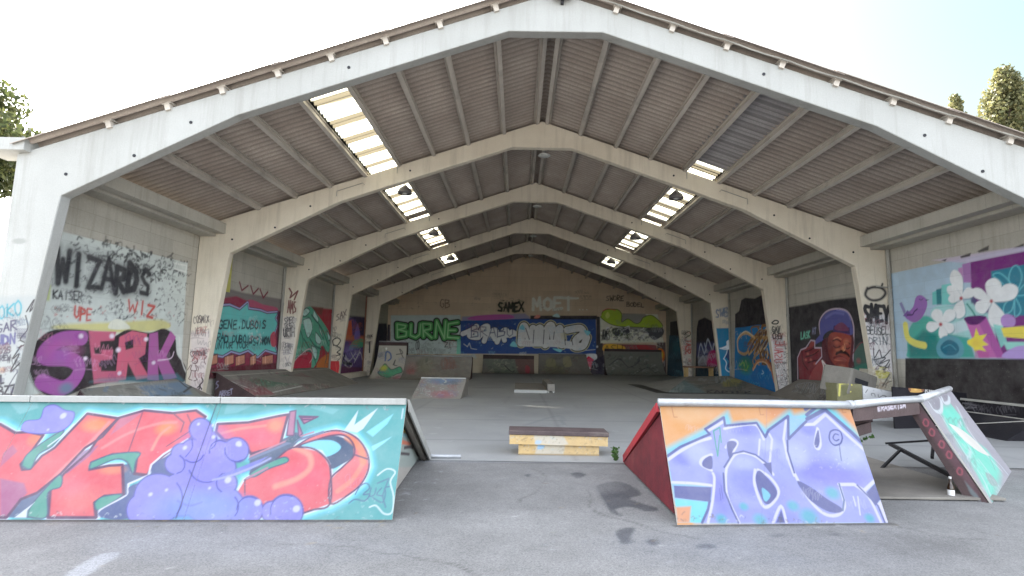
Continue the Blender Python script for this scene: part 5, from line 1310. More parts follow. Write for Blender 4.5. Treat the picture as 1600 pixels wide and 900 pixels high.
('S','1a2a50',474,100,[-1636,2441,-1791,3063,-1515,3209,-1225,2798,-1092,3079,-809,2946],28),
('S','ecebe6',363,100,[-4795,2856,-4174,3149,-3763,3438,-4300,2728,-3597,2604,-3750,3019],28),
('S','ecebe6',363,100,[-3461,2747,-3338,3308,-2922,3457,-3042,2756,-3169,2336],28),
('S','ecebe6',363,100,[-2335,2494,-2630,3044,-2354,3190,-2063,2779,-2190,2289],28),
('S','ecebe6',363,100,[-1636,2441,-1791,3063,-1515,3209,-1225,2798,-1092,3079,-809,2946],28),
('S','ecebe6',363,100,[-3745,2880,-2906,2899,-1784,2785,-809,2946],28),
('T',[('3a4468',49)],'BRABO',100,[-4225,2589,3349,215,-27,836],0,5,0),
('S','c8c29a',781,100,[-376,2261,-326,3236,-122,3520,318,2416,509,3395],28),
('S','c8c29a',780,100,[739,2287,1154,2435,1068,3407,794,3122,873,2568,1287,2855],28),
('S','c8c29a',780,100,[1437,2164,1559,3279,1904,3636,2127,2596,2535,3441,2689,2193],28),
('S','c8c29a',779,100,[3095,3314,4070,3475,4282,3062,3798,2634,3664,2077,4288,2161,4562,2791],28),
('S','18181e',669,100,[-376,2261,-326,3236,-122,3520,318,2416,509,3395],28),
('S','18181e',668,100,[739,2287,1154,2435,1068,3407,794,3122,873,2568,1287,2855],28),
('S','18181e',668,100,[1437,2164,1559,3279,1904,3636,2127,2596,2535,3441,2689,2193],28),
('S','18181e',667,100,[3095,3314,4070,3475,4282,3062,3798,2634,3664,2077,4288,2161,4562,2791],28),
('S','f2f0ea',530,100,[-376,2261,-326,3236,-122,3520,318,2416,509,3395],28),
('S','f2f0ea',529,100,[739,2287,1154,2435,1068,3407,794,3122,873,2568,1287,2855],28),
('S','f2f0ea',529,100,[1437,2164,1559,3279,1904,3636,2127,2596,2535,3441,2689,2193],28),
('S','f2f0ea',528,100,[3095,3314,4070,3475,4282,3062,3798,2634,3664,2077,4288,2161,4562,2791],28),
('S','f2f0ea',555,100,[-376,2261,1296,2300,2688,2262,4081,2087],42),
('S','f2f0ea',363,100,[3095,3244,4069,3545],28),
('S','3a3a44',56,100,[-50,3382,246,2553],14),
('S','3a3a44',56,100,[582,3257,530,2282],14),
('S','3a3a44',56,100,[1350,3274,1297,2230],14),
('S','3a3a44',56,100,[2058,2595,2120,3152],14),
('S','3a3a44',56,100,[2816,3308,2967,2200],14),
('S','3a3a44',56,100,[3378,2903,3523,2212],14),
('P','c9c4a8',84,50,[2540,3023,2957,3171,3102,2619,2684,2609]),
('C','7cc4dc',28,100,[-539,3371,-265,3657,-117,3241]),
('C','7cc4dc',28,100,[-1207,2034,-937,2387,-649,1978]),
('C','7cc4dc',28,100,[1998,1900,2557,1637,2693,1847]),
('C','7cc4dc',28,100,[4350,3342,4839,3214,4631,2931]),
('L','c8d8e0',42,100,[-4699,2093,-4412,1891,-4282,2172,-4129,1759,-3708,1700],14),
('S','c8c8d8',42,100,[4499,1820,5192,1905],14),
('R',['c8d4e0','8ab4cc'],56,60,[-4893,3692,5193,1698],40,8),
('P','26222e',55,95,[5294,4412,5629,4349,5959,1,5269,-15,5263,1562]),
('C','f0e4e4',55,100,[4224,1469,5263,1562,5196,1010,4296,989]),
('P','c8304c',41,100,[4296,989,4709,1411,5126,1146,4923,318,4438,581]),
('B','f0f0f0',10,95,[4783,520,4907,643]),
('P','241e30',55,95,[4989,1005,5956,1578,6028,-66,4787,-95]),
('B','f0f0f0',0,80,[5358,2116,5455,2240]),
('T',[('d8d0c4',183)],'MOET',100,[414,4766,3155,70,-17,931],0,3,0),
('L','d8d0c4',169,100,[2788,5722,3884,5746],14),
('B','d8d0c4',10,95,[4031,4875,4115,4959]),
('B','d8d0c4',10,95,[4269,4880,4353,4964]),
('B','d8d0c4',10,95,[4563,4887,4647,4971]),
('T',[('2c2c26',141)],'SAMEX',100,[-2183,4666,1967,-26,-16,634],0,7,28),
('R',['2c2c26','4a5a40'],99,60,[-1992,5446,-142,4500],40,9),
('T',[('5a4438',56)],'GB',100,[-6623,4778,775,17,-28,706],0,3,0),
('R',['6a4a3a','5a4438','8a7a68'],70,40,[-10044,5410,5181,4619],30,12),
('T',[('2f2824',48)],'SWORE',100,[6013,5595,1364,30,0,382],0,3,0),
('T',[('2f2824',48)],'BODEL',100,[7554,5211,1361,-29,0,310],0,5,0),
('P','c8c8b8',35,95,[5542,4572,9917,4670,10365,2558,5607,2390]),
('P','5c5a5a',71,70,[7257,4670,8972,4649,10259,3613,10251,2907,7078,3659]),
('C','a0b83c',24,100,[5601,4336,5896,4877,6844,4958,7198,4609,7197,4016,7670,4264,8259,3922,8613,4048,8852,4409,9561,4543,10260,3672,8257,3662,7078,3683,6252,3877]),
('S','3c4a1c',47,100,[5601,4336,5896,4877,6844,4958,7198,4609,7197,4016,7670,4264,8259,3922,8613,4048,8852,4409,9561,4543,10260,3672,8257,3662,7078,3683,6252,3877,5601,4336],12),
('C','c4d070',24,100,[5956,4462,6133,4763,6311,4470,6110,4252]),
('S','c0504a',47,100,[5778,4815,6133,5001,6725,4895],12),
('C','4a4a50',35,100,[6489,3469,7078,3600,7668,3554,7784,3203,7077,2952,6606,3059]),
('C','4a4a50',35,100,[9082,3586,10259,3637,10313,3143,9662,2718,9196,3118]),
('R',['2a2a2e','f0f0ea','5a5a5c'],106,80,[5662,3508,9308,2592],130,4),
('T',[('2a2a2e',47)],'AUMES',100,[5724,2627,588,72,-1,705],0,6,0),
('P','7a2a36',94,90,[5784,2335,9776,2369,9945,1730,5903,1637]),
('C','e0a038',23,100,[5785,1867,5901,2280,6606,2354,7428,2139,7310,1669,6372,1764]),
('T',[('3a2818',47)],'ASH',100,[5878,1694,1430,33,-1,526],0,4,0),
('C','a03038',70,100,[7780,2147,8837,2312,9772,1960,9418,1601,8248,1808]),
('P','6e7068',93,85,[5844,1635,9886,1671,10335,0,6023,-102]),
('R',['2f3430','8a968a','4f6a60'],116,60,[5902,1519,10219,112],70,6),
('P','3a2a30',58,90,[9837,2546,10482,2561,10568,6,10220,113,9885,1496]),
('C','d8702c',47,100,[9889,1962,10183,2086,10414,1741,10325,1157,10055,1035]),
('B','e8c040',0,80,[10213,1619,10330,1969]),
('X',[-7513.22,851.36,13.94,0.32,0.59,-13.78],370,180,14,28,['3a3a3c','5a6a60','8a4a4a'],31,15,60),
('X',[188.22,1927.88,13.92,0.32,0.27,-13.83],720,270,22,30,['7cb0d8','16264a','c8d4e0','8a3a4a'],31,16,50),
('X',[-2418.62,5579.1,14.09,0.31,0.38,-14.15],1080,140,8,26,['4a3a30','3a302a'],28,17,50),
('X',[8015.56,2269.67,11.74,0.27,-0.05,-11.7],380,380,18,34,['2a2a2e','e8e8dc','5a6a2c','6a7a74'],28,18,60),
]),
'qpG':([0.0,0.0,0.0],[1.0,0.0,0.0],[0.0,0.0,1.0],[
('P','a8a294',7,85,[-1166,3147,2398,3242,2969,-133,-296,-295]),
('C','4f9a74',20,100,[345,1172,571,1857,870,1641,1165,1427,1615,1668,1823,1231,1500,998,1269,627,981,543,535,885]),
('S','28383c',54,100,[345,1172,571,1857,870,1641,1165,1427,1615,1668,1823,1231,1500,998,1269,627,981,543,535,885,345,1172],13),
('B','b8b43c',0,90,[613,1518,924,1850]),
('S','4a5c88',98,100,[584,2088,562,2633,834,2563,931,2254,774,2094],21),
('S','28282c',55,100,[1151,1802,1238,2148,1213,1804,1415,1736],14),
('S','28282c',49,100,[1263,2498,1690,2589,1455,2818,1748,2281],14),
('C','b06a78',52,70,[1359,488,1650,860,1920,727,1643,289]),
('R',['a05a6a','4a5c60','d0ccc0'],92,55,[321,730,2040,97],60,4),
('B','f0f0e8',0,90,[535,2846,625,2941]),
('X',[1103.44,1424.5,6.19,0.24,1.54,-7.39],300,360,12,50,['4a5c88','28282c','a05a6a','2f6a50'],27,22,70),
]),
'qpW':([0.0,0.0,0.0],[1.0,0.0,0.0],[0.0,0.0,1.0],[
('B','8a5a58',0,50,[438,1603,920,2269]),
('B','6a6a4a',0,40,[1205,1829,1858,2788]),
('S','5a3a38',52,60,[2131,1861,2126,2273,2405,2283,2432,1671,2215,1663],15),
('T',[('7a5048',44)],'COBRA',70,[2229,1564,804,76,-102,708],0,3,0),
('T',[('4a5048',37)],'OZ',70,[1241,1931,136,4,-76,412],0,3,0),
('T',[('9a5658',56)],'HAZE',60,[284,1114,491,-78,-90,381],0,3,0),
('R',['8a5a50','5a5a48','9a9484'],99,35,[-27,2196,3800,226],70,5),
('X',[2013.19,1218.38,5.3,0.17,1.49,-9.48],640,190,16,50,['6a4a40','3f3f34','8a8474'],28,23,45),
]),
'qpM':([0.0,0.0,0.0],[1.0,0.0,0.0],[0.0,0.0,1.0],[
('P','6a7064',252,80,[-179,2122,2358,2122,2680,3,920,3]),
('P','6e4640',76,70,[2303,2122,3902,2122,3879,3,2760,3]),
('R',['3a443c','a8a890','7a8a6a'],116,60,[371,1886,2708,271],60,5),
('S','2a2c28',75,100,[1641,1257,2212,567,2352,726],12),
('C','a83c48',49,80,[3207,1257,3510,1070,3454,415,3181,567]),
('L','b8b0a0',31,100,[2332,107,3840,107],10),
]),
'qpO':([0.0,0.0,0.0],[1.0,0.0,0.0],[0.0,0.0,1.0],[
('B','5c5a3c',0,60,[1292,1001,2549,1803]),
('C','8a8660',59,70,[602,1803,1248,1949,1363,1407,718,1265]),
('C','98946c',60,70,[1983,1961,2539,2107,2625,1421,2071,1279]),
('R',['8a8660','4a4636','7a4038'],119,50,[234,2068,3245,202],50,4),
]),
'qpR':([0.0,0.0,0.0],[1.0,0.0,0.0],[0.0,0.0,1.0],[
('P','70726a',83,70,[-141,2920,4568,2920,4193,-207,-129,-207]),
('R',['3a3f3a','9aa098','566a62'],166,60,[-25,2545,3912,115],80,6),
('S','35383a',71,70,[308,1640,1101,2178,1742,1464,2552,1997],28),
('S','35383a',68,70,[2143,777,3068,1464,3552,777],27),
]),
'kick':([-4.2,18.06,-0.05],[0.9999,0.0,0.012],[0.0,0.8379,0.5459],[
('B','4a6480',0,75,[957,1037,1709,1317]),
('B','8a4a54',0,75,[1059,271,1618,531]),
('R',['9aa0a0','5a6064','8a4a54'],39,55,[84,1128,1667,130],110,4),
('S','c0c0a8',22,70,[908,1151,1060,1040,1007,925,1101,984],4),
('X',[892.08,644.31,3.35,0.09,0.76,-5.46],430,180,14,46,['9aa0a0','3f454a','7a3a48','3f5a80'],15,24,60),
]),
'bankA':([-9.1,11.2,-0.11],[0.0,1.0,0.0],[-0.8878,0.0,0.4603],[
('P','7c8078',49,80,[-94,1139,875,1558,4247,1425,3869,413]),
('P','5c7c98',129,70,[2281,1370,4174,1369,3661,695,2250,820]),
('R',['4a4f4a','9a9e94','5c7c98'],98,60,[753,1673,3396,499],60,5),
('S','3a3a3c',61,100,[4006,1389,3913,1026,4223,1109,3482,846],20),
('X',[1973.7,1166.43,6.25,-0.95,-10.53,-9.21],500,65,9,34,['3f4440','9a9e94'],21,25,60),
]),
'bankB':([-8.95,17.1,-0.06],[0.0,1.0,0.0],[-0.8638,0.0,0.5039],[
('P','4a7058',114,80,[1024,1009,4131,1018,3857,216,1256,430,867,698]),
('P','7a6464',79,70,[-176,1129,925,1019,1102,340,28,590]),
('P','8a3c48',117,70,[-485,657,1155,443,1141,5,-557,217]),
('P','6e4a48',191,60,[3822,854,5391,979,5807,111,3586,0]),
('L','c8c8c0',48,70,[-110,1174,475,319],10),
('L','c8c8c0',58,70,[1195,106,3656,116],12),
('L','b0aca0',49,70,[-674,1379,8979,1127],12),
('R',['9a9a90','4a3f3c','8a3c48'],117,45,[-43,1219,5844,-585],110,4),
('X',[2564.48,496.28,11.63,-1.38,-17.82,-9.74],600,80,14,40,['3a3f38','a09a90','6a2a38'],33,26,55),
]),
'bankBs':([-9.0,17.08,0.0],[1.0,0.0,0.0],[0.0,0.0,1.0],[
('T',[('8a86a0',21)],'KS',100,[-1423,149,196,126,-16,182],0,4,0),
('T',[('9a96ac',18)],'ARRET',100,[-1198,-47,448,91,-14,161],0,6,0),
]),
'pyrF':([5.6,22.2,0.08],[0.9999,0.0,0.012],[0.0676,0.9913,0.1127],[
('P','5e8288',220,60,[-38,-177,1809,3802,1659,387,1532,-70]),
('P','a09a4a',139,70,[3226,2685,3968,3876,4374,3267,3608,1740,2901,1644]),
('S','3a4446',107,70,[2412,2165,3079,2665,3828,4086],36),
('T',[('2a3032',74)],'KARTER',100,[1601,39,1877,14,227,650],0,5,0),
('R',['8a9696','4a5558'],150,45,[1191,3714,4052,362],80,4),
('X',[2659.27,1901.26,7.14,0.97,-14.97,-40.92],580,95,12,40,['3f4a4c','9aa4a0'],47,27,55),
]),
'bankR':([9.35,21.3,0.12],[0.0,-1.0,0.0],[0.8437,0.0,0.5369],[
('T',[('9a9a96',96),('3a3a3c',28)],'STMVIS',100,[1135,448,2376,102,-610,585],0,3,0),
('T',[('1f1f22',42)],'SAN',70,[3075,233,535,92,-198,216],0,3,0),
('X',[2149.85,660.35,5.08,0.72,7.99,-5.39],420,140,8,50,['8a8a86','2a2a2e'],23,28,60),
]),
'olive':([7.55,13.7,0.0],[0.9859,-0.1676,0.0],[0.0,0.0,1.0],[
('L','c8c060',46,100,[82,1037,44,698],9),
('S','c8c060',42,100,[69,988,249,1018,347,973],9),
('L','c8c060',32,100,[238,801,316,804],9),
('C','5a5a34',14,80,[111,941,301,948,294,803,145,701,105,796]),
]),
'wedge':([8.14,13.6,0.0],[1.0,0.0,0.0],[0.0,0.0,1.0],[
('S','1f1f24',14,100,[-75,860,-171,870,-150,810,-53,837],2),
('L','1f1f24',14,100,[118,865,65,792],2),
('S','1f1f24',14,100,[218,724,209,771,281,773,301,702],2),
('S','1f1f24',14,100,[376,751,396,680,495,730,578,708,515,659],2),
('R',['5a5a60'],19,60,[-218,880,585,637],14,4),
]),
'cbox':([9.2,15.1,0.0],[1.0,0.0,0.0],[0.0,0.0,1.0],[
('C','b8b04c',21,85,[282,1294,502,1379,687,1330,621,1141,378,1109]),
('C','2a1c1c',13,100,[83,1102,215,1078,231,892,121,836]),
('L','2a2a2c',37,80,[680,1223,472,898],21),
('S','1f1f22',21,100,[722,1037,585,980,550,846],5),
('R',['2a2022','e0d8c4','8a6a50'],37,60,[96,1343,733,797],60,5),
]),
'logo':([7.86,12.13,0.0],[0.9745,0.2245,0.0],[0.0,0.0,1.0],[
('C','c89a50',8,100,[475,968,513,1035,620,1063,744,1037,843,971,796,910,503,908]),
('C','8a5a40',4,100,[450,1028,509,985,496,928,441,961]),
('C','8a5a40',4,100,[803,987,880,1005,865,931,807,937]),
('B','e8c070',0,80,[642,982,709,1029]),
('T',[('c4c0bc',27)],'Red',100,[897,910,312,-18,10,114],0,0,0),
]),
'plat':([9.75,0.0,0.0],[0.0,1.0,0.0],[0.0,0.0,1.0],[
('S','7a767c',19,80,[12740,689,12501,575,12179,608],7),
('S','7a767c',19,80,[12609,735,12504,541,12335,626,12228,504],7),
('S','7a767c',19,80,[12747,619,12574,670,12331,660,12174,658],7),
('X',[11893.83,621.96,-3.73,0.39,0.31,-3.26],470,150,10,46,['6a666c','4a464c'],14,32,60),
]),
}

YP = [9.80+6*i for i in range(6)]
SL = .342                                # roof slope, rise per metre
def ztop(x): return 8.84-SL*abs(x)
AW = 10.54

# ============================================================ ground
mb = MB(); mb.add([(-160, -60, gz(-160)-.012), (160, -60, gz(160)-.012), (160, 260, gz(160)-.012), (-160, 260, gz(-160)-.012)], [(0, 1, 2, 3)])
tag(mb.build('ground', M['asphalt'], paint=np.zeros((4, 4))), kind='structure')
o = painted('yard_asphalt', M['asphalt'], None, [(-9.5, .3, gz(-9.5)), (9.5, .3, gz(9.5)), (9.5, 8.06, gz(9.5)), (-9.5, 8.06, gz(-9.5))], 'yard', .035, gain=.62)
tag(o, kind='structure')
def slabx(mb): pass
o = painted('hall_floor', M['slab'], None, [(-10.6, 8.06, gz(-10.6)+.006), (14, 8.06, gz(14)+.006), (14, 39.9, gz(14)+.006), (-10.6, 39.9, gz(-10.6)+.006)], 'floor', .08, gain=.62)
tag(o, kind='structure')

# ============================================================ the hall
hall = empty('open_hall', (0, 9.8, 0), 'open fronted gabled concrete hall with white front portal, corrugated roof and painted walls', 'building')
inner = [(10.07, -.35), (9.55, 4.42), (6.25, 6.12), (.94, 7.98), (0, 7.98)]
outer = [(AW-.02, -.35), (AW-.02, 5.24), (6.25, ztop(6.25)), (.94, ztop(.94)), (0, 8.84)]
portals = []
for i in range(5):
    mb = MB(); y0, y1 = YP[i], YP[i]+.24
    for s in (-1, 1):
        n = 5; vs = []
        for y in (y0, y1):
            vs += [(s*x, y, z) for x, z in inner] + [(s*x, y, z) for x, z in outer]
        fs = []
        for k in range(4):
            fs += [(k, k+1, k+6, k+5), (10+k, 15+k, 16+k, 11+k), (k, 10+k, 11+k, k+1), (5+k, 6+k, 16+k, 15+k)]
        fs += [(0, 5, 15, 10)]
        mb.add(vs, fs)
    o = mb.build('portal_frame', M['white_conc' if i == 0 else 'cream_conc'], hall, bevel=.018)
    if i == 0: tag(o, 'white painted front portal frame')
    portals.append(o)
    # painted column faces
    for s, sd in ((-1, 'L'), (1, 'R')):
        if i == 0 and s > 0: continue
        zt = 4.3; xi = 10.07-(10.07-9.55)*(zt+.35)/4.77; xb = 10.07-(10.07-9.55)*(.35-.05)/4.77
        yf = y0-.003
        q = [(s*10.51, yf, -.15), (s*(xb+.012), yf, -.15), (s*(xi+.012), yf, zt), (s*10.51, yf, zt)]
        if s > 0: q = [q[1], q[0], q[3], q[2]]
        painted('column_paint', M['white_conc' if i == 0 else 'cream_conc'], o, q, 'P%d%s' % (i, sd), .016 if i < 3 else .03, gain=1.0 if i else .42)
    # bolts
    for s in (-1, 1):
        for bx, bz in ((8.2, 5.25), (9.5, 4.85), (4.1, 7.15), (7.15, 5.95)) if i < 4 else ((8.2, 5.25),):
            mb = MB(); mb.tube([(s*bx, y0-.012, bz), (s*bx, y0+.01, bz)], .032, 8); mb.build('bolt', M['grout'], o)
    if i:                                # thin conduit on the face of the rafter
        for s in (-1, 1):
            mb = MB(); pts = [(s*4.5, y0-.02, ztop(4.5)+.02), (s*4.5, y0-.02, 7.05), (s*6.3, y0-.02, 6.28), (s*6.75, y0-.02, 6.36), (s*6.7, y0-.02, 6.15)]
            mb.tube(pts[:2], .012, 6); mb.build('lamp_cable', M['pipe'], o); mb = MB(); mb.tube([(s*6.35, y0-.02, 6.28), (s*6.35, y0-.02, 6.44), (s*5.55, y0-.02, 6.72), (s*5.50, y0-.02, 6.66)], .011, 6)
            mb.build('conduit', M['pipe'], o)
# bracing shims where purlins meet the ridge
# purlins
PX = [.16, 1.2, 2.31, 3.38, 4.45, 5.49, 6.57, 7.62, 8.75]
for s in (-1, 1):
    a = math.atan(SL)
    for k, x in enumerate(PX):
        for i in range(5):
            ya = YP[i]+.0 if i else YP[0]-.05; yb = (YP[i+1] if i < 4 else 39.75)
            mb = MB(); z = ztop(x)
            T = Matrix.Translation((s*x, 0, z)) @ Matrix.Rotation(s*a, 4, 'Y')
            # under-hung T purlin: web plus a slightly wider flange
            mb.box((-.05, ya, -.055), (.05, yb-.004, .115), 0, T)
            mb.box((-.085, ya+.002, .08), (.085, yb-.006, .117), 0, T)
            mb.build('purlin', M['purlin'], hall)
    mb = MB()
    for i in range(5):
        ya = YP[i]+.34 if i else YP[0]+.34; yb = YP[i+1] if i < 4 else 39.75
        mb.box((s*9.72 if s > 0 else -10.02, ya, 5.02), (s*10.02 if s > 0 else -9.72, yb, 5.34)); mb.box((min(s*10.02, s*10.5), ya, 4.93), (max(s*10.02, s*10.5), yb, 5.12))
    mb.build('eaves_beam', M['wall_conc'], hall)
# roof: corrugated sheet, corrugations running down the slope
def corr(mb, s, xa, xb, y0, y1, zoff, amp=.040, pitch=.205):
    n = max(8, int((y1-y0)/pitch*8)); ys = np.linspace(y0, y1, n+1); vs = []; zo = amp*np.sin(2*np.pi*ys/pitch)
    for x, dz in ((xa, 0), (xb, -.012)):
        for y, q in zip(ys, zo): vs.append((s*x, y, ztop(x)+zoff+q+dz+.012))
    m0 = n+1
    mb.add(vs, [(j, j+1, j+1+m0, j+m0) for j in range(n)])
YR0, YR1 = YP[0]-.22, 40.1
edges = [0.0]+PX[1:]+[10.42]
for s in (-1, 1):
    mb = MB(); mbb = MB(); sk = []
    for k in range(len(edges)-1):
        xa, xb = edges[k]-(.08 if k else 0), edges[k+1]+.06
        zo = .15+.012*(k % 2)
        segs = [(YR0, YR1, 'r')]
        if s < 0 and k == 4: segs = [(YR0, 10.7, 'r'), (10.7, 16.6, 's'), (16.6, 21.4, 's2'), (21.4, 22.0, 'r'), (22.0, 27.4, 's'), (27.4, 28.2, 'r'), (28.2, 33.2, 's'), (33.2, YR1, 'r')]
        if s > 0 and k == 4: segs = [(YR0, 10.3, 'r'), (10.3, 15.1, 'b'), (15.1, 16.6, 's'), (16.6, 21.4, 's2'), (21.4, 22.0, 'r'), (22.0, 27.4, 's'), (27.4, 28.2, 'r'), (28.2, 33.2, 's'), (33.2, YR1, 'r')]
        for y0, y1, ty in segs:
            if ty == 'r': corr(mb, s, xa, xb, y0, y1, zo)
            elif ty == 'b': corr(mbb, s, xa, xb, y0, y1, zo, .03, .15)
            else:
                q = MB(); corr(q, s, xa+.02, xb, y0+.01, y1-.01, zo+.003); q.build('skylight_sheet', M['skylight'], hall, smooth=True)
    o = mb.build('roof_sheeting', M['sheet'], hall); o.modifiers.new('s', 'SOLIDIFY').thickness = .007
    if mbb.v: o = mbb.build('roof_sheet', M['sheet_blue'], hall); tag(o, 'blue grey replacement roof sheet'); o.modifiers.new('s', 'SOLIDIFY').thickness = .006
mb = MB()
for s in (-1, 1):
    mb.slab([(0, YR0-.03, 9.08), (s*.38, YR0-.03, 9.08-SL*.38), (s*.38, YR1, 9.08-SL*.38), (0, YR1, 9.08)], .012)
mb.build('ridge_cap', M['sheet'], hall)
# verge trim and gutter ends
for s in (-1, 1):
    mb = MB(); a0, a1 = (s*.0, YP[0]+.05, 8.985), (s*10.5, YP[0]+.05, 8.985-SL*10.5)
    mb.beam((s*.3, YP[0]-.02, ztop(.3)+.10), (s*10.3, YP[0]-.02, ztop(10.3)+.10), .02, .03)
    cabs = MB(); pts = []
    for j in range(41):
        x = .4+j*.245; pts.append((s*x, YP[0]-.12, ztop(x)+.085-.03*abs(math.sin(math.pi*(x-.1)/1.1))))
    cabs.tube(pts, .014, 6)
    if s > 0: cabs.build('lighting_cable', M['pipe'], hall)
    mb = MB(); mb.box((min(s*10.25, s*11.2), YP[0]-.16, 5.27), (max(s*10.25, s*11.2), YP[0]+.5, 5.52))
    mb.build('gutter_end', M['white_conc'], hall, bevel=.01)
    mb = MB(); mb.prism([(s*10.5, 5.18), (s*10.5, 5.35), (s*10.53, 5.35), (s*10.53, 5.21), (s*10.75, 5.21), (s*10.75, 5.38), (s*10.78, 5.38), (s*10.78, 5.18)], 'y', YP[0]+.5, 40.1)
    mb.build('gutter', M['pipe'], hall)
# side walls, one panel per bay
wl = {'W0L': 'white primed wall panel sprayed with black tags and big pink letters', 'W1L': 'wall panel with turquoise zigzag lettering mural', 'W2L': 'wall panel with green dripping abstract mural on red', 'W3L': 'wall panel with purple and orange mural',
      'W0R': 'wall panel with white flowers and purple bird mural', 'W1R': 'wall panel with portrait of a man in a blue cap', 'W2R': 'wall panel with golden strands on bright blue', 'W3R': 'wall panel with dark band and pink lettering'}
for s, sd in ((-1, 'L'), (1, 'R')):
    for i in range(5):
        y0 = YP[i]+(.30 if i else .345); y1 = YP[i+1]-.002 if i < 4 else 39.78
        x = s*AW; q = [(x, y0, -.3), (x, y1, -.3), (x, y1, 5.0), (x, y0, 5.0)]
        if s > 0: q = [q[1], q[0], q[3], q[2]]
        o = painted('side_wall', M['wall_conc'], hall, q, 'W%d%s' % (i, sd), .026 if i < 2 else .035 if i < 3 else .05, .2, (s, 0, 0), gain=(1.0, 1.1, 1.25, 1.4, 1.5)[i])
        if 'W%d%s' % (i, sd) in wl: tag(o, wl['W%d%s' % (i, sd)])
        if i:
            mb = MB(); mb.box((min(s*AW, s*(AW+.2)), YP[i], -.3), (max(s*AW, s*(AW+.2)), y0, 5.0)); mb.build('wall_pier', M['wall_conc'], hall)
# gable wall
YB = YP[5]
mb = MB(); mb.prism([(-10.74, -.3), (10.74, -.3), (10.74, 5.26), (0, 9.0), (-10.74, 5.26)], 'y', YB+.004, YB+.25)
gw = mb.build('gable_wall', M['gable_conc'], hall)
tag(gw, 'brown concrete gable wall with lettering murals along its foot')
painted('gable_mural', M['gable_conc'], gw, [(-10.53, YB, -.3), (10.53, YB, -.3), (10.53, YB, 8.8), (-10.53, YB, 8.8)], 'back', .04, keep=lambda c: c[2] < ztop(c[0])+.05, gain=1.45)
mb = MB()
for x in (-5.1, .15, 5.5): mb.box((x-.16, YB-.10, 4.45), (x+.16, YB-.004, ztop(x)))
for z, xa, xb in ((6.05, .31, 5.34), (6.1, -4.94, -.01)): mb.box((xa, YB-.05, z-.06), (xb, YB-.004, z+.06))
mb.build('gable_pilasters', M['gable_conc'], gw)
# downpipes beside the columns
for i, s, mt, z0 in ((1, 1, 'pipe', .1), (2, 1, 'pipe', .1), (3, 1, 'pipe', .1), (4, 1, 'pipe', .1), (2, -1, 'pipe', .3), (3, -1, 'pipe', 0), (4, -1, 'rust', 0)):
    mb = MB(); x = s*(AW-.07); y = YP[i]-.09
    mb.tube([(x, y, z0-.2), (x, y, 4.95)], .055, 12); mb.tube([(x, y, 3.3), (x, y, 3.42)], .066, 12)
    mb.box((min(x, x+s*.07)-.02, y-.01, 3.75), (max(x, x+s*.07)+.02, y+.012, 3.79))
    if i == 1: mb.tube([(x-.02, y-.03, 3.77), (x-.42, y-.03, 3.80)], .02, 6)
    mb.build('downpipe', M[mt], hall, smooth=False)
# yellow patch board at the left
mb = MB(); mb.box((-10.535, 17.0, 3.4), (-10.515, 17.75, 4.6)); mb.build('yellow_board', mat_plain('yellow_board', (.62, .58, .16), .7), hall)

# hanging lamps (things)
def dome_lamp(x, y, z, drop, label):
    t = empty('pendant_lamp', (x, y, z), label, 'lamp', 'dark pendant lamps under the skylights')
    mb = MB(); mb.tube([(x, y, z+drop), (x, y, z+.2)], .012, 6); mb.build('cord', M['lamp_grey'], t)
    mb = MB(); mb.tube([(x, y, z-.02), (x, y, z+.03), (x, y, z+.12), (x, y, z+.19), (x, y, z+.26)], [.24, .235, .20, .12, .05], 18); mb.build('lamp_shade', M['lamp_grey'], t, smooth=True)
    mb = MB(); mb.tube([(x, y, z-.05), (x, y, z-.021)], [.06, .09], 10); mb.build('bulb', M['lamp_white'], t)
where = ['nearest', 'second', 'third']
for s, nm in ((-1, 'left'), (1, 'right')):
    for j, (yy, zz) in enumerate(((16.75, 6.72), (22.75, 6.68), (28.75, 6.62))):
        dome_lamp(s*4.45, yy, zz, ztop(4.45)-zz, '%s dark pendant lamp below the %s row of skylights' % (where[j], nm))
for j in range(1, 5):
    x, y, z = .1, YP[j]+.55, 7.93
    t = empty('ceiling_lamp', (x, y, z), '%s small white disc lamp hanging under the roof ridge' % ['', 'nearest', 'second nearest', 'third nearest', 'farthest'][j], 'lamp', 'white disc lamps under the ridge')
    mb = MB(); mb.tube([(x, y, 8.75), (x, y, z+.05)], .012, 6); mb.build('cord', M['lamp_white'], t)
    mb = MB(); mb.tube([(x, y, z-.02), (x, y, z), (x, y, z+.05), (x, y, z+.09)], [.17, .21, .13, .05], 16); mb.build('lamp_shade', M['lamp_white'], t, smooth=True)
# floodlight on the apex of the front frame
t = empty('floodlight', (.12, 9.7, 8.62), 'blue grey floodlight box fixed at the peak of the white front frame', 'floodlight')
mb = MB(); mb.box((-.08, 9.52, 8.64), (.32, 9.74, 8.95)); mb.build('housing', M['flood'], t, bevel=.02)
mb = MB(); mb.box((-.05, 9.50, 8.66), (.29, 9.518, 8.92)); mb.build('glass', M['lamp_white'], t)
mb = MB(); mb.box((.09, 9.74, 8.55), (.15, 9.797, 8.9)); mb.build('bracket', M['black_steel'], t)

# ============================================================ front ramps
def plank_coping(mb, a, b, r=.04): mb.tube([a, b], r, 12)
H = 1.085
def rp(x, y, z=0): return (x, y, z+gz(x))
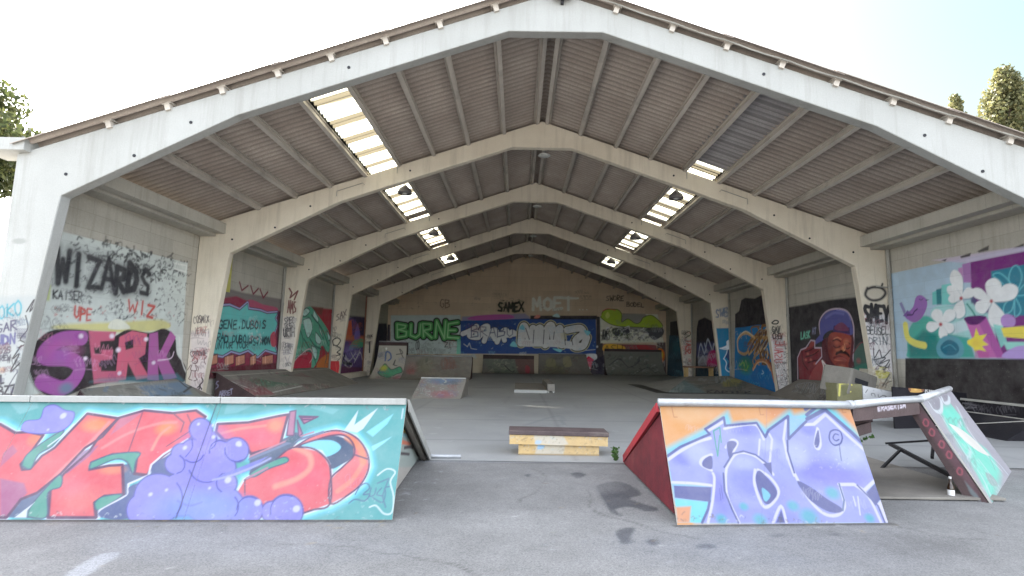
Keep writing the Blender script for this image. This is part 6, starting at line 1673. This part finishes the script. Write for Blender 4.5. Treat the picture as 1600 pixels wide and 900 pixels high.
# left: three bays
ang = .0463; ux, uy = -math.cos(ang), -math.sin(ang)
L0 = Vector((-1.80, 5.30, 0)); nx, ny = math.sin(ang)*-1, math.cos(ang)      # towards the hall
nv = Vector((-uy*-1*0+ .0463, .9989, 0)); nv = Vector((-ang, .9989, 0)) if False else Vector((-.0463, .9989, 0))
U = Vector((-.9989, -.0463, 0))
def LP(u, n, z): p = L0+U*u+nv*n; return (p.x, p.y, z+gz(p.x))
t = empty('painted_ramp', (-4.3, 6.5, gz(-4.3)), 'long low ramp at the left painted with red letters and purple clouds on turquoise', 'skate ramp')
for k in range(3):
    w0, w1 = k*1.98+.0015, (k+1)*1.98-.0015
    o = painted('front_panel', M['ramp_paint'], t, [LP(w1, 0, 0), LP(w0, 0, 0), LP(w0, .55, H), LP(w1, .55, H)], 'rampL', .0085, .018, (0, .9, -.4), gain=.40)
mb = MB(); mb.slab([LP(0, 3.0, .012), LP(5.93, 3.0, .012), LP(5.93, .60, H-.01), LP(0, .60, H-.01)], .02); mb.build('riding_board', M['ramp_worn'], t)
mb = MB()
for u in (.06, 1.98, 3.96, 5.9):
    mb = MB(); mb.beam(LP(u, .63, H-.11), LP(u, 2.90, .0), .05, .09); mb.beam(LP(u, .60, .0), LP(u, .60, H-.1), .05, .07)
    mb.build('wood_rib', M['ramp_worn'], t)
mb = MB()
for k in range(3):
    a, b_ = k*1.98+.004, (k+1)*1.98-.004
    mb.beam(LP(a, .52, H-.012), LP(b_, .52, H-.012), .06, .062); 
    mb.slab([LP(a, .55, H+.021), LP(b_, .55, H+.021), LP(b_, .78, H-.073), LP(a, .78, H-.073)][::-1], .006)
mb.build('coping', M['white_conc'], t, bevel=.01, paint=None)
mb = MB(); mb.slab([LP(-.012, .53, H+.01), LP(-.012, 3.0, .03), LP(-.012, 3.0, -.02), LP(-.012, 2.85, -.02), LP(-.012, .60, H-.13)], .02); mb.build('side_trim', M['white_conc'], t, paint=None)
painted('side_board', M['ramp_paint'], t, [LP(.15, .42, .02), LP(.15, 2.85, .02), LP(.15, .75, .93), LP(.15, .62, .93)], 'rampLside', .02)
t = empty('steel_tube', (-1.85, 8.22, 0), 'short pale metal tube lying on the floor at the end of the left ramp', 'tube')
mb = MB(); mb.tube([rp(-2.15, 8.2, .035), rp(-1.45, 8.24, .035)], .03, 10); mb.build('tube', M['steel'], t, smooth=True)

# right: front panel + coping + corner + leaning panel
t = empty('painted_funbox', (2.4, 6.8, gz(2.4)), 'angled ramp with steel coping, lilac lettering on orange and a mint end panel', 'skate ramp')
A0, B0 = Vector((.94, 5.27, 0)), Vector((3.05, 5.43, 0)); A1, B1 = Vector((.94, 5.87, 0)), Vector((2.98, 5.84, 0)); HR = 1.085
def V3(p, z): return (p.x, p.y, z+gz(p.x))
painted('front_panel', M['ramp_paint'], t, [V3(A0, 0), V3(B0, 0), V3(B1, HR), V3(A1, HR)], 'rampR', .0075, .018, (0, .9, -.4), gain=.37)
A2, B2 = Vector((1.01, 8.15, 0)), Vector((3.05, 8.25, 0))
mb = MB(); mb.slab([V3(A2, .015), V3(B2, .015), V3(B1, HR-.02), V3(A1, HR-.02)][::-1], .02); mb.build('riding_board', M['dark_wood'], t)
mb = MB()
for k in range(2):
    x = A0.x+.02+k*.0; 
mb.beam(V3(A1+Vector((.0, .06, 0)), HR-.05), V3(A2, .05), .035, .1); mb.build('red_side_rail', M['red_wood'], t)
mb = MB(); mb.slab([(A0.x+.05, 5.50, .05), (A0.x+.05, 8.0, .03), (A0.x+.05, 5.98, HR-.12)], .015); mb.build('red_side_board', M['maroon_ply'], t)
mb = MB()
for x in (1.75, 2.5, 3.0):
    mb.beam((x, 5.95, HR-.1+gz(x)), (x, 8.1, .07+gz(x)), .05, .09); mb.beam((x, 5.9, gz(x)), (x, 5.9, HR-.12+gz(x)), .05, .08)
mb.build('joists', M['dark_wood'], t)
C1, D1 = Vector((4.43, 6.75, 0)), Vector((6.54, 8.91, 0)); C0, D0 = Vector((4.70, 6.20, 0)), Vector((6.47, 7.88, 0))
def tubez(mb, a, b, z, r): mb.tube([V3(a, z), V3(b, z)], r, 14)
mb = MB(); mb.tube([V3(A1-Vector((.02, .03, 0)), HR+.012), V3(Vector((2.0, 5.84, 0)), HR+.012), V3(B1-Vector((0, .03, 0)), HR+.012)], .042, 14)
mb.tube([V3(B1+Vector((.0, -.03, 0)), HR+.012), V3((B1+C1)/2, HR+.02), V3(C1, HR+.012)], .042, 14)
mb.tube([V3(C1, HR+.012), V3((C1+D1)/2, HR+.012), V3(D1, HR+.012)], .046, 14)
mb.tube([V3(B1+Vector((-.03, -.03, 0)), HR+.012), V3(B1+Vector((.03, -.01, 0)), HR+.014)], .048, 14)
mb.build('coping', M['steel'], t, smooth=True)
# open corner: fascia planks and slabs seen from below
mb = MB()
mb.beam(V3(B1+Vector((.04, .05, 0)), HR-.09), V3(C1+Vector((-.06, -.02, 0)), HR-.09), .035, .13, upv=(0, 0, 1))
mb.slab([V3(Vector((3.1, 8.1, 0)), .16), V3(B1+Vector((.05, .1, 0)), HR-.03), V3(C1+Vector((0, .08, 0)), HR-.03)], .025)
mb.beam((3.15, 6.6, .80), (4.2, 7.35, .86), .04, .15)
mb.beam((3.12, 6.15, .78), (3.62, 6.5, .82), .04, .12)
mb.build('corner_underside', M['dark_wood'], t)
painted('corner_fascia', M['dark_wood'], t, [V3(B1+Vector((.05, .02, 0)), HR-.17), V3(C1+Vector((-.05, -.05, 0)), HR-.17), V3(C1+Vector((-.05, -.05, 0)), HR-.035), V3(B1+Vector((.05, .02, 0)), HR-.035)], 'fascia', .012)
nC = (D0-C0).normalized(); out = Vector((nC.y, -nC.x, 0))
painted('end_panel', M['ramp_paint'], t, [V3(C0+out*.03, 0), V3(D0+out*.03, 0), V3(D1+out*.02, HR-.02), V3(C1+out*.02, HR-.02)], 'rampE', .011, .02, (-out.x, -out.y, 0), gain=.40)
mb = MB()
Ci, Di = C0-out*.20, D0-out*.20; Cj, Dj = C1-out*.16, D1-out*.16
mb.add([V3(C0, 0), V3(Ci, 0), V3(Cj, HR-.05), V3(C1, HR-.05)], [(0, 1, 2, 3)])
mb.v = []; mb.f = []; mb.m = []
painted('end_panel_side', M['dark_wood'], t, [V3(Ci, .0), V3(C0, 0), V3(C1, HR-.06), V3(Cj, HR-.06)], 'rampEs', .012, .02, (nC.x, nC.y, 0))
mb.slab([V3(D0, 0), V3(D1, HR-.06), V3(Dj, HR-.06), V3(Di, 0)], .02); 
for k in (.33, .66):
    a, b_ = C0.lerp(D0, k)-out*.06, C1.lerp(D1, k)-out*.06; mb.beam(V3(a, .02), V3(b_, HR-.1), .04, .08, upv=tuple(nC))
mb.build('end_panel_frame', M['dark_wood'], t)
# black steel struts leaning behind the end panel
t = empty('steel_strut', (5.8, 9, .07), 'black steel strut frame lying under the open corner of the right ramp', 'steel frame')
mb = MB(); mb.tube([(5.30, 8.45, .40), (5.45, 7.6, .10)], .035, 8); mb.tube([(5.25, 8.5, .42), (6.1, 9.9, .10)], .012, 6)
mb = MB(); mb.beam((5.05, 8.2, .37), (5.05+.15, 6.95, .10), .05, .06); mb.v = []; mb.f = []; mb.m = []
mb.beam((5.02, 8.2, .37), (4.95, 6.75, .12), .045, .045); mb.beam((4.95, 7.3, .34), (5.55, 8.0, .62), .035, .035); mb.beam((5.15, 7.7, .26), (5.15, 7.7, .50), .04, .04); mb.beam((5.0, 7.95, .33), (4.6, 7.8, .08), .03, .03); mb.beam((4.75, 7.9, .42), (5.3, 7.75, .50), .025, .025)
mb.build('strut', M['black_steel'], t)
mb = MB(); mb.box((2.9, 6.25, .0), (4.95, 9.4, .028)); mb.v = [(x, y, z+gz(x)+.012) for x, y, z in mb.v]
t = empty('plywood_base', (3.9, 7.8, .04), 'dark flat base board on the floor under the open corner of the right ramp', 'board'); mb.build('board', M['ramp_worn'], t, bevel=.004)

# ============================================================ ledge in the middle
t = empty('grind_box', (.05, 8.75, 0), 'low yellow plywood grind box with a dark brown top standing mid floor', 'grind box')
quad = [(-.72, 8.515, .17), (.83, 8.515, .17), (.83, 8.515, .315), (-.72, 8.515, .315)]
painted('upper_body', M['ply'], t, quad, 'boxU', .012, .44, (0, 1, 0))
painted('lower_body', M['ply'], t, [(-.575, 8.57, .0), (.70, 8.57, .0), (.70, 8.57, .172), (-.575, 8.57, .172)], 'boxL', .012, .33, (0, 1, 0))
mb = MB(); mb.box((-.735, 8.49, .316), (.845, 8.985, .385)); mb.build('top_plate', M['brown_top'], t, bevel=.012)

# ============================================================ ramps further in
def gbase(mb): return mb
def quarter(name, label, x0, x1, y0, y1, h, mat, art, xt=None, side=None, coping=True, cat='quarter pipe'):
    xm = (x0+x1)/2; t = empty(name, (xm, y0, gz(xm)), label, cat)
    Rr = (h*h+(y1-y0)**2)/(2*h)      # circle tangent to the floor
    def prof(k):
        th = k*math.asin(min(1, (y1-y0)/Rr)); return (y0+Rr*math.sin(th), Rr*(1-math.cos(th))+.008)
    xt = xt or (x0, x1)
    o, W, Hh = curved('riding_surface', mat, t, (x0, xt[0]), (x1, xt[1]), prof, art, .035)
    mb = MB()
    n = 12
    for s_, xb, xtt in ((0, x0, xt[0]), (1, x1, xt[1])):
        vs = []
        for k in range(n+1):
            yy, zz = prof(k/n); x = xb+(xtt-xb)*k/n; vs.append((x, yy, zz-.012+gz(x)))
        for k in range(n+1):
            yy, zz = prof(k/n); x = xb+(xtt-xb)*k/n; vs.append((x, yy, gz(x)))
        mb.add(vs, [(k, k+1, n+2+k, n+1+k) for k in range(n)])
    yb = y1+.5 if y1+.5 < 39.7 else y1
    mb.box((xt[0], y1, gz(x0)), (xt[1], max(yb, y1+.02), h+gz(xm)-.01))
    mb.build('body', side or M['dark_wood'], t)
    if coping:
        mb = MB(); mb.tube([(xt[0], y1-.01, h+.02+gz(xt[0])), (xt[1], y1-.01, h+.02+gz(xt[1]))], .035, 8); mb.build('coping', M['steel'], t, smooth=True)
    return t
quarter('quarter_pipe', 'tall narrow quarter pipe with green and yellow graffiti beside the back left column', -9.06, -7.12, 29.6, 31.6, 2.12, M['ramp_paint'], 'qpG', (-8.95, -7.28))
quarter('quarter_pipe', 'wide brown quarter pipe joined to the tall green graffiti one', -7.2, -3.28, 29.4, 31.4, 1.30, M['ramp_worn'], 'qpW', (-7.25, -3.31))
quarter('quarter_pipe', 'low brown quarter pipe against the middle of the gable wall', -3.2, .62, 38.4, 39.6, 1.36, M['ramp_worn'], 'qpM', coping=False)
quarter('quarter_pipe', 'olive brown quarter pipe against the gable wall under the white letters', .95, 4.9, 38.1, 39.55, 1.47, M['ramp_worn'], 'qpO', (.95, 4.5))
quarter('quarter_pipe', 'grey graffiti covered bank in the right corner of the gable wall', 5.85, 10.1, 37.7, 39.5, 1.9, M['ramp_worn'], 'qpR', coping=False, cat='bank ramp')
# kicker
t = empty('kicker_ramp', (-3.4, 18.7, -.04), 'small grey kicker ramp with white top edge standing free at the left of the floor', 'kicker ramp')
painted('riding_board', M['ramp_worn'], t, [rp(-4.20, 18.06, .0), rp(-2.56, 18.06, .0), rp(-2.46, 19.05, .645), rp(-4.05, 19.05, .645)], 'kick', .02, .03, (0, .5, -.85))
mb = MB(); mb.slab([rp(-2.56, 18.1, .0), rp(-2.46, 19.0, .62), rp(-2.46, 19.7, .62), rp(-2.46, 19.7, .0)], .03)
mb.slab([rp(-4.05, 19.06, .645), rp(-2.46, 19.06, .645), rp(-2.46, 19.7, .645), rp(-4.05, 19.7, .645)], .03); mb.slab([rp(-4.05, 18.1, .0), rp(-4.05, 19.0, .62), rp(-4.05, 19.7, .62), rp(-4.05, 19.7, .0)], .03)
mb.build('body', M['ramp_worn'], t)
mb = MB(); mb.beam(rp(-4.06, 19.05, .655), rp(-2.45, 19.05, .655), .07, .035); mb.build('top_edge', M['white_conc'], t, paint=None)
# manual pad and ledge
t = empty('manual_pad', (-.05, 23.5, 0), 'low flat grey manual pad with a pale front edge', 'manual pad')
mb = MB(); mb.box((-.71, 21.15, .0), (.58, 25.6, .13)); mb.build('top_board', M['ramp_worn'], t, bevel=.01)
mb = MB(); mb.box((-.72, 21.12, .0), (.585, 21.148, .115)); mb.build('front_edge', M['white_conc'], t, paint=None)
t = empty('slim_ledge', (.75, 23.5, 0), 'narrow dark ledge running along the right side of the low manual pad', 'ledge')
mb = MB(); mb.box((.60, 21.32, .07), (.90, 25.6, .36)); mb.build('body', M['ramp_worn'], t, bevel=.01)
mb = MB(); mb.box((.62, 21.4, .01), (.68, 25.5, .068)); mb.box((.82, 21.4, .01), (.88, 25.5, .068)); mb.build('feet', M['tin_label'], t)
# left banks
t = empty('bank_ramp', (-10, 13.5, -.12), 'low grey bank ramp below the pink lettering at the left wall', 'bank ramp')
painted('riding_board', M['ramp_worn'], t, [(-9.1, 11.2, gz(-9.1)), (-9.1, 15.7, gz(-9.1)), (-10.45, 15.2, .62), (-10.45, 11.9, .55)], 'bankA', .03, .03, (-.4, 0, -.9))
mb = MB(); mb.slab([(-9.1, 11.2, gz(-9.1)-.02), (-10.45, 11.9, .53), (-10.45, 11.5, -.15)], .02); mb.slab([(-9.1, 15.7, gz(-9.1)-.02), (-10.45, 15.2, .60), (-10.45, 15.7, -.15)], .02); mb.build('side_board', M['dark_wood'], t)
t = empty('bank_ramp', (-9.3, 21, -.11), 'long sloping bank ramp with green and red paint along the left wall', 'bank ramp')
painted('riding_board', M['ramp_worn'], t, [(-8.95, 17.1, gz(-8.95)+.05), (-8.25, 25.5, gz(-8.25)+.01), (-10.0, 26.2, .60), (-10.35, 17.1, .74)], 'bankB', .03, .04, (-.4, 0, -.9))
painted('side_board', M['dark_wood'], t, [(-10.35, 17.08, -.1), (-8.95, 17.08, -.1), (-8.97, 17.08, -.03), (-10.35, 17.08, .72)], 'bankBs', .02, .02, (0, 1, 0))
mb = MB(); mb.slab([(-8.25, 25.5, -.1), (-8.25, 25.5, -.05), (-10.0, 26.2, .58), (-10.3, 26.2, .58), (-10.3, 26.2, -.1)], .02); mb.slab([(-10.34, 17.1, .745), (-10.0, 26.2, .605), (-10.5, 26.2, .605), (-10.52, 17.1, .745)], .03); mb.build('deck', M['ramp_worn'], t)
t = empty('low_plinth', (-10.3, 27, -.1), 'low pale concrete plinth at the foot of the purple mural on the left', 'plinth')
mb = MB(); mb.box((-10.5, 28.2, -.15), (-10.1, 33.3, .16)); mb.build('block', M['cream_conc'], t, bevel=.02)
# pyramid
t = empty('pyramid_ramp', (8.2, 24.8, .1), 'broad low grey pyramid ramp with flat hips near the right wall', 'pyramid ramp')
Fl, Fr, Bl, Br, Ta, Tb = rp(5.6, 22.2, .01), rp(10.2, 22.0, .01), rp(5.7, 27.2, .01), rp(10.45, 31.2, .01), rp(8.05, 26.9, .48), rp(9.85, 26.3, .55)
painted('front_slope', M['ramp_worn'], t, [Fl, Fr, Tb, Ta], 'pyrF', .035)
mb = MB(); mb.add([Fl, Ta, Bl], [(0, 1, 2)]); mb.add([Bl, Ta, rp(8.0, 31.0, .01)], [(0, 1, 2)]); mb.add([rp(8, 31, .01), Ta, Tb, rp(10.2, 31.0, .01)], [(0, 1, 2, 3)]); mb.add([Fr, rp(10.3, 26.3, .01), rp(10.2, 31, .01), Tb], [(0, 1, 2, 3)])
mb.build('side_slopes', mat_surface('pale_ramp_board', (.22, .215, .20), (.28, .275, .26), (.14, .135, .13), 1.0, 40, .6), t)
mb = MB(); mb.slab([rp(5.1, 21.9, .014), rp(10.3, 21.7, .014), rp(10.3, 22.2, .014), rp(5.5, 27.6, .014), rp(5.1, 27.6, .014)], .004); mb.build('metal_skirt', M['black_steel'], t)
# bench
t = empty('wooden_bench', (9.7, 30.2, .1), 'plain wooden bench standing behind the pyramid ramp', 'bench')
mb = MB(); mb.box((8.85, 29.9, .94), (10.45, 30.5, 1.02)); mb.build('seat', mat_plain('bench_wood', (.22, .12, .075)), t, bevel=.01)
for x in (8.95, 10.35):
    mb = MB(); mb.box((x-.05, 29.95, gz(x)), (x+.05, 30.05, .94)); mb.box((x-.05, 30.35, gz(x)), (x+.05, 30.45, .94)); mb.box((x-.03, 30.05, .5), (x+.03, 30.35, .57)); mb.build('leg', M['ply'], t)
# ---- right hand clutter
t = empty('bank_ramp', (9.8, 19.4, .1), 'dark grey bank ramp with pale letters below the portrait in a blue cap', 'bank ramp')
painted('riding_board', M['ramp_worn'], t, [(9.35, 21.3, gz(9.3)+.01), (9.35, 17.6, gz(9.3)+.01), (10.45, 17.7, .86), (10.45, 21.0, .80)], 'bankR', .025, .03, (.4, 0, -.9))
mb = MB(); mb.slab([(9.35, 21.3, .1), (10.45, 21.0, .78), (10.45, 21.3, .1)], .02); mb.slab([(9.35, 17.6, .1), (10.45, 17.7, .84), (10.45, 17.6, .1)], .02); mb.build('side_board', M['dark_wood'], t)
Tm = Matrix.Translation((8.15, 14.2, .98)) @ Matrix.Rotation(R(14), 4, 'Y') @ Matrix.Rotation(R(24), 4, 'Z')
t = empty('tipped_box', (8.15, 14.2, .6), 'battered grey box tipped over on top of the pile by the right column', 'box')
mb = MB(); mb.box((-.52, -.4, -.33), (.52, .4, .36), 0, Tm); mb.build('shell', mat_surface('weathered_grey_board', (.16, .15, .13), (.24, .22, .19), (.1, .09, .08), 2, 30, .8), t, bevel=.05)
mb = MB(); mb.box((-.36, -.43, .02), (.12, -.403, .14), 0, Tm); mb.build('slot', M['grout'], t)
t = empty('olive_box', (7.9, 13.8, .12), 'olive box with a pale yellow painted mark standing under the tipped grey box', 'box')
painted('shell', mat_surface('olive_board', (.17, .16, .085), (.22, .21, .12), (.12, .11, .06), 2, 30, .8, True), t, [(7.55, 13.7, .1), (8.12, 13.6, .1), (8.12, 13.6, 1.0), (7.55, 13.7, 1.0)], 'olive', .012, .5, (0, 1, 0))
t = empty('white_wedge', (8.7, 13.2, .1), 'white painted wedge block with black scribbles beside the olive box', 'wedge block')
painted('face', mat_surface('white_board', (.6, .6, .6), (.68, .68, .68), (.5, .5, .48), 2, 30, .7, True), t, [(8.14, 13.6, .1), (9.2, 13.6, .1), (9.2, 13.6, .76), (8.14, 13.6, .97)], 'wedge', .012, .5, (0, 1, 0))
t = empty('speckled_box', (9.5, 15.3, .13), 'cream box splashed with yellow and black paint in front of the right column', 'box')
painted('shell', mat_surface('cream_board', (.4, .36, .28), (.46, .42, .34), (.2, .17, .12), 2, 30, .7, True), t, [(9.20, 15.1, .1), (9.95, 15.1, .1), (9.95, 15.1, 1.28), (9.3, 15.1, 1.36)], 'cbox', .02, .4, (0, 1, 0))
t = empty('logo_ramp', (8.4, 12.3, .1), 'black ramp side board carrying a gold and white drinks logo near the right wall', 'ramp')
painted('logo_board', M['black_board'], t, [(7.86, 12.13, .1), (9.9, 12.6, .1), (9.9, 12.6, .90), (7.86, 12.13, 1.03)], 'logo', .008, .04, (0, 1, 0))
mb = MB(); mb.slab([(7.86, 12.15, 1.02), (9.9, 12.63, .89), (9.9, 13.7, .86), (8.95, 13.6, .95)], .03); mb.build('deck', M['black_board'], t)
t = empty('wall_platform', (10, 12.5, .1), 'long black platform box with a grey steel edge along the right wall', 'platform')
painted('front_face', M['black_board'], t, [(9.75, 15.2, .1), (9.75, 9.2, .1), (9.75, 9.2, .74), (9.75, 15.2, .74)], 'plat', .015, .75, (1, 0, 0))
mb = MB(); mb.beam((9.73, 15.2, .765), (9.73, 9.2, .765), .05, .05); mb.beam((9.74, 12.6, .76), (9.74, 12.6, 1.15), .04, .04); mb.build('steel_edge', M['pipe'], t)
t = empty('black_wedge', (9.4, 12.0, .1), 'low black wedge ramp edged with a thin grey strip in front of the black platform', 'ramp')
mb = MB(); mb.prism([(8.9, .1), (9.72, .1), (9.72, .50), (9.55, .50)], 'y', 10.6, 12.6); mb.build('body', M['black_board'], t)
mb = MB(); mb.beam((8.9, 12.58, .12), (9.56, 10.62, .515), .03, .02); mb.beam((9.56, 10.6, .51), (9.56, 12.6, .51), .025, .02); mb.beam((9.60, 10.59, .50), (9.66, 10.59, .1), .02, .025); mb.build('edge_strip', M['pipe'], t)

# bottle
bx, by = 4.42, 6.36; bz = gz(bx)
t = empty('glass_bottle', (bx, by, bz), 'small brown glass bottle with white label standing by the end of the right ramp', 'bottle')
mb = MB(); mb.tube([(bx, by, bz), (bx, by, bz+.01), (bx, by, bz+.12), (bx, by, bz+.155), (bx, by, bz+.18), (bx, by, bz+.225)], [.03, .034, .034, .022, .0135, .0125], 16); mb.build('glass', M['bottle'], t, smooth=True)
mb = MB(); mb.tube([(bx, by, bz+.03), (bx, by, bz+.10)], .0352, 16, caps=False); mb.build('label', M['tin_label'], t, smooth=True)
mb = MB(); mb.tube([(bx, by, bz+.222), (bx, by, bz+.245)], .015, 12); mb.build('cap', M['lamp_white'], t)

# plants
def leafmesh(mb, c, n, rad, size, rnd, flat=1):
    vs = []
    for _ in range(n):
        while True:
            d = Vector((rnd.uniform(-1, 1), rnd.uniform(-1, 1), rnd.uniform(-1, 1)))
            if d.length < 1: break
        p = Vector(c)+Vector((d.x*rad[0], d.y*rad[1], d.z*rad[2])); a = Vector((rnd.gauss(0, 1), rnd.gauss(0, 1), rnd.gauss(0, .6))).normalized(); b = a.orthogonal().normalized()
        b = (Matrix.Rotation(rnd.uniform(0, 6.3), 3, a) @ b); s = size*rnd.uniform(.6, 1.3)
        k = a.cross(b)
        mb.add([p-b*s*.5, p-k*s*.28, p+b*s*.5, p+k*s*.28], [(0, 1, 2, 3)])
def weed(x, y, label, h, n, seed, wid=.12, arch=0):
    rnd = random.Random(seed); z = gz(x); t = empty('weed', (x, y, z), label, 'weed')
    mb = MB(); lf = MB()
    for _ in range(n):
        a = rnd.uniform(0, 6.28); l = h*rnd.uniform(.5, 1); p = [Vector((x, y, z))]
        for k in range(1, 5): p.append(Vector((x+math.cos(a)*wid*(k/4)**1.5+arch*(k/4), y+math.sin(a)*wid*(k/4)**1.5, z+l*k/4)))
        mb.tube(p, [.005, .004, .003, .003, .002], 5)
        for k in range(1, 5):
            for _ in range(3): leafmesh(lf, p[k], 2, (.03, .03, .03), .06, rnd)
    mb.build('stems', M['weed'], t)
    o = lf.build('leaves', M['weed'], t); at = o.data.attributes.new('tint', 'FLOAT', 'POINT'); at.data.foreach_set('value', [rnd.random() for _ in range(len(o.data.vertices))])
weed(.90, 8.22, 'small tuft of green weed at the foot of the red ramp side', .22, 6, 3, .06)
weed(5.45, 9.75, 'leafy green weed growing in the shade behind the painted right ramp', .42, 12, 5, .28)
# trees
def tree(x, y, h, r, label, seed, mat, shape, nclump, leaf, per):
    rnd = random.Random(seed); t = empty('poplar_tree' if shape == 'col' else 'broadleaf_tree', (x, y, 0), label, 'tree'); tr = MB(); lf = MB()
    tr.tube([(x, y, -.3), (x+.1, y, h*.35), (x-.1, y, h*.7), (x, y, h*.93)], [r*.14, r*.11, r*.06, .04], 10)
    cl = []
    for k in range(nclump):
        f = rnd.random(); zz = h*(.12+.88*f) if shape == 'col' else h*(.62+.38*f)
        env = (math.sin(math.pi*min(1, (.06+f*.94))**.8))**.6 if shape == 'col' else (1-(2*f-1)**2*.75)**.5
        a = rnd.uniform(0, 6.28); q = r*env*math.sqrt(rnd.random())*rnd.uniform(.75, 1.1)
        c = Vector((x+math.cos(a)*q, y+math.sin(a)*q, zz)); cl.append(c)
        cr = r*rnd.uniform(.14, .26)
        leafmesh(lf, c, per, (cr, cr, cr*(1.7 if shape == 'col' else .9)), leaf, rnd)
        if k % 4 == 0: tr.tube([(x, y, max(1, zz-q*(2.2 if shape == 'col' else .8))), ((x+c.x)/2, (y+c.y)/2, zz-q*.3), tuple(c)], [r*.03, r*.02, .015], 5)
    tr.build('trunk', M['bark'], t)
    o = lf.build('crown', mat, t); rn = np.random.RandomState(seed); v = np.repeat(rn.rand(len(o.data.vertices)//4), 4); at = o.data.attributes.new('tint', 'FLOAT', 'POINT'); at.data.foreach_set('value', v[:len(o.data.vertices)])
tree(-30.6, 26, 14.9, 4.4, 'dark leafy tree rising behind the left corner of the hall', 11, M['leaf_dark'], 'round', 200, .34, 90)
tree(47.2, 50, 29.9, 3.7, 'tall sunlit poplar beyond the right roof slope', 12, M['leaf'], 'col', 420, .42, 70)
tree(42.2, 50, 27.6, 2.0, 'smaller poplar top just left of the tall sunlit one', 13, M['leaf'], 'col', 170, .38, 60)
